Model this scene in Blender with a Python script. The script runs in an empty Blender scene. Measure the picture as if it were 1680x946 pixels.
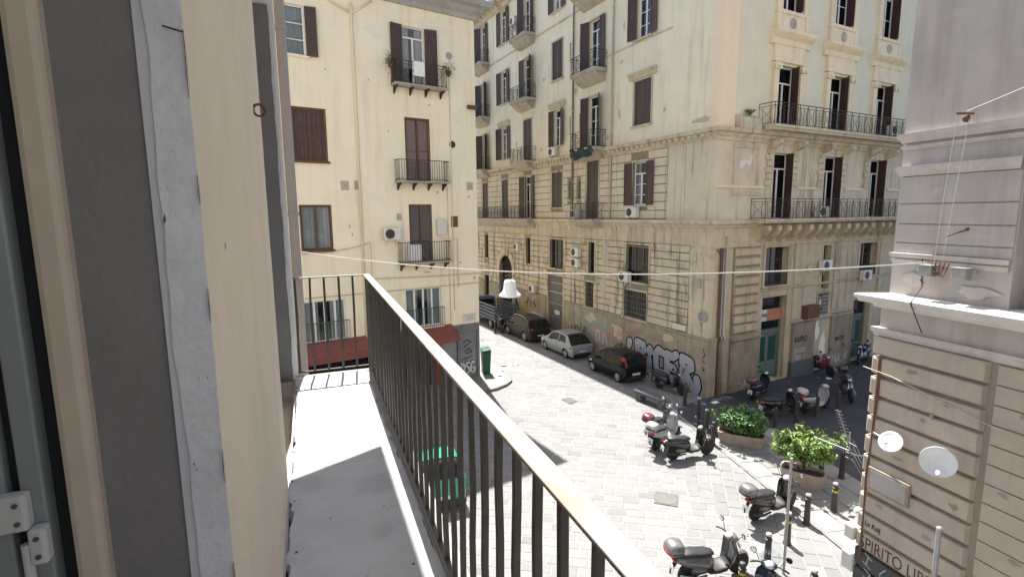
import bpy, math, random
import numpy as np
from mathutils import Vector, Matrix
random.seed(7)
sc = bpy.context.scene
C = sc.collection
R = math.radians

# ------------------------------------------------------------------ camera, sky, sun, exposure
CAM_Z = 9.0
cam_data = bpy.data.cameras.new('camera')
cam_data.sensor_width = 36.0
cam_data.lens = 852.8 / 1680 * 36.0
cam_data.clip_start = 0.02
cam_data.clip_end = 3000
cam = bpy.data.objects.new('camera', cam_data)
C.objects.link(cam)
_p, _r, _y = R(8.17), R(0.54), R(-21.43)
_f = Vector((0, math.cos(_p), -math.sin(_p)))
_x = Vector((1, 0, 0))
_d = _f.cross(_x)
_x2 = math.cos(_r) * _x + math.sin(_r) * _d
_d2 = -math.sin(_r) * _x + math.cos(_r) * _d
_rot = Matrix((_x2, -_d2, -_f)).transposed()
cam.matrix_world = Matrix.Translation((0, 0, CAM_Z)) @ (Matrix.Rotation(_y, 3, 'Z') @ _rot).to_4x4()
sc.camera = cam

SUN = Vector((0.05, 0.52, 1.0)).normalized()          # towards the sun
SUN_ELEV = math.asin(SUN.z)
SUN_AZ = math.atan2(SUN.x, SUN.y)
world = bpy.data.worlds.new('World')
sc.world = world
world.use_nodes = True
wn = world.node_tree
wn.nodes.clear()
w_out = wn.nodes.new('ShaderNodeOutputWorld')
w_bg = wn.nodes.new('ShaderNodeBackground')
w_sky = wn.nodes.new('ShaderNodeTexSky')
w_sky.sky_type = 'NISHITA'
w_sky.sun_disc = False
w_sky.sun_elevation = SUN_ELEV
w_sky.sun_rotation = SUN_AZ
w_sky.air_density = 1.0
w_sky.dust_density = 2.5
w_sky.ozone_density = 0.6
w_bg.inputs['Strength'].default_value = 0.09
wn.links.new(w_sky.outputs[0], w_bg.inputs[0])
wn.links.new(w_bg.outputs[0], w_out.inputs[0])
sun_data = bpy.data.lights.new('sun', 'SUN')
sun_data.energy = 5.0
sun_data.angle = R(0.5)
sun_data.color = (1.0, 0.965, 0.91)
sun = bpy.data.objects.new('sun', sun_data)
C.objects.link(sun)
sun.rotation_euler = SUN.to_track_quat('Z', 'Y').to_euler()
vs = sc.view_settings
vs.view_transform = 'Standard'
vs.look = 'None'
vs.exposure = 1.55
vs.gamma = 1.0
vs.use_curve_mapping = False
sc.cycles.max_bounces = 8
sc.cycles.diffuse_bounces = 5
sc.cycles.glossy_bounces = 3
sc.cycles.transparent_max_bounces = 12

# ------------------------------------------------------------------ materials
def nd(t, typ, **kw):
    n = t.nodes.new(typ)
    for k, v in kw.items():
        setattr(n, k, v)
    return n

def surf(name, col, col2=None, scale=1.2, rough=0.85, bump=0.15, bscale=45.0, streak=0.0, streak_col=(0.12, 0.1, 0.08),
         patch=0.0, patch_col=None, patch_scale=0.5, metallic=0.0, spec=0.35, speck=0.0, use_attr=False, coat=0.0, stain_low=0.5, stain_high=0.75):
    """plaster, stone, metal: two tones mixed by noise, vertical runs of dirt, patches, fine relief; all in world space"""
    m = bpy.data.materials.new(name)
    m.use_nodes = True
    t = m.node_tree
    L = t.links.new
    b = t.nodes['Principled BSDF']
    b.inputs['Roughness'].default_value = rough
    b.inputs['Metallic'].default_value = metallic
    b.inputs['Specular IOR Level'].default_value = spec
    b.inputs['Coat Weight'].default_value = coat
    geo = nd(t, 'ShaderNodeNewGeometry')
    n1 = nd(t, 'ShaderNodeTexNoise')
    n1.inputs['Scale'].default_value = scale
    n1.inputs['Detail'].default_value = 8
    n1.inputs['Roughness'].default_value = 0.62
    L(geo.outputs['Position'], n1.inputs['Vector'])
    c2 = col2 or tuple(c * 0.82 for c in col)
    mx = nd(t, 'ShaderNodeMix', data_type='RGBA')
    r1 = nd(t, 'ShaderNodeMapRange')
    r1.inputs[1].default_value = 0.32
    r1.inputs[2].default_value = 0.68
    L(n1.outputs['Fac'], r1.inputs[0])
    L(r1.outputs[0], mx.inputs['Factor'])
    mx.inputs['A'].default_value = (*col, 1)
    mx.inputs['B'].default_value = (*c2, 1)
    cur = mx.outputs['Result']
    if use_attr:
        at = nd(t, 'ShaderNodeAttribute', attribute_name='tone')
        ma = nd(t, 'ShaderNodeMix', data_type='RGBA', blend_type='MULTIPLY')
        ma.inputs['Factor'].default_value = 1.0
        L(cur, ma.inputs['A'])
        L(at.outputs['Color'], ma.inputs['B'])
        cur = ma.outputs['Result']
    if patch > 0:
        n3 = nd(t, 'ShaderNodeTexNoise')
        n3.inputs['Scale'].default_value = patch_scale
        n3.inputs['Detail'].default_value = 5
        n3.inputs['Roughness'].default_value = 0.55
        L(geo.outputs['Position'], n3.inputs['Vector'])
        r3 = nd(t, 'ShaderNodeMapRange')
        r3.inputs[1].default_value = 0.52
        r3.inputs[2].default_value = 0.66
        r3.inputs[4].default_value = patch
        L(n3.outputs['Fac'], r3.inputs[0])
        mp = nd(t, 'ShaderNodeMix', data_type='RGBA')
        L(r3.outputs[0], mp.inputs['Factor'])
        L(cur, mp.inputs['A'])
        mp.inputs['B'].default_value = (*(patch_col or tuple(c * 0.6 for c in col)), 1)
        cur = mp.outputs['Result']
    if streak > 0:
        mv = nd(t, 'ShaderNodeMapping')
        mv.inputs['Scale'].default_value = (2.6, 2.6, 0.22)
        L(geo.outputs['Position'], mv.inputs['Vector'])
        n2 = nd(t, 'ShaderNodeTexNoise')
        n2.inputs['Scale'].default_value = 1.0
        n2.inputs['Detail'].default_value = 7
        n2.inputs['Roughness'].default_value = 0.66
        L(mv.outputs[0], n2.inputs['Vector'])
        r2 = nd(t, 'ShaderNodeMapRange')
        r2.inputs[1].default_value = stain_low
        r2.inputs[2].default_value = stain_high
        r2.inputs[4].default_value = streak
        L(n2.outputs['Fac'], r2.inputs[0])
        ms = nd(t, 'ShaderNodeMix', data_type='RGBA')
        L(r2.outputs[0], ms.inputs['Factor'])
        L(cur, ms.inputs['A'])
        ms.inputs['B'].default_value = (*streak_col, 1)
        cur = ms.outputs['Result']
    if speck > 0:
        n4 = nd(t, 'ShaderNodeTexNoise')
        n4.inputs['Scale'].default_value = 9.0
        n4.inputs['Detail'].default_value = 6
        n4.inputs['Roughness'].default_value = 0.75
        L(geo.outputs['Position'], n4.inputs['Vector'])
        r4 = nd(t, 'ShaderNodeMapRange')
        r4.inputs[1].default_value = 0.6
        r4.inputs[2].default_value = 0.72
        r4.inputs[4].default_value = speck
        L(n4.outputs['Fac'], r4.inputs[0])
        m4 = nd(t, 'ShaderNodeMix', data_type='RGBA')
        L(r4.outputs[0], m4.inputs['Factor'])
        L(cur, m4.inputs['A'])
        m4.inputs['B'].default_value = (*tuple(c * 0.35 for c in col), 1)
        cur = m4.outputs['Result']
    L(cur, b.inputs['Base Color'])
    if bump > 0:
        nb = nd(t, 'ShaderNodeTexNoise')
        nb.inputs['Scale'].default_value = bscale
        nb.inputs['Detail'].default_value = 5
        L(geo.outputs['Position'], nb.inputs['Vector'])
        bp = nd(t, 'ShaderNodeBump')
        bp.inputs['Strength'].default_value = bump
        bp.inputs['Distance'].default_value = 0.02
        L(nb.outputs['Fac'], bp.inputs['Height'])
        L(bp.outputs[0], b.inputs['Normal'])
    return m

def plain(name, col, rough=0.5, metallic=0.0, spec=0.5, coat=0.0, var=0.12):
    return surf(name, col, tuple(c * (1 - var) for c in col), scale=6, rough=rough, metallic=metallic, spec=spec, coat=coat, bump=0)

def glassy(name, tint=(0.75, 0.8, 0.8), see=0.6, rough=0.05):
    m = bpy.data.materials.new(name)
    m.use_nodes = True
    t = m.node_tree
    t.nodes.clear()
    L = t.links.new
    o = nd(t, 'ShaderNodeOutputMaterial')
    tr = nd(t, 'ShaderNodeBsdfTransparent')
    tr.inputs[0].default_value = (*tint, 1)
    gl = nd(t, 'ShaderNodeBsdfGlossy')
    gl.inputs['Roughness'].default_value = rough
    gl.inputs[0].default_value = (0.9, 0.92, 0.95, 1)
    fr = nd(t, 'ShaderNodeLayerWeight')
    pw = nd(t, 'ShaderNodeMath', operation='POWER')
    pw.inputs[1].default_value = 5.0
    L(fr.outputs['Facing'], pw.inputs[0])
    ad = nd(t, 'ShaderNodeMath', operation='MULTIPLY_ADD')
    ad.inputs[1].default_value = 0.92
    ad.inputs[2].default_value = 0.07
    L(pw.outputs[0], ad.inputs[0])
    mx = nd(t, 'ShaderNodeMixShader')
    L(ad.outputs[0], mx.inputs[0])
    L(tr.outputs[0], mx.inputs[1])
    L(gl.outputs[0], mx.inputs[2])
    L(mx.outputs[0], o.inputs[0])
    return m

M = {}
# our own balcony
M['beige_wall'] = surf('beige_wall_paint', (0.79, 0.71, 0.555), (0.75, 0.67, 0.52), scale=3.5, bump=0.25, bscale=35, streak=0.14, streak_col=(0.42, 0.36, 0.27), speck=0.10, patch=0.2, patch_col=(0.60, 0.53, 0.41), patch_scale=4)
M['reveal_grey'] = surf('grey_reveal_paint', (0.26, 0.242, 0.228), (0.225, 0.21, 0.197), scale=5, bump=0.18, bscale=60, rough=0.6, speck=0.05)
M['edge_white'] = surf('chipped_white_edge_paint', (0.76, 0.755, 0.74), (0.70, 0.695, 0.685), scale=11, bump=0.4, bscale=40, patch=0.18, patch_col=(0.42, 0.40, 0.37), patch_scale=7, speck=0.2)
M['edge_lilac'] = surf('lilac_white_paint', (0.70, 0.685, 0.69), (0.64, 0.625, 0.63), scale=7, bump=0.1, rough=0.6)
M['cream_frame'] = surf('cream_door_frame_paint', (0.66, 0.575, 0.44), (0.60, 0.52, 0.40), scale=8, bump=0.05, rough=0.5)
M['gasket'] = plain('black_gasket', (0.012, 0.012, 0.013), 0.6)
M['alu'] = plain('grey_green_aluminium', (0.30, 0.33, 0.31), 0.45, 0.0)
M['white_hinge'] = plain('white_hinge_enamel', (0.70, 0.69, 0.66), 0.4)
M['screw'] = plain('screw_steel', (0.2, 0.19, 0.18), 0.4, 0.8)
M['bal_floor'] = surf('balcony_cement', (0.47, 0.48, 0.485), (0.40, 0.41, 0.415), scale=3.5, bump=0.2, bscale=70, patch=0.5, patch_col=(0.29, 0.295, 0.30), patch_scale=3.2, speck=0.2)
M['bal_edge'] = surf('balcony_stone_edge', (0.30, 0.29, 0.27), (0.2, 0.195, 0.18), scale=8, bump=0.3, speck=0.3)
M['rail_iron'] = surf('brown_grey_rail_paint', (0.085, 0.073, 0.06), (0.06, 0.051, 0.042), scale=14, bump=0.15, rough=0.55, spec=0.4, patch=0.25, patch_col=(0.12, 0.07, 0.04), patch_scale=6)
M['rail_top'] = surf('worn_top_rail_paint', (0.27, 0.245, 0.215), (0.23, 0.20, 0.17), scale=10, bump=0.1, rough=0.5, patch=0.7, patch_col=(0.24, 0.14, 0.085), patch_scale=3.5, spec=0.4)
M['downpipe'] = surf('cream_downpipe', (0.60, 0.55, 0.44), (0.52, 0.47, 0.36), scale=5, bump=0, streak=0.15)
# facades
M['cream'] = surf('cream_facade_plaster', (0.83, 0.755, 0.575), (0.79, 0.71, 0.53), scale=0.8, bump=0.1, streak=0.5, streak_col=(0.56, 0.47, 0.34), patch=0.3, patch_col=(0.86, 0.80, 0.65), patch_scale=0.6, speck=0.06)
M['big_upper'] = surf('pale_upper_plaster', (0.77, 0.705, 0.54), (0.70, 0.64, 0.48), scale=0.9, bump=0.12, streak=0.55, streak_col=(0.44, 0.385, 0.29), patch=0.3, patch_col=(0.68, 0.65, 0.55), patch_scale=0.35, speck=0.05)
M['big_lower'] = surf('weathered_lower_stone', (0.60, 0.53, 0.40), (0.49, 0.425, 0.315), scale=1.1, bump=0.35, streak=0.85, streak_col=(0.10, 0.08, 0.055), patch=0.6, patch_col=(0.30, 0.25, 0.18), patch_scale=1.5, speck=0.5, stain_low=0.52, stain_high=0.64)
M['big_main'] = surf('main_floor_stone', (0.61, 0.545, 0.42), (0.53, 0.47, 0.355), scale=0.9, bump=0.25, streak=0.65, streak_col=(0.18, 0.15, 0.11), patch=0.3, patch_col=(0.47, 0.42, 0.33), patch_scale=0.9, speck=0.2, stain_low=0.54, stain_high=0.68)
M['big_trim'] = surf('stone_trim', (0.58, 0.515, 0.39), (0.45, 0.39, 0.285), scale=1.6, bump=0.25, streak=0.8, streak_col=(0.16, 0.13, 0.10), speck=0.2)
M['joint'] = surf('recessed_joint_stone', (0.30, 0.255, 0.185), (0.22, 0.185, 0.135), scale=2, bump=0.2, streak=0.4)
M['plinth'] = surf('stained_plinth', (0.40, 0.34, 0.255), (0.27, 0.23, 0.17), scale=1.1, bump=0.35, streak=0.6, streak_col=(0.09, 0.08, 0.065), patch=0.5, patch_col=(0.42, 0.36, 0.30), patch_scale=0.8, speck=0.3)
M['plinth_dark'] = surf('shaded_grime_pier', (0.30, 0.245, 0.18), (0.21, 0.17, 0.125), scale=1.3, bump=0.35, streak=0.6, streak_col=(0.08, 0.065, 0.05), patch=0.4, patch_col=(0.36, 0.30, 0.22), patch_scale=1.2, speck=0.3)  # grime brown, darkened further to put street-level shade into the piers
M['peach'] = surf('peach_corner_paint', (0.78, 0.65, 0.475), (0.74, 0.615, 0.45), scale=1.2, bump=0.08, streak=0.12, streak_col=(0.5, 0.38, 0.25))
M['br_field'] = surf('grey_green_field_plaster', (0.68, 0.645, 0.50), (0.62, 0.585, 0.45), scale=0.8, bump=0.1, streak=0.2, streak_col=(0.42, 0.38, 0.3))
M['br_trim'] = surf('cream_yellow_stone_trim', (0.78, 0.685, 0.49), (0.69, 0.60, 0.425), scale=1.4, bump=0.15, streak=0.35, streak_col=(0.30, 0.24, 0.16), speck=0.1)
M['br_lower'] = surf('ochre_grime_lower_stone', (0.54, 0.465, 0.335), (0.42, 0.355, 0.25), scale=1.0, bump=0.3, streak=0.8, streak_col=(0.13, 0.105, 0.075), patch=0.4, patch_col=(0.55, 0.49, 0.37), patch_scale=0.9, speck=0.25)
M['mauve'] = surf('mauve_grey_stucco', (0.47, 0.43, 0.395), (0.41, 0.375, 0.345), scale=1.3, bump=0.25, bscale=25, patch=0.35, patch_col=(0.37, 0.335, 0.31), patch_scale=1.6, streak=0.55, streak_col=(0.24, 0.2, 0.18), speck=0.06)
M['mauve_light'] = surf('weathered_moulding', (0.54, 0.50, 0.47), (0.44, 0.40, 0.37), scale=2.5, bump=0.25, streak=0.4, streak_col=(0.16, 0.14, 0.13), speck=0.15)
M['tan_stone'] = surf('tan_rusticated_stucco', (0.45, 0.385, 0.315), (0.385, 0.33, 0.27), scale=1.6, bump=0.3, bscale=25, streak=0.42, streak_col=(0.25, 0.2, 0.16), speck=0.16, patch=0.3, patch_col=(0.36, 0.31, 0.265), patch_scale=2.2)
M['tan_joint'] = surf('tan_joint', (0.31, 0.26, 0.21), (0.26, 0.215, 0.175), scale=2, bump=0.2, streak=0.3)
M['dark_base'] = surf('dark_painted_base', (0.075, 0.075, 0.072), (0.055, 0.055, 0.053), scale=2, bump=0.15, rough=0.7, speck=0.1)
M['terracotta'] = surf('terracotta_paint', (0.36, 0.14, 0.085), (0.30, 0.115, 0.075), scale=2, bump=0.15, streak=0.2)
M['cornice_grey'] = surf('grey_cornice', (0.40, 0.385, 0.36), (0.32, 0.305, 0.285), scale=2, bump=0.2, streak=0.4)
M['lead_top'] = surf('pale_cornice_top', (0.62, 0.60, 0.56), (0.5, 0.48, 0.45), scale=3, bump=0.2, speck=0.15)
M['roof'] = surf('roof_felt', (0.25, 0.22, 0.2), scale=0.5)
M['interior'] = plain('unlit_room_dark', (0.035, 0.033, 0.03), 0.9, 0, 0.1)  # flat dark colour stands in for unlit rooms
M['soffit'] = surf('balcony_stone', (0.46, 0.42, 0.35), (0.34, 0.31, 0.26), scale=2, bump=0.3, streak=0.45, speck=0.15)
# openings
M['shutter_brown'] = surf('purple_brown_shutter_paint', (0.085, 0.052, 0.045), (0.065, 0.04, 0.036), scale=5, bump=0, rough=0.55, spec=0.4)
M['shutter_grey'] = surf('grey_brown_shutter_paint', (0.10, 0.082, 0.07), (0.078, 0.064, 0.055), scale=5, bump=0, rough=0.6)
M['wood_brown'] = surf('red_brown_window_wood', (0.13, 0.058, 0.038), (0.10, 0.045, 0.03), scale=6, bump=0, rough=0.5)
M['white_frame'] = plain('white_window_paint', (0.78, 0.78, 0.76), 0.5)
M['dark_frame'] = plain('dark_window_frame', (0.05, 0.055, 0.06), 0.45)
M['green_door'] = surf('grey_green_door_paint', (0.14, 0.175, 0.145), (0.11, 0.14, 0.118), scale=3, bump=0, rough=0.5, streak=0.2)
M['green_glass'] = plain('green_door_panel', (0.02, 0.07, 0.065), 0.25)
M['glass'] = glassy('window_glass', (0.55, 0.6, 0.62), 0.62)
M['panel_brown'] = plain('brown_inner_panel', (0.30, 0.145, 0.105), 0.7)
M['curtain'] = plain('white_curtain', (0.62, 0.62, 0.60), 0.95, 0, 0.1)
M['iron'] = surf('black_wrought_iron', (0.035, 0.032, 0.03), (0.055, 0.04, 0.03), scale=12, bump=0, rough=0.6)
M['grille'] = plain('grey_grille_iron', (0.12, 0.115, 0.105), 0.6)
M['green_iron'] = plain('green_rail_paint', (0.05, 0.10, 0.075), 0.5)
M['pipe'] = surf('stained_pipe', (0.50, 0.45, 0.35), (0.4, 0.36, 0.28), scale=4, bump=0, streak=0.3)
M['pipe_cream'] = surf('cream_pipe', (0.78, 0.69, 0.49), (0.7, 0.61, 0.42), scale=3, bump=0, streak=0.2, streak_col=(0.4, 0.34, 0.24))
M['rust'] = surf('rusty_iron', (0.16, 0.08, 0.045), (0.1, 0.055, 0.035), scale=12, bump=0.2, rough=0.85)
M['ac_white'] = surf('air_conditioner_casing', (0.66, 0.645, 0.60), (0.58, 0.565, 0.52), scale=3, bump=0, rough=0.45, streak=0.2)
M['ac_dark'] = plain('fan_grille_black', (0.03, 0.03, 0.03), 0.5)
M['awning_red'] = surf('faded_red_awning', (0.24, 0.075, 0.055), (0.19, 0.06, 0.045), scale=4, bump=0.05, rough=0.7, streak=0.15, streak_col=(0.18, 0.08, 0.06))
M['shop_grey'] = surf('grey_shopfront_paint', (0.20, 0.20, 0.19), (0.15, 0.15, 0.145), scale=2, bump=0.1, streak=0.3)
M['roller'] = surf('roller_shutter_steel', (0.27, 0.285, 0.29), (0.2, 0.21, 0.215), scale=3, bump=0, rough=0.5, metallic=0.2, streak=0.3)
M['red'] = plain('red_enamel', (0.50, 0.03, 0.025), 0.4)
M['marble'] = surf('white_marble_plaque', (0.66, 0.64, 0.58), (0.58, 0.56, 0.5), scale=6, bump=0, rough=0.35)
M['ink'] = plain('black_paint', (0.016, 0.015, 0.017), 0.7, 0, 0.2)
M['ink_brown'] = plain('brown_spray_paint', (0.06, 0.035, 0.035), 0.8, 0, 0.2)
M['silver'] = surf('silver_spray_paint', (0.46, 0.48, 0.51), (0.36, 0.38, 0.41), scale=5, bump=0.05, rough=0.45, metallic=0.15, streak=0.25, streak_col=(0.2, 0.21, 0.23))
M['spray_red'] = surf('faded_red_spray', (0.42, 0.11, 0.08), (0.4, 0.25, 0.2), scale=6, bump=0)
M['spray_white'] = surf('pale_spray', (0.55, 0.55, 0.54), (0.42, 0.41, 0.4), scale=6, bump=0)
M['spray_yellow'] = surf('yellow_spray', (0.42, 0.34, 0.08), (0.3, 0.25, 0.07), scale=6, bump=0)
M['spray_teal'] = surf('teal_spray', (0.25, 0.33, 0.33), (0.22, 0.28, 0.28), scale=6, bump=0)
M['chalk'] = plain('chalky_marker', (0.36, 0.38, 0.38), 0.9)
M['sign_white'] = plain('sign_white', (0.6, 0.6, 0.57), 0.5)
M['sign_orange'] = surf('faded_orange_sign', (0.42, 0.19, 0.11), (0.36, 0.17, 0.1), scale=3, bump=0)
# street
M['mortar'] = surf('pale_mortar', (0.25, 0.245, 0.232), (0.205, 0.20, 0.19), scale=3, bump=0.3, bscale=30)
M['stone'] = surf('grey_lava_paving', (0.175, 0.176, 0.172), (0.155, 0.156, 0.153), scale=3.5, bump=0.35, bscale=28, rough=0.75, use_attr=True, speck=0.12, spec=0.4)
M['slab'] = surf('pavement_slab_stone', (0.235, 0.232, 0.222), (0.20, 0.197, 0.19), scale=1.8, bump=0.2, bscale=40, use_attr=True, patch=0.25, patch_col=(0.22, 0.22, 0.21), patch_scale=0.7, speck=0.1)
M['asphalt'] = surf('shade_darkened_asphalt', (0.055, 0.056, 0.06), (0.042, 0.043, 0.046), scale=0.8, bump=0.3, bscale=90, patch=0.3, patch_col=(0.1, 0.1, 0.1), patch_scale=0.5, speck=0.1)  # albedo lowered so the shade on the asphalt reads deeper
M['kerb'] = surf('kerb_stone', (0.19, 0.19, 0.187), (0.15, 0.15, 0.148), scale=3, bump=0.3)
M['cast_iron'] = surf('cast_iron_cover', (0.10, 0.095, 0.085), (0.075, 0.07, 0.065), scale=5, bump=0.5, bscale=55, rough=0.6)
M['terrain'] = surf('city_ground', (0.2, 0.195, 0.19), scale=0.05)
M['bollard'] = surf('dark_bollard_paint', (0.045, 0.042, 0.04), (0.06, 0.053, 0.048), scale=10, bump=0.1, rough=0.5)
M['bollard_cap'] = plain('bollard_cap_grey', (0.42, 0.42, 0.41), 0.5)
M['yellow'] = plain('yellow_reflective_band', (0.55, 0.42, 0.05), 0.5)
M['concrete'] = surf('planter_concrete', (0.40, 0.335, 0.27), (0.31, 0.26, 0.205), scale=4, bump=0.4, streak=0.35, speck=0.2)
M['soil'] = surf('soil', (0.06, 0.045, 0.03), scale=10)
M['bench_stone'] = surf('dark_bench_stone', (0.11, 0.115, 0.12), (0.085, 0.09, 0.095), scale=5, bump=0.25)
M['galv'] = surf('galvanised_steel', (0.38, 0.38, 0.37), (0.3, 0.3, 0.295), scale=9, bump=0, rough=0.45, metallic=0.4)
M['cable'] = plain('pale_cable', (0.50, 0.48, 0.43), 0.6)
M['cable_dark'] = plain('dark_cable', (0.03, 0.03, 0.03), 0.6)
M['lamp_white'] = plain('white_lamp_enamel', (0.80, 0.80, 0.79), 0.35)
M['dish'] = plain('white_dish_paint', (0.74, 0.75, 0.76), 0.4)
M['dish_back'] = plain('dish_face_grey', (0.50, 0.55, 0.58), 0.45)
M['bin_green'] = surf('green_bin', (0.012, 0.085, 0.04), (0.01, 0.065, 0.032), scale=4, bump=0, rough=0.45)
M['paper'] = plain('paper', (0.72, 0.72, 0.70), 0.9)
M['tarp'] = surf('dark_green_tarpaulin', (0.022, 0.035, 0.03), (0.015, 0.025, 0.022), scale=6, bump=0.3, rough=0.7)
M['leaf_a'] = surf('leaf_green', (0.10, 0.21, 0.06), (0.06, 0.14, 0.04), scale=9, bump=0, rough=0.45, spec=0.45, use_attr=True)
M['leaf_b'] = surf('leaf_yellow_green', (0.17, 0.27, 0.06), (0.11, 0.2, 0.045), scale=9, bump=0, rough=0.45, spec=0.45, use_attr=True)
M['bark'] = surf('bark', (0.10, 0.075, 0.05), (0.07, 0.05, 0.035), scale=12, bump=0.4)
# vehicles
M['tyre'] = plain('tyre_rubber', (0.018, 0.018, 0.018), 0.8)
M['rim'] = plain('alloy_rim', (0.55, 0.55, 0.56), 0.3, 0.7)
M['car_silver'] = plain('silver_car_paint', (0.29, 0.325, 0.355), 0.33, 0.35, 0.45, 0.1, 0.03)
M['car_grey'] = plain('bronze_grey_car_paint', (0.026, 0.024, 0.027), 0.35, 0.0, 0.22, 0.0, 0.03)
M['car_black'] = plain('black_car_paint', (0.008, 0.009, 0.011), 0.28, 0.0, 0.22, 0.0, 0.03)
M['car_green'] = plain('green_car_paint', (0.012, 0.23, 0.15), 0.22, 0.0, 0.5, 0.9, 0.03)
M['car_glass'] = plain('dark_car_glass', (0.008, 0.010, 0.012), 0.04, 0, 0.4)
M['trim_black'] = plain('black_plastic', (0.02, 0.02, 0.021), 0.55)
M['tail_red'] = plain('red_light_lens', (0.42, 0.012, 0.015), 0.15, 0, 0.6)
M['lamp_clear'] = plain('clear_light_lens', (0.55, 0.57, 0.6), 0.1, 0.2, 0.6)
M['plate'] = plain('number_plate', (0.62, 0.63, 0.64), 0.4)
M['truck_blue'] = plain('truck_blue_grey_paint', (0.07, 0.085, 0.115), 0.5)
M['truck_grey'] = surf('truck_side_boards', (0.12, 0.13, 0.145), (0.09, 0.097, 0.11), scale=5, bump=0, rough=0.5)
M['sc_black'] = plain('black_scooter_paint', (0.016, 0.017, 0.019), 0.25, 0.0, 0.5, 0.6)
M['sc_white'] = plain('white_scooter_paint', (0.42, 0.43, 0.43), 0.25, 0.0, 0.5, 0.6)
M['sc_grey'] = plain('grey_scooter_paint', (0.17, 0.165, 0.165), 0.3, 0.3, 0.5, 0.6)
M['sc_maroon'] = plain('maroon_scooter_paint', (0.16, 0.03, 0.04), 0.25, 0.0, 0.5, 0.6)
M['sc_blue'] = plain('dark_blue_scooter_paint', (0.02, 0.03, 0.055), 0.25, 0.0, 0.5, 0.6)
M['sc_pink'] = plain('pale_pink_box', (0.55, 0.42, 0.42), 0.35)
M['seat'] = plain('black_vinyl_seat', (0.025, 0.025, 0.027), 0.5)
M['chrome'] = plain('chrome', (0.65, 0.65, 0.66), 0.15, 0.95)
M['screen'] = glassy('smoked_windscreen', (0.35, 0.37, 0.38), 0.75)
M['screen_clear'] = glassy('clear_windscreen', (0.8, 0.85, 0.85), 0.62)
M['mirror'] = plain('mirror_glass', (0.7, 0.72, 0.74), 0.05, 1.0)

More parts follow.
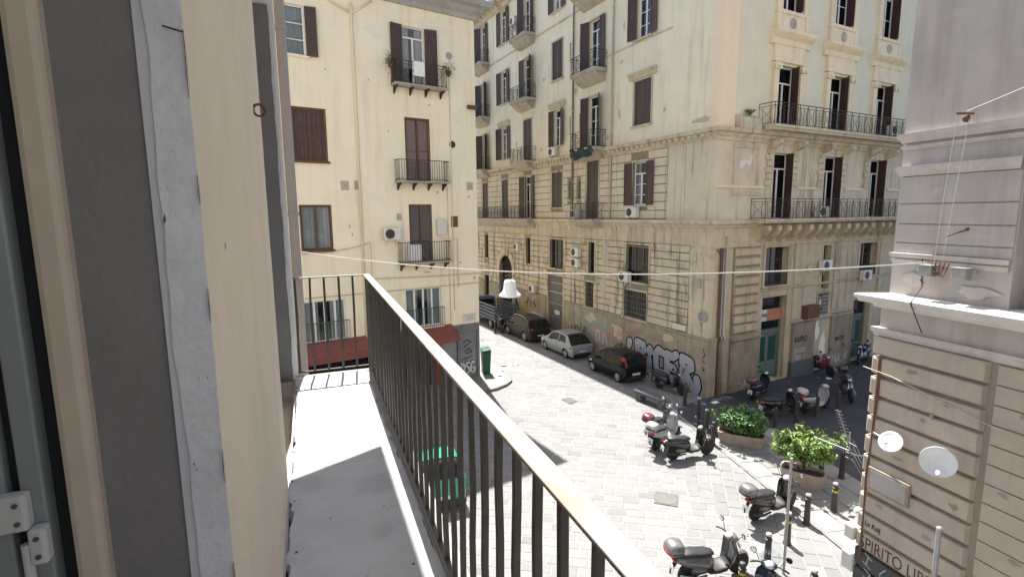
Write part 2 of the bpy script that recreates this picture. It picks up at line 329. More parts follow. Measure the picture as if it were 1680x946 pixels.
# ------------------------------------------------------------------ mesh helpers
class MB:
    def __init__(s):
        s.v = []
        s.f = []
        s.tone = []
    def quad(s, *p):
        n = len(s.v)
        s.v += [tuple(q) for q in p]
        s.f.append(tuple(range(n, n + len(p))))
    def hexa(s, p):
        """8 corners: bottom ring 0-3, top ring 4-7"""
        n = len(s.v)
        s.v += [tuple(q) for q in p]
        a = Vector(p[1]) - Vector(p[0])
        b = Vector(p[3]) - Vector(p[0])
        c = Vector(p[4]) - Vector(p[0])
        fs = [(0, 3, 2, 1), (4, 5, 6, 7), (0, 1, 5, 4), (1, 2, 6, 5), (2, 3, 7, 6), (3, 0, 4, 7)]
        if a.cross(b).dot(c) < 0:
            fs = [tuple(reversed(f)) for f in fs]
        s.f += [tuple(n + i for i in f) for f in fs]
    def box(s, x0, x1, y0, y1, z0, z1):
        s.hexa([(x0, y0, z0), (x1, y0, z0), (x1, y1, z0), (x0, y1, z0), (x0, y0, z1), (x1, y0, z1), (x1, y1, z1), (x0, y1, z1)])
    def fbox(s, fr, u0, u1, o0, o1, z0, z1):
        P = fr.pt
        s.hexa([P(u0, o0, z0), P(u1, o0, z0), P(u1, o1, z0), P(u0, o1, z0), P(u0, o0, z1), P(u1, o0, z1), P(u1, o1, z1), P(u0, o1, z1)])
    def fprof(s, fr, prof, u0, u1, m0=0.0, m1=0.0):
        """extrude a closed (o,z) profile along u; m0/m1 mitre: u shift per unit o at the ends"""
        n = len(s.v)
        k = len(prof)
        a = sum(prof[i][0] * prof[(i + 1) % k][1] - prof[(i + 1) % k][0] * prof[i][1] for i in range(k))
        for (o, z) in prof:
            s.v.append(tuple(fr.pt(u0 + m0 * o, o, z)))
        for (o, z) in prof:
            s.v.append(tuple(fr.pt(u1 + m1 * o, o, z)))
        flip = (a > 0) == (fr.sgn > 0)
        fs = [tuple(range(n + k - 1, n - 1, -1)), tuple(range(n + k, n + 2 * k))]
        for i in range(k):
            j = (i + 1) % k
            fs.append((n + i, n + j, n + k + j, n + k + i))
        if flip:
            fs = [tuple(reversed(f)) for f in fs]
        s.f += fs
    def tube(s, pts, r, n=6, caps=True):
        pts = [Vector(p) for p in pts]
        rs = r if isinstance(r, (list, tuple)) else [r] * len(pts)
        base = len(s.v)
        t0 = (pts[1] - pts[0]).normalized()
        up = Vector((0, 0, 1)) if abs(t0.z) < 0.9 else Vector((1, 0, 0))
        for i, p in enumerate(pts):
            if i == 0:
                t = pts[1] - pts[0]
            elif i == len(pts) - 1:
                t = pts[-1] - pts[-2]
            else:
                t = (pts[i + 1] - pts[i]).normalized() + (pts[i] - pts[i - 1]).normalized()
            t = t.normalized() if t.length > 1e-9 else t0
            a = t.cross(up)
            if a.length < 1e-5:
                a = t.cross(Vector((0, 1, 0)))
            a.normalize()
            b = a.cross(t).normalized()
            up = b
            for k in range(n):
                w = 2 * math.pi * k / n
                s.v.append(tuple(p + (a * math.cos(w) + b * math.sin(w)) * rs[i]))
        for i in range(len(pts) - 1):
            for k in range(n):
                k2 = (k + 1) % n
                s.f.append((base + i * n + k, base + i * n + k2, base + (i + 1) * n + k2, base + (i + 1) * n + k))
        if caps:
            s.f.append(tuple(base + k for k in reversed(range(n))))
            e = base + (len(pts) - 1) * n
            s.f.append(tuple(e + k for k in range(n)))
    def lathe(s, prof, c=(0, 0, 0), axis='Z', n=16, d=None):
        """prof: (radius, height) pairs along the axis"""
        c = Vector(c)
        if d is None:
            d = {'X': Vector((1, 0, 0)), 'Y': Vector((0, 1, 0)), 'Z': Vector((0, 0, 1))}[axis]
        d = Vector(d).normalized()
        a = d.orthogonal().normalized()
        b = d.cross(a)
        base = len(s.v)
        for r, h in prof:
            for k in range(n):
                w = 2 * math.pi * k / n
                s.v.append(tuple(c + d * h + (a * math.cos(w) + b * math.sin(w)) * r))
        for i in range(len(prof) - 1):
            for k in range(n):
                k2 = (k + 1) % n
                s.f.append((base + i * n + k, base + i * n + k2, base + (i + 1) * n + k2, base + (i + 1) * n + k))
        s.f.append(tuple(base + k for k in reversed(range(n))))
        e = base + (len(prof) - 1) * n
        s.f.append(tuple(e + k for k in range(n)))
    def loft(s, rings, n=12, p=2.6, caps=True):
        """rings: (centre, half width y, half height z) superellipses in planes whose normal is x (local), tilt optional 4th (radians about y)"""
        base = len(s.v)
        for ring in rings:
            c, w, h = ring[:3]
            tl = ring[3] if len(ring) > 3 else 0.0
            for k in range(n):
                a = 2 * math.pi * k / n
                ca, sa = math.cos(a), math.sin(a)
                y = w * math.copysign(abs(ca) ** (2 / p), ca)
                z = h * math.copysign(abs(sa) ** (2 / p), sa)
                s.v.append((c[0] + z * math.sin(tl), c[1] + y, c[2] + z * math.cos(tl)))
        m = len(rings)
        for i in range(m - 1):
            for k in range(n):
                k2 = (k + 1) % n
                s.f.append((base + i * n + k, base + i * n + k2, base + (i + 1) * n + k2, base + (i + 1) * n + k))
        if caps:
            s.f.append(tuple(base + k for k in reversed(range(n))))
            e = base + (m - 1) * n
            s.f.append(tuple(e + k for k in range(n)))

class Fr:
    """a facade: u along it, o outwards, z up"""
    def __init__(s, ox, oy, az, sgn):
        a = R(az)
        s.o = Vector((ox, oy, 0))
        s.u = Vector((math.sin(a), math.cos(a), 0))
        s.n = Vector((math.cos(a), -math.sin(a), 0)) * sgn
        s.sgn = 1 if s.u.cross(s.n).z > 0 else -1
    def pt(s, u, o, z):
        return s.o + s.u * u + s.n * o + Vector((0, 0, z))

ROOT = {}
def base_of(o):
    while o is not None:
        if o.name in ROOT:
            return ROOT[o.name]
        o = o.parent
    return Vector((0, 0, 0))

def O(name, mb, mat, parent=None, smooth=False, bevel=0.0, local=False, fix=False):
    me = bpy.data.meshes.new(name)
    off = Vector((0, 0, 0)) if (parent is None or local) else base_of(parent)
    vv = [(a[0] - off.x, a[1] - off.y, a[2] - off.z) for a in mb.v]
    me.from_pydata(vv, [], mb.f)
    if mb.tone:
        ca = me.color_attributes.new('tone', 'FLOAT_COLOR', 'POINT')
        for i, t in enumerate(mb.tone):
            ca.data[i].color = (*t, 1)
    if fix:
        import bmesh
        bm = bmesh.new()
        bm.from_mesh(me)
        bmesh.ops.recalc_face_normals(bm, faces=bm.faces)
        bm.to_mesh(me)
        bm.free()
    me.materials.append(M[mat] if isinstance(mat, str) else mat)
    if smooth:
        for p in me.polygons:
            p.use_smooth = True
    o = bpy.data.objects.new(name, me)
    C.objects.link(o)
    if parent is not None:
        o.parent = parent
    if bevel > 0:
        b = o.modifiers.new('bevel', 'BEVEL')
        b.width = bevel
        b.segments = 2
        b.limit_method = 'ANGLE'
    return o

def tag(o, label=None, cat=None, group=None, kind=None):
    if label:
        o['label'] = label
    if cat:
        o['category'] = cat
    if group:
        o['group'] = group
    if kind:
        o['kind'] = kind
    return o

def thing(name, label, cat, loc=(0, 0, 0), rz=0.0, group=None):
    o = bpy.data.objects.new(name, None)
    o.empty_display_size = 0.3
    C.objects.link(o)
    o.location = loc
    o.rotation_euler = (0, 0, rz)
    ROOT[o.name] = Vector(loc)
    return tag(o, label, cat, group)

def single(name, mb, mat, label, cat, loc=(0, 0, 0), group=None, smooth=False, bevel=0.0, fix=False):
    """a thing that is one mesh, its origin at loc"""
    loc = Vector(loc)
    mb.v = [(a[0] - loc.x, a[1] - loc.y, a[2] - loc.z) for a in mb.v]
    o = O(name, mb, mat, None, smooth, bevel, fix=fix)
    o.location = loc
    return tag(o, label, cat, group)

def copy_tree(o, parent=None):
    c = o.copy()
    C.objects.link(c)
    c.parent = parent
    for ch in o.children:
        copy_tree(ch, c)
    return c

def strokes(mb, fr, polys, width, o0, step=0.0004):
    """flat painted strokes with round ends on a facade; polys: lists of (u,z)"""
    k = 0
    for pl in polys:
        for i, (u, z) in enumerate(pl):
            n = 10
            oo = o0 + step * (k % 9)
            k += 1
            pts = [fr.pt(u + width / 2 * math.cos(2 * math.pi * j / n), oo, z + width / 2 * math.sin(2 * math.pi * j / n)) for j in range(n)]
            mb.quad(*pts)
            if i + 1 < len(pl):
                u2, z2 = pl[i + 1]
                dx, dz = u2 - u, z2 - z
                l = math.hypot(dx, dz) or 1
                nx, nz = -dz / l * width / 2, dx / l * width / 2
                oo = o0 + step * (k % 9)
                k += 1
                mb.quad(fr.pt(u + nx, oo, z + nz), fr.pt(u2 + nx, oo, z2 + nz), fr.pt(u2 - nx, oo, z2 - nz), fr.pt(u - nx, oo, z - nz))

def lettering(fr, s, u, z, size, o0, dirn=1, slant=0.0, bold=0.0, squeeze=1.0):
    cu = bpy.data.curves.new('lettering', 'FONT')
    cu.body = s
    cu.size = size
    cu.offset = bold
    cu.shear = slant
    ob = bpy.data.objects.new('lettering_tmp', cu)
    C.objects.link(ob)
    dg = bpy.context.evaluated_depsgraph_get()
    me = bpy.data.meshes.new_from_object(ob.evaluated_get(dg))
    mb = MB()
    mb.v = [tuple(fr.pt(u + dirn * v.co.x * squeeze, o0, z + v.co.y)) for v in me.vertices]
    mb.f = [tuple(p.vertices) for p in me.polygons]
    bpy.data.objects.remove(ob)
    bpy.data.meshes.remove(me)
    return mb

# ------------------------------------------------------------------ facade builders
def wall_sheet(name, parent, fr, u0, u1, z0, z1, ops, mat, o=0.0, depth=0.32):
    us = sorted(set([u0, u1] + [min(max(a, u0), u1) for q in ops for a in q[:2]]))
    zs = sorted(set([z0, z1] + [min(max(a, z0), z1) for q in ops for a in q[2:4]]))
    mb = MB()
    def inside(u, z):
        return any(q[0] < u < q[1] and q[2] < z < q[3] for q in ops)
    for i in range(len(us) - 1):
        j = 0
        while j < len(zs) - 1:
            um = (us[i] + us[i + 1]) / 2
            if inside(um, (zs[j] + zs[j + 1]) / 2):
                j += 1
                continue
            k = j
            while k + 1 < len(zs) - 1 and not inside(um, (zs[k + 1] + zs[k + 2]) / 2):
                k += 1
            mb.quad(fr.pt(us[i], o, zs[j]), fr.pt(us[i + 1], o, zs[j]), fr.pt(us[i + 1], o, zs[k + 1]), fr.pt(us[i], o, zs[k + 1]))
            j = k + 1
    for q in ops:
        a, b, c, d = q[:4]
        if b <= u0 or a >= u1 or d <= z0 or c >= z1:
            continue
        a, b, c, d = max(a, u0), min(b, u1), max(c, z0), min(d, z1)
        P = fr.pt
        i = o - depth
        mb.quad(P(a, o, c), P(a, i, c), P(a, i, d), P(a, o, d))
        mb.quad(P(b, o, c), P(b, o, d), P(b, i, d), P(b, i, c))
        mb.quad(P(a, o, d), P(a, i, d), P(b, i, d), P(b, o, d))
        mb.quad(P(a, o, c), P(b, o, c), P(b, i, c), P(a, i, c))
    return O(name, mb, mat, parent)

def shutter_mesh(fr, u0, u1, z0, z1, o0, o1, slats=True):
    """a louvred leaf: stiles, rails and slats; may be turned: o0 at u0, o1 at u1"""
    mb = MB()
    P = fr.pt
    def bar(a, b, za, zb, t=0.02, off=0.0):
        oa = o0 + (o1 - o0) * (a - u0) / (u1 - u0) + off
        ob = o0 + (o1 - o0) * (b - u0) / (u1 - u0) + off
        mb.hexa([P(a, oa - t, za), P(b, ob - t, za), P(b, ob + t, za), P(a, oa + t, za), P(a, oa - t, zb), P(b, ob - t, zb), P(b, ob + t, zb), P(a, oa + t, zb)])
    w = min(0.07, abs(u1 - u0) * 0.16)
    s = 1 if u1 > u0 else -1
    bar(u0, u0 + s * w, z0, z1)
    bar(u1 - s * w, u1, z0, z1)
    zm = (z0 + z1) / 2 - 0.1
    for za in (z0, zm, z1 - 0.1):
        bar(u0 + s * w, u1 - s * w, za, za + 0.1, 0.017)
    bar(u0 + s * w, u1 - s * w, z0 + 0.1, z1 - 0.1, 0.004, -0.008)
    n = int((z1 - z0) / 0.085)
    for i in range(1, n):
        z = z0 + (z1 - z0) * i / n
        bar(u0 + s * w, u1 - s * w, z - 0.012, z + 0.012, 0.013)
    return mb

def window(parent, fr, u0, u1, z0, z1, depth=0.28, frame='white_frame', cols=2, rows=3, transom=0.0, curtain_mat='curtain', shutters=None, shut_mat='shutter_brown',
           casing='big_trim', cw=0.10, co=0.035, sill=True, curtain=False, name='window', o=0.0, leaf=None, glass='glass', open_ang=0.10, label=None, sill_mat=None, closed_o=-0.06):
    """casing mesh with frame, panes, shutters as sub-parts"""
    mb = MB()
    mb.fbox(fr, u0 - cw, u0, o - 0.02, o + co, z0, z1 + cw)
    mb.fbox(fr, u1, u1 + cw, o - 0.02, o + co, z0, z1 + cw)
    mb.fbox(fr, u0, u1, o - 0.02, o + co, z1, z1 + cw)
    w = O(name, mb, casing, parent)
    if label:
        w['label'] = label
    if shutters != 'closed':
        d = o - depth + 0.06
        mb = MB()
        t = 0.055
        mb.fbox(fr, u0, u0 + t, d, d + 0.05, z0, z1)
        mb.fbox(fr, u1 - t, u1, d, d + 0.05, z0, z1)
        mb.fbox(fr, u0 + t, u1 - t, d, d + 0.05, z1 - t, z1)
        mb.fbox(fr, u0 + t, u1 - t, d, d + 0.05, z0, z0 + t * 1.4)
        zt = z1 - t
        if transom > 0:
            zt = z1 - transom
            mb.fbox(fr, u0 + t, u1 - t, d, d + 0.06, zt - 0.035, zt + 0.035)
        for i in range(1, cols):
            uc = u0 + (u1 - u0) * i / cols
            mb.fbox(fr, uc - 0.045, uc + 0.045, d + 0.004, d + 0.056, z0 + t * 1.4, zt)
        for j in range(1, rows):
            zc = z0 + (zt - z0) * j / rows
            mb.fbox(fr, u0 + t, u1 - t, d + 0.012, d + 0.044, zc - 0.018, zc + 0.018)
        O('frame', mb, frame, w)
        for i in range(cols):
            ua = u0 + t + (u1 - u0 - 2 * t) * i / cols
            ub = u0 + t + (u1 - u0 - 2 * t) * (i + 1) / cols
            mb = MB()
            tilt = random.uniform(-0.012, 0.012)
            mb.quad(fr.pt(ua, d + 0.02 + tilt, z0 + t), fr.pt(ub, d + 0.02 - tilt, z0 + t), fr.pt(ub, d + 0.02 - tilt, z1 - t), fr.pt(ua, d + 0.02 + tilt, z1 - t))
            O('pane', mb, glass, w)
        if curtain:
            mb = MB()
            n = 14
            for i in range(n):
                a, b = u0 + (u1 - u0) * i / n, u0 + (u1 - u0) * (i + 1) / n
                if curtain == 'half' and 0.38 < (i + 0.5) / n < 0.62:
                    continue
                oa = d - 0.05 - (0.03 if i % 2 else 0)
                ob = d - 0.05 - (0 if i % 2 else 0.03)
                mb.quad(fr.pt(a, oa, z0), fr.pt(b, ob, z0), fr.pt(b, ob, z1), fr.pt(a, oa, z1))
            O('curtain', mb, curtain_mat, w)
    lw = (u1 - u0) / 2
    if shutters == 'closed':
        uc = (u0 + u1) / 2
        O('shutter', shutter_mesh(fr, u0 + 0.01, uc - 0.006, z0 + 0.01, z1 - 0.01, o + closed_o, o + closed_o), shut_mat, w)
        O('shutter', shutter_mesh(fr, uc + 0.006, u1 - 0.01, z0 + 0.01, z1 - 0.01, o + closed_o, o + closed_o), shut_mat, w)
    elif shutters in ('open', 'left', 'right'):
        lw += 0.03
        if shutters in ('open', 'left'):
            O('shutter', shutter_mesh(fr, u0 - 0.02 - lw, u0 - 0.02, z0, z1, o + 0.05 + open_ang * lw * random.uniform(0.3, 2.6), o + 0.06), shut_mat, w)
        if shutters in ('open', 'right'):
            O('shutter', shutter_mesh(fr, u1 + 0.02, u1 + 0.02 + lw, z0, z1, o + 0.06, o + 0.05 + open_ang * lw * random.uniform(0.3, 2.6)), shut_mat, w)
    elif shutters == 'ajar':           # leaves folded back at right angles into the reveal or street
        O('shutter', shutter_mesh(fr, u1 - 0.24, u1 - 0.02, z0, z1, o + 0.32, o - 0.2), shut_mat, w)
    if sill:
        mb = MB()
        mb.fbox(fr, u0 - cw - 0.06, u1 + cw + 0.06, o - 0.02, o + 0.12, z0 - 0.09, z0)
        O('sill', mb, sill_mat or casing, w)
    return w

def pediment(parent, fr, uc, z, w, mat='big_trim', h=0.34, dep=0.22):
    mb = MB()
    mb.fprof(fr, [(0.0, z), (dep * 0.35, z), (dep * 0.4, z + h * 0.4), (dep * 0.8, z + h * 0.62), (dep, z + h * 0.78), (dep, z + h), (0.0, z + h * 1.05)], uc - w / 2, uc + w / 2)
    p = O('window_hood', mb, mat, parent, fix=True)
    return p

def ornate_panel(mb, fr, u0, u1, o, z0, z1, t=0.012):
    """wrought iron: frame bars, crossing diagonals and rings"""
    w = u1 - u0
    n = max(1, round(w / 0.62))
    pw = w / n
    mb.fbox(fr, u0, u1, o - 0.02, o + 0.02, z1 - 0.03, z1)
    mb.fbox(fr, u0, u1, o - t, o + t, z0 + 0.05, z0 + 0.075)
    mb.fbox(fr, u0, u1, o - t, o + t, z1 - 0.17, z1 - 0.15)
    for i in range(n + 1):
        a = u0 + i * pw
        mb.fbox(fr, a - 0.011, a + 0.011, o - 0.011, o + 0.011, z0, z1 - 0.03)
    for i in range(n):
        a, b = u0 + i * pw, u0 + (i + 1) * pw
        zc, uc = (z0 + 0.075 + z1 - 0.17) / 2, (a + b) / 2
        P = fr.pt
        hz = (z1 - 0.17 - z0 - 0.075) / 2
        if i % 2 == 0:
            mb.tube([P(a, o, zc - hz), P(uc, o, zc), P(b, o, zc + hz)], 0.009, 4)
            mb.tube([P(a, o + 0.004, zc + hz), P(uc, o + 0.004, zc), P(b, o + 0.004, zc - hz)], 0.009, 4)
            for q in (0.25, 0.75):
                mb.fbox(fr, a + pw * q - 0.007, a + pw * q + 0.007, o - 0.007, o + 0.007, z0 + 0.075, z1 - 0.17)
        else:
            r = min(pw, 2 * hz) * 0.36
            mb.tube([P(uc + r * math.cos(k * math.pi / 6), o, zc + r * 1.3 * math.sin(k * math.pi / 6)) for k in range(13)], 0.009, 4)
            mb.tube([P(uc + r * .5 * math.cos(k * math.pi / 4), o, zc + r * .65 * math.sin(k * math.pi / 4)) for k in range(9)], 0.008, 4)
            mb.fbox(fr, uc - 0.007, uc + 0.007, o - 0.007, o + 0.007, z0 + 0.075, z1 - 0.17)
            for q in (0.12, 0.88):
                mb.fbox(fr, a + pw * q - 0.007, a + pw * q + 0.007, o - 0.007, o + 0.007, z0 + 0.075, z1 - 0.17)

def side_panel_frame(fr, u, sgn):
    f = Fr(0, 0, 0, 1)
    f.o = fr.pt(u, 0, 0)
    f.u = fr.n
    f.n = fr.u * sgn
    f.sgn = 1
    return f

def plain_bars(mb, fr, u0, u1, o, z0, z1, sp=0.11, belly=0.0, t=0.009):
    mb.fbox(fr, u0, u1, o - 0.02, o + 0.02, z1 - 0.03, z1)
    mb.fbox(fr, u0, u1, o - t, o + t, z0 + 0.06, z0 + 0.085)
    n = max(1, round((u1 - u0) / sp))
    for i in range(n + 1):
        a = u0 + (u1 - u0) * i / n
        mb.fbox(fr, a - t, a + t, o - t, o + t, z0, z1 - 0.03)

def balcony(parent, fr, u0, u1, z, depth, style='ornate', slab=0.16, corbel=None, rail_h=1.0, slab_mat='soffit', iron='iron', brackets=0, sp=0.12):
    """slab with rounded nosing > railing, brackets, corbel"""
    mb = MB()
    mb.fprof(fr, [(0.0, z - slab), (depth - 0.1, z - slab), (depth - 0.06, z - slab * 0.55), (depth, z - slab * 0.5), (depth, z), (0.0, z)], u0, u1)
    s = O('balcony', mb, slab_mat, parent, fix=True)
    mb = MB()
    od = depth - 0.06
    fn = ornate_panel if style == 'ornate' else (lambda m, f, a, b, o, c, d: plain_bars(m, f, a, b, o, c, d, sp))
    fn(mb, fr, u0 + 0.05, u1 - 0.05, od, z, z + rail_h)
    for uu, sg in ((u0 + 0.05, -1), (u1 - 0.05, 1)):
        fn(mb, side_panel_frame(fr, uu, sg), 0.0, od, 0.0, z, z + rail_h)
    O('railing', mb, iron, s)
    if corbel:
        mb = MB()
        h = corbel
        mb.fprof(fr, [(0.0, z - slab - h), (0.12, z - slab - h * 0.96), (depth * 0.42, z - slab - h * 0.72), (depth * 0.68, z - slab - h * 0.36), (depth * 0.8, z - slab - 0.02), (depth * 0.8, z - slab), (0, z - slab)], u0 + 0.12, u1 - 0.12)
        O('corbel', mb, slab_mat, s, fix=True)
    for i in range(brackets):
        uc = u0 + 0.15 + (u1 - u0 - 0.3) * i / max(1, brackets - 1)
        mb = MB()
        mb.fprof(fr, [(0.0, z - slab - 0.34), (0.05, z - slab - 0.32), (depth * 0.4, z - slab - 0.14), (depth * 0.75, z - slab - 0.08), (depth * 0.75, z - slab), (0, z - slab)], uc - 0.03, uc + 0.03)
        O('bracket', mb, iron, s, fix=True)
    return s

def cornice(parent, fr, u0, u1, z0, z1, out, mat, name='cornice', m0=0.0, m1=0.0, blocks=0.0, bh=0.2):
    h = z1 - z0
    mb = MB()
    mb.fprof(fr, [(-0.02, z0), (out * 0.15, z0), (out * 0.2, z0 + h * 0.25), (out * 0.45, z0 + h * 0.42), (out * 0.55, z0 + h * 0.6), (out * 0.92, z0 + h * 0.68), (out, z0 + h * 0.82), (out, z1), (-0.02, z1 + out * 0.08)], u0, u1, m0, m1)
    c = O(name, mb, mat, parent, fix=True)
    if blocks > 0:
        n = int((u1 - u0) / blocks)
        for i in range(n):
            a = u0 + blocks * (i + 0.3)
            mb = MB()
            mb.fbox(fr, a, a + blocks * 0.4, 0.0, out * 0.86, z0 + h * 0.6 - bh, z0 + h * 0.6)
            O('modillion', mb, mat, c)
    return c

def courses(parent, fr, u0, u1, z0, z1, pitch, ops, mat, proud=0.045, gap=0.05, pad=0.14, name='stone_course'):
    """horizontal bands of rusticated stone, cut at the openings; each band piece is an object"""
    n = max(1, round((z1 - z0) / pitch))
    h = (z1 - z0) / n
    for i in range(n):
        a, b = z0 + i * h + gap / 2, z0 + (i + 1) * h - gap / 2
        cuts = sorted([(q[0] - pad, q[1] + pad) for q in ops if q[2] - pad * 0.6 < b and q[3] + pad > a])
        segs, cur = [], u0
        for c0, c1 in cuts:
            if c0 > cur:
                segs.append((cur, min(c0, u1)))
            cur = max(cur, c1)
        if cur < u1:
            segs.append((cur, u1))
        for s0, s1 in segs:
            if s1 - s0 < 0.12:
                continue
            e = 0.012
            mb = MB()
            P = fr.pt
            p = proud + random.uniform(-0.004, 0.004)
            mb.hexa([P(s0, 0.0, a), P(s1, 0.0, a), P(s1, 0.0, b), P(s0, 0.0, b), P(s0 + e, p, a + e), P(s1 - e, p, a + e), P(s1 - e, p, b - e), P(s0 + e, p, b - e)])
            O(name, mb, mat, parent)

def ac_unit(fr, u, z, label, w=0.82, h=0.56, d=0.3, o=0.08, group='wall mounted air conditioner units'):
    t = thing('air_conditioner', label, 'air conditioner', fr.pt(u, o, z - h / 2), 0, group)
    mb = MB()
    mb.fbox(fr, u - w / 2, u + w / 2, o, o + d, z - h / 2, z + h / 2)
    O('casing', mb, 'ac_white', t, bevel=0.02)
    mb = MB()
    uc = u - w * 0.16 * (1 if fr.u.dot(Vector((1, -0.4, 0))) > 0 else -1)
    mb.lathe([(0.0, 0), (h * 0.40, 0.0), (h * 0.40, 0.012), (0.02, 0.02)], fr.pt(uc, o + d, z), n=18, d=fr.n)
    O('fan_grille', mb, 'ac_dark', t)
    for s in (-0.3, 0.3):
        mb = MB()
        mb.fbox(fr, u + s * w - 0.02, u + s * w + 0.02, 0.0, o + d, z - h / 2 - 0.05, z - h / 2 - 0.005)
        mb.fbox(fr, u + s * w - 0.02, u + s * w + 0.02, 0.0, 0.03, z - h / 2 - 0.3, z - h / 2 - 0.05)
        O('bracket', mb, 'ac_white', t)
    return t

def block_mass(parent, name, pts, z0, z1, mat):
    mb = MB()
    n = len(pts)
    for i in range(n):
        a, b = pts[i], pts[(i + 1) % n]
        mb.quad((a[0], a[1], z0), (b[0], b[1], z0), (b[0], b[1], z1), (a[0], a[1], z1))
    mb.quad(*[(p[0], p[1], z1) for p in pts])
    return O(name, mb, mat, parent)

# ------------------------------------------------------------------ facades' places
FL = Fr(17.75, 19.35, -5, -1)        # corner palazzo, side street front
FR_ = Fr(17.75, 19.35, 83, 1)        # corner palazzo, front on the square
FB = Fr(8.52, 26.67, 257.5, -1)      # cream building
FG = Fr(11.42, 7.40, 185, 1)         # mauve building on the right

# ------------------------------------------------------------------ ground, street, pavements
def sheet(name, pts, z, mat, kind='structure'):
    mb = MB()
    mb.quad(*[(p[0], p[1], z) for p in pts])
    return tag(O(name, mb, mat), kind=kind)

ground = sheet('ground', [(-900, -900), (900, -900), (900, 900), (-900, 900)], -0.06, 'terrain')
street = sheet('street', [(-3, -30), (40, -30), (40, 120), (-3, 120)], -0.010, 'mortar')
KA, KB = Vector((14.62, 16.6)), Vector((12.62, 7.6))          # joint line between paving and right pavement
def east_of_line(x, y):
    t = (y - KA.y) / (KB.y - KA.y)
    return x - (KA.x + (KB.x - KA.x) * t)

def stone_block(mb, c, r, q, L, W, z):
    e = 0.012
    g = 0.014
    L, W = L / 2 - g, W / 2 - g
    j = [random.uniform(-0.012, 0.012) for _ in range(8)]
    b = [c + r * (-L + j[0]) + q * (-W + j[1]), c + r * (L + j[2]) + q * (-W + j[3]), c + r * (L + j[4]) + q * (W + j[5]), c + r * (-L + j[6]) + q * (W + j[7])]
    tilt = [random.uniform(-0.003, 0.003) for _ in range(4)]
    n = len(mb.v)
    for p in b:
        mb.v.append((p.x, p.y, -0.05))
    for p in b:
        mb.v.append((p.x, p.y, z - e * 0.8))
    for p, t in zip(b, tilt):
        pp = p + (c - p) * (e * 2.2 / max(L, W))
        mb.v.append((pp.x, pp.y, z + t))
    for a, d in ((0, 4), (4, 8)):
        for k in range(4):
            k2 = (k + 1) % 4
            mb.f.append((n + a + k, n + a + k2, n + d + k2, n + d + k))
    mb.f.append((n + 8, n + 9, n + 10, n + 11))
    v = random.gauss(1.0, 0.055)
    if random.random() < 0.05:
        v *= 0.82
    w = random.uniform(-0.02, 0.02)
    mb.tone += [(v * (1 + w), v, v * (1 - w))] * 12

stones = []
def lattice(az, cx, cy, nr, nq, L0, W0, keep, z):
    r = Vector((math.sin(R(az)), math.cos(R(az))))
    q = Vector((-r.y, r.x))
    rng = random.Random(int(az * 10))
    for j in range(-nq, nq):
        u = -nr * L0 + rng.uniform(0, L0)
        while u < nr * L0:
            L = L0 * rng.uniform(0.72, 1.3)
            c = Vector((cx, cy)) + r * (u + L / 2) + q * (j * W0)
            u += L
            if keep(c.x, c.y):
                stones.append((c, r, q, L, W0, z + rng.uniform(-0.004, 0.004)))

def in_street(x, y):
    if not (0.2 < x < 19 and 6.5 < y < 62):
        return False
    if y < 18.5 and east_of_line(x, y) > -0.05:
        return False
    p = Vector((x, y, 0)) - FL.o
    if p.dot(FL.n) < -0.2 and p.dot(FL.u) > 0:
        return False
    b = Vector((x, y, 0)) - FB.o
    if b.dot(FB.u) > -0.6 and b.dot(FB.n) < 0.4:
        return False
    if x < 9.2 and y > 27:
        return False
    return True
def band(x, y):
    return y < 16.2 and east_of_line(x, y) > -2.4
lattice(122, 9, 22, 78, 84, 0.54, 0.365, lambda x, y: in_street(x, y) and not (y < 15.9 and east_of_line(x, y) > -2.05), 0.0)
lattice(38, 12, 11, 24, 32, 0.56, 0.40, lambda x, y: in_street(x, y) and band(x, y), 0.007)
stones.sort(key=lambda s: (s[0].x ** 2 + s[0].y ** 2) + (0 if s[0].x > 4.2 else 90))
for s in stones[:300]:
    mb = MB()
    stone_block(mb, *s)
    O('paving_stone', mb, 'stone', street)
mb = MB()
for s in stones[300:]:
    stone_block(mb, *s)
tag(O('paving_stones', mb, 'stone', street), 'grey paving stones farther down the street', kind='stuff')

# right hand pavement: slabs in the sun, asphalt beyond, its colour darkened to deepen the shade
pav = sheet('pavement', [(KB.x - 1.6, KB.y - 7), (KA.x + 0.45, KA.y + 2), (17.9, 19.4), (60, 24.6), (60, -20), (12, -20)], 0.002, 'asphalt')
rr = Vector((KB - KA)).normalized()
qq = Vector((-rr.y, rr.x))
for i in range(12):
    for j in range(4):
        L, W = 1.05, 0.82
        c = KA + rr * (L * (i + 0.5 + (0.5 if j % 2 else 0))) + qq * (0.06 + W * (j + 0.5))
        if c.y < 4.5 or c.y > 15.6:
            continue
        d = Vector((c.x, c.y, 0)) - FG.o
        if d.dot(FG.u) > -0.3 and d.dot(FG.n) < 0.5:
            continue
        mb = MB()
        stone_block(mb, c, rr, qq, L, W, 0.022)
        O('pavement_slab', mb, 'slab', pav)
mb = MB()
for i in range(9):
    a, b = KA - rr * 2.0 + rr * (1.45 * i), KA - rr * 2.0 + rr * (1.45 * i + 1.42)
    mb = MB()
    mb.hexa([(a.x, a.y, -0.05), (b.x, b.y, -0.05), (b.x + qq.x * .16, b.y + qq.y * .16, -0.05), (a.x + qq.x * .16, a.y + qq.y * .16, -0.05),
             (a.x, a.y, 0.026), (b.x, b.y, 0.026), (b.x + qq.x * .16, b.y + qq.y * .16, 0.026), (a.x + qq.x * .16, a.y + qq.y * .16, 0.026)])
    O('kerb_stone', mb, 'kerb', pav)
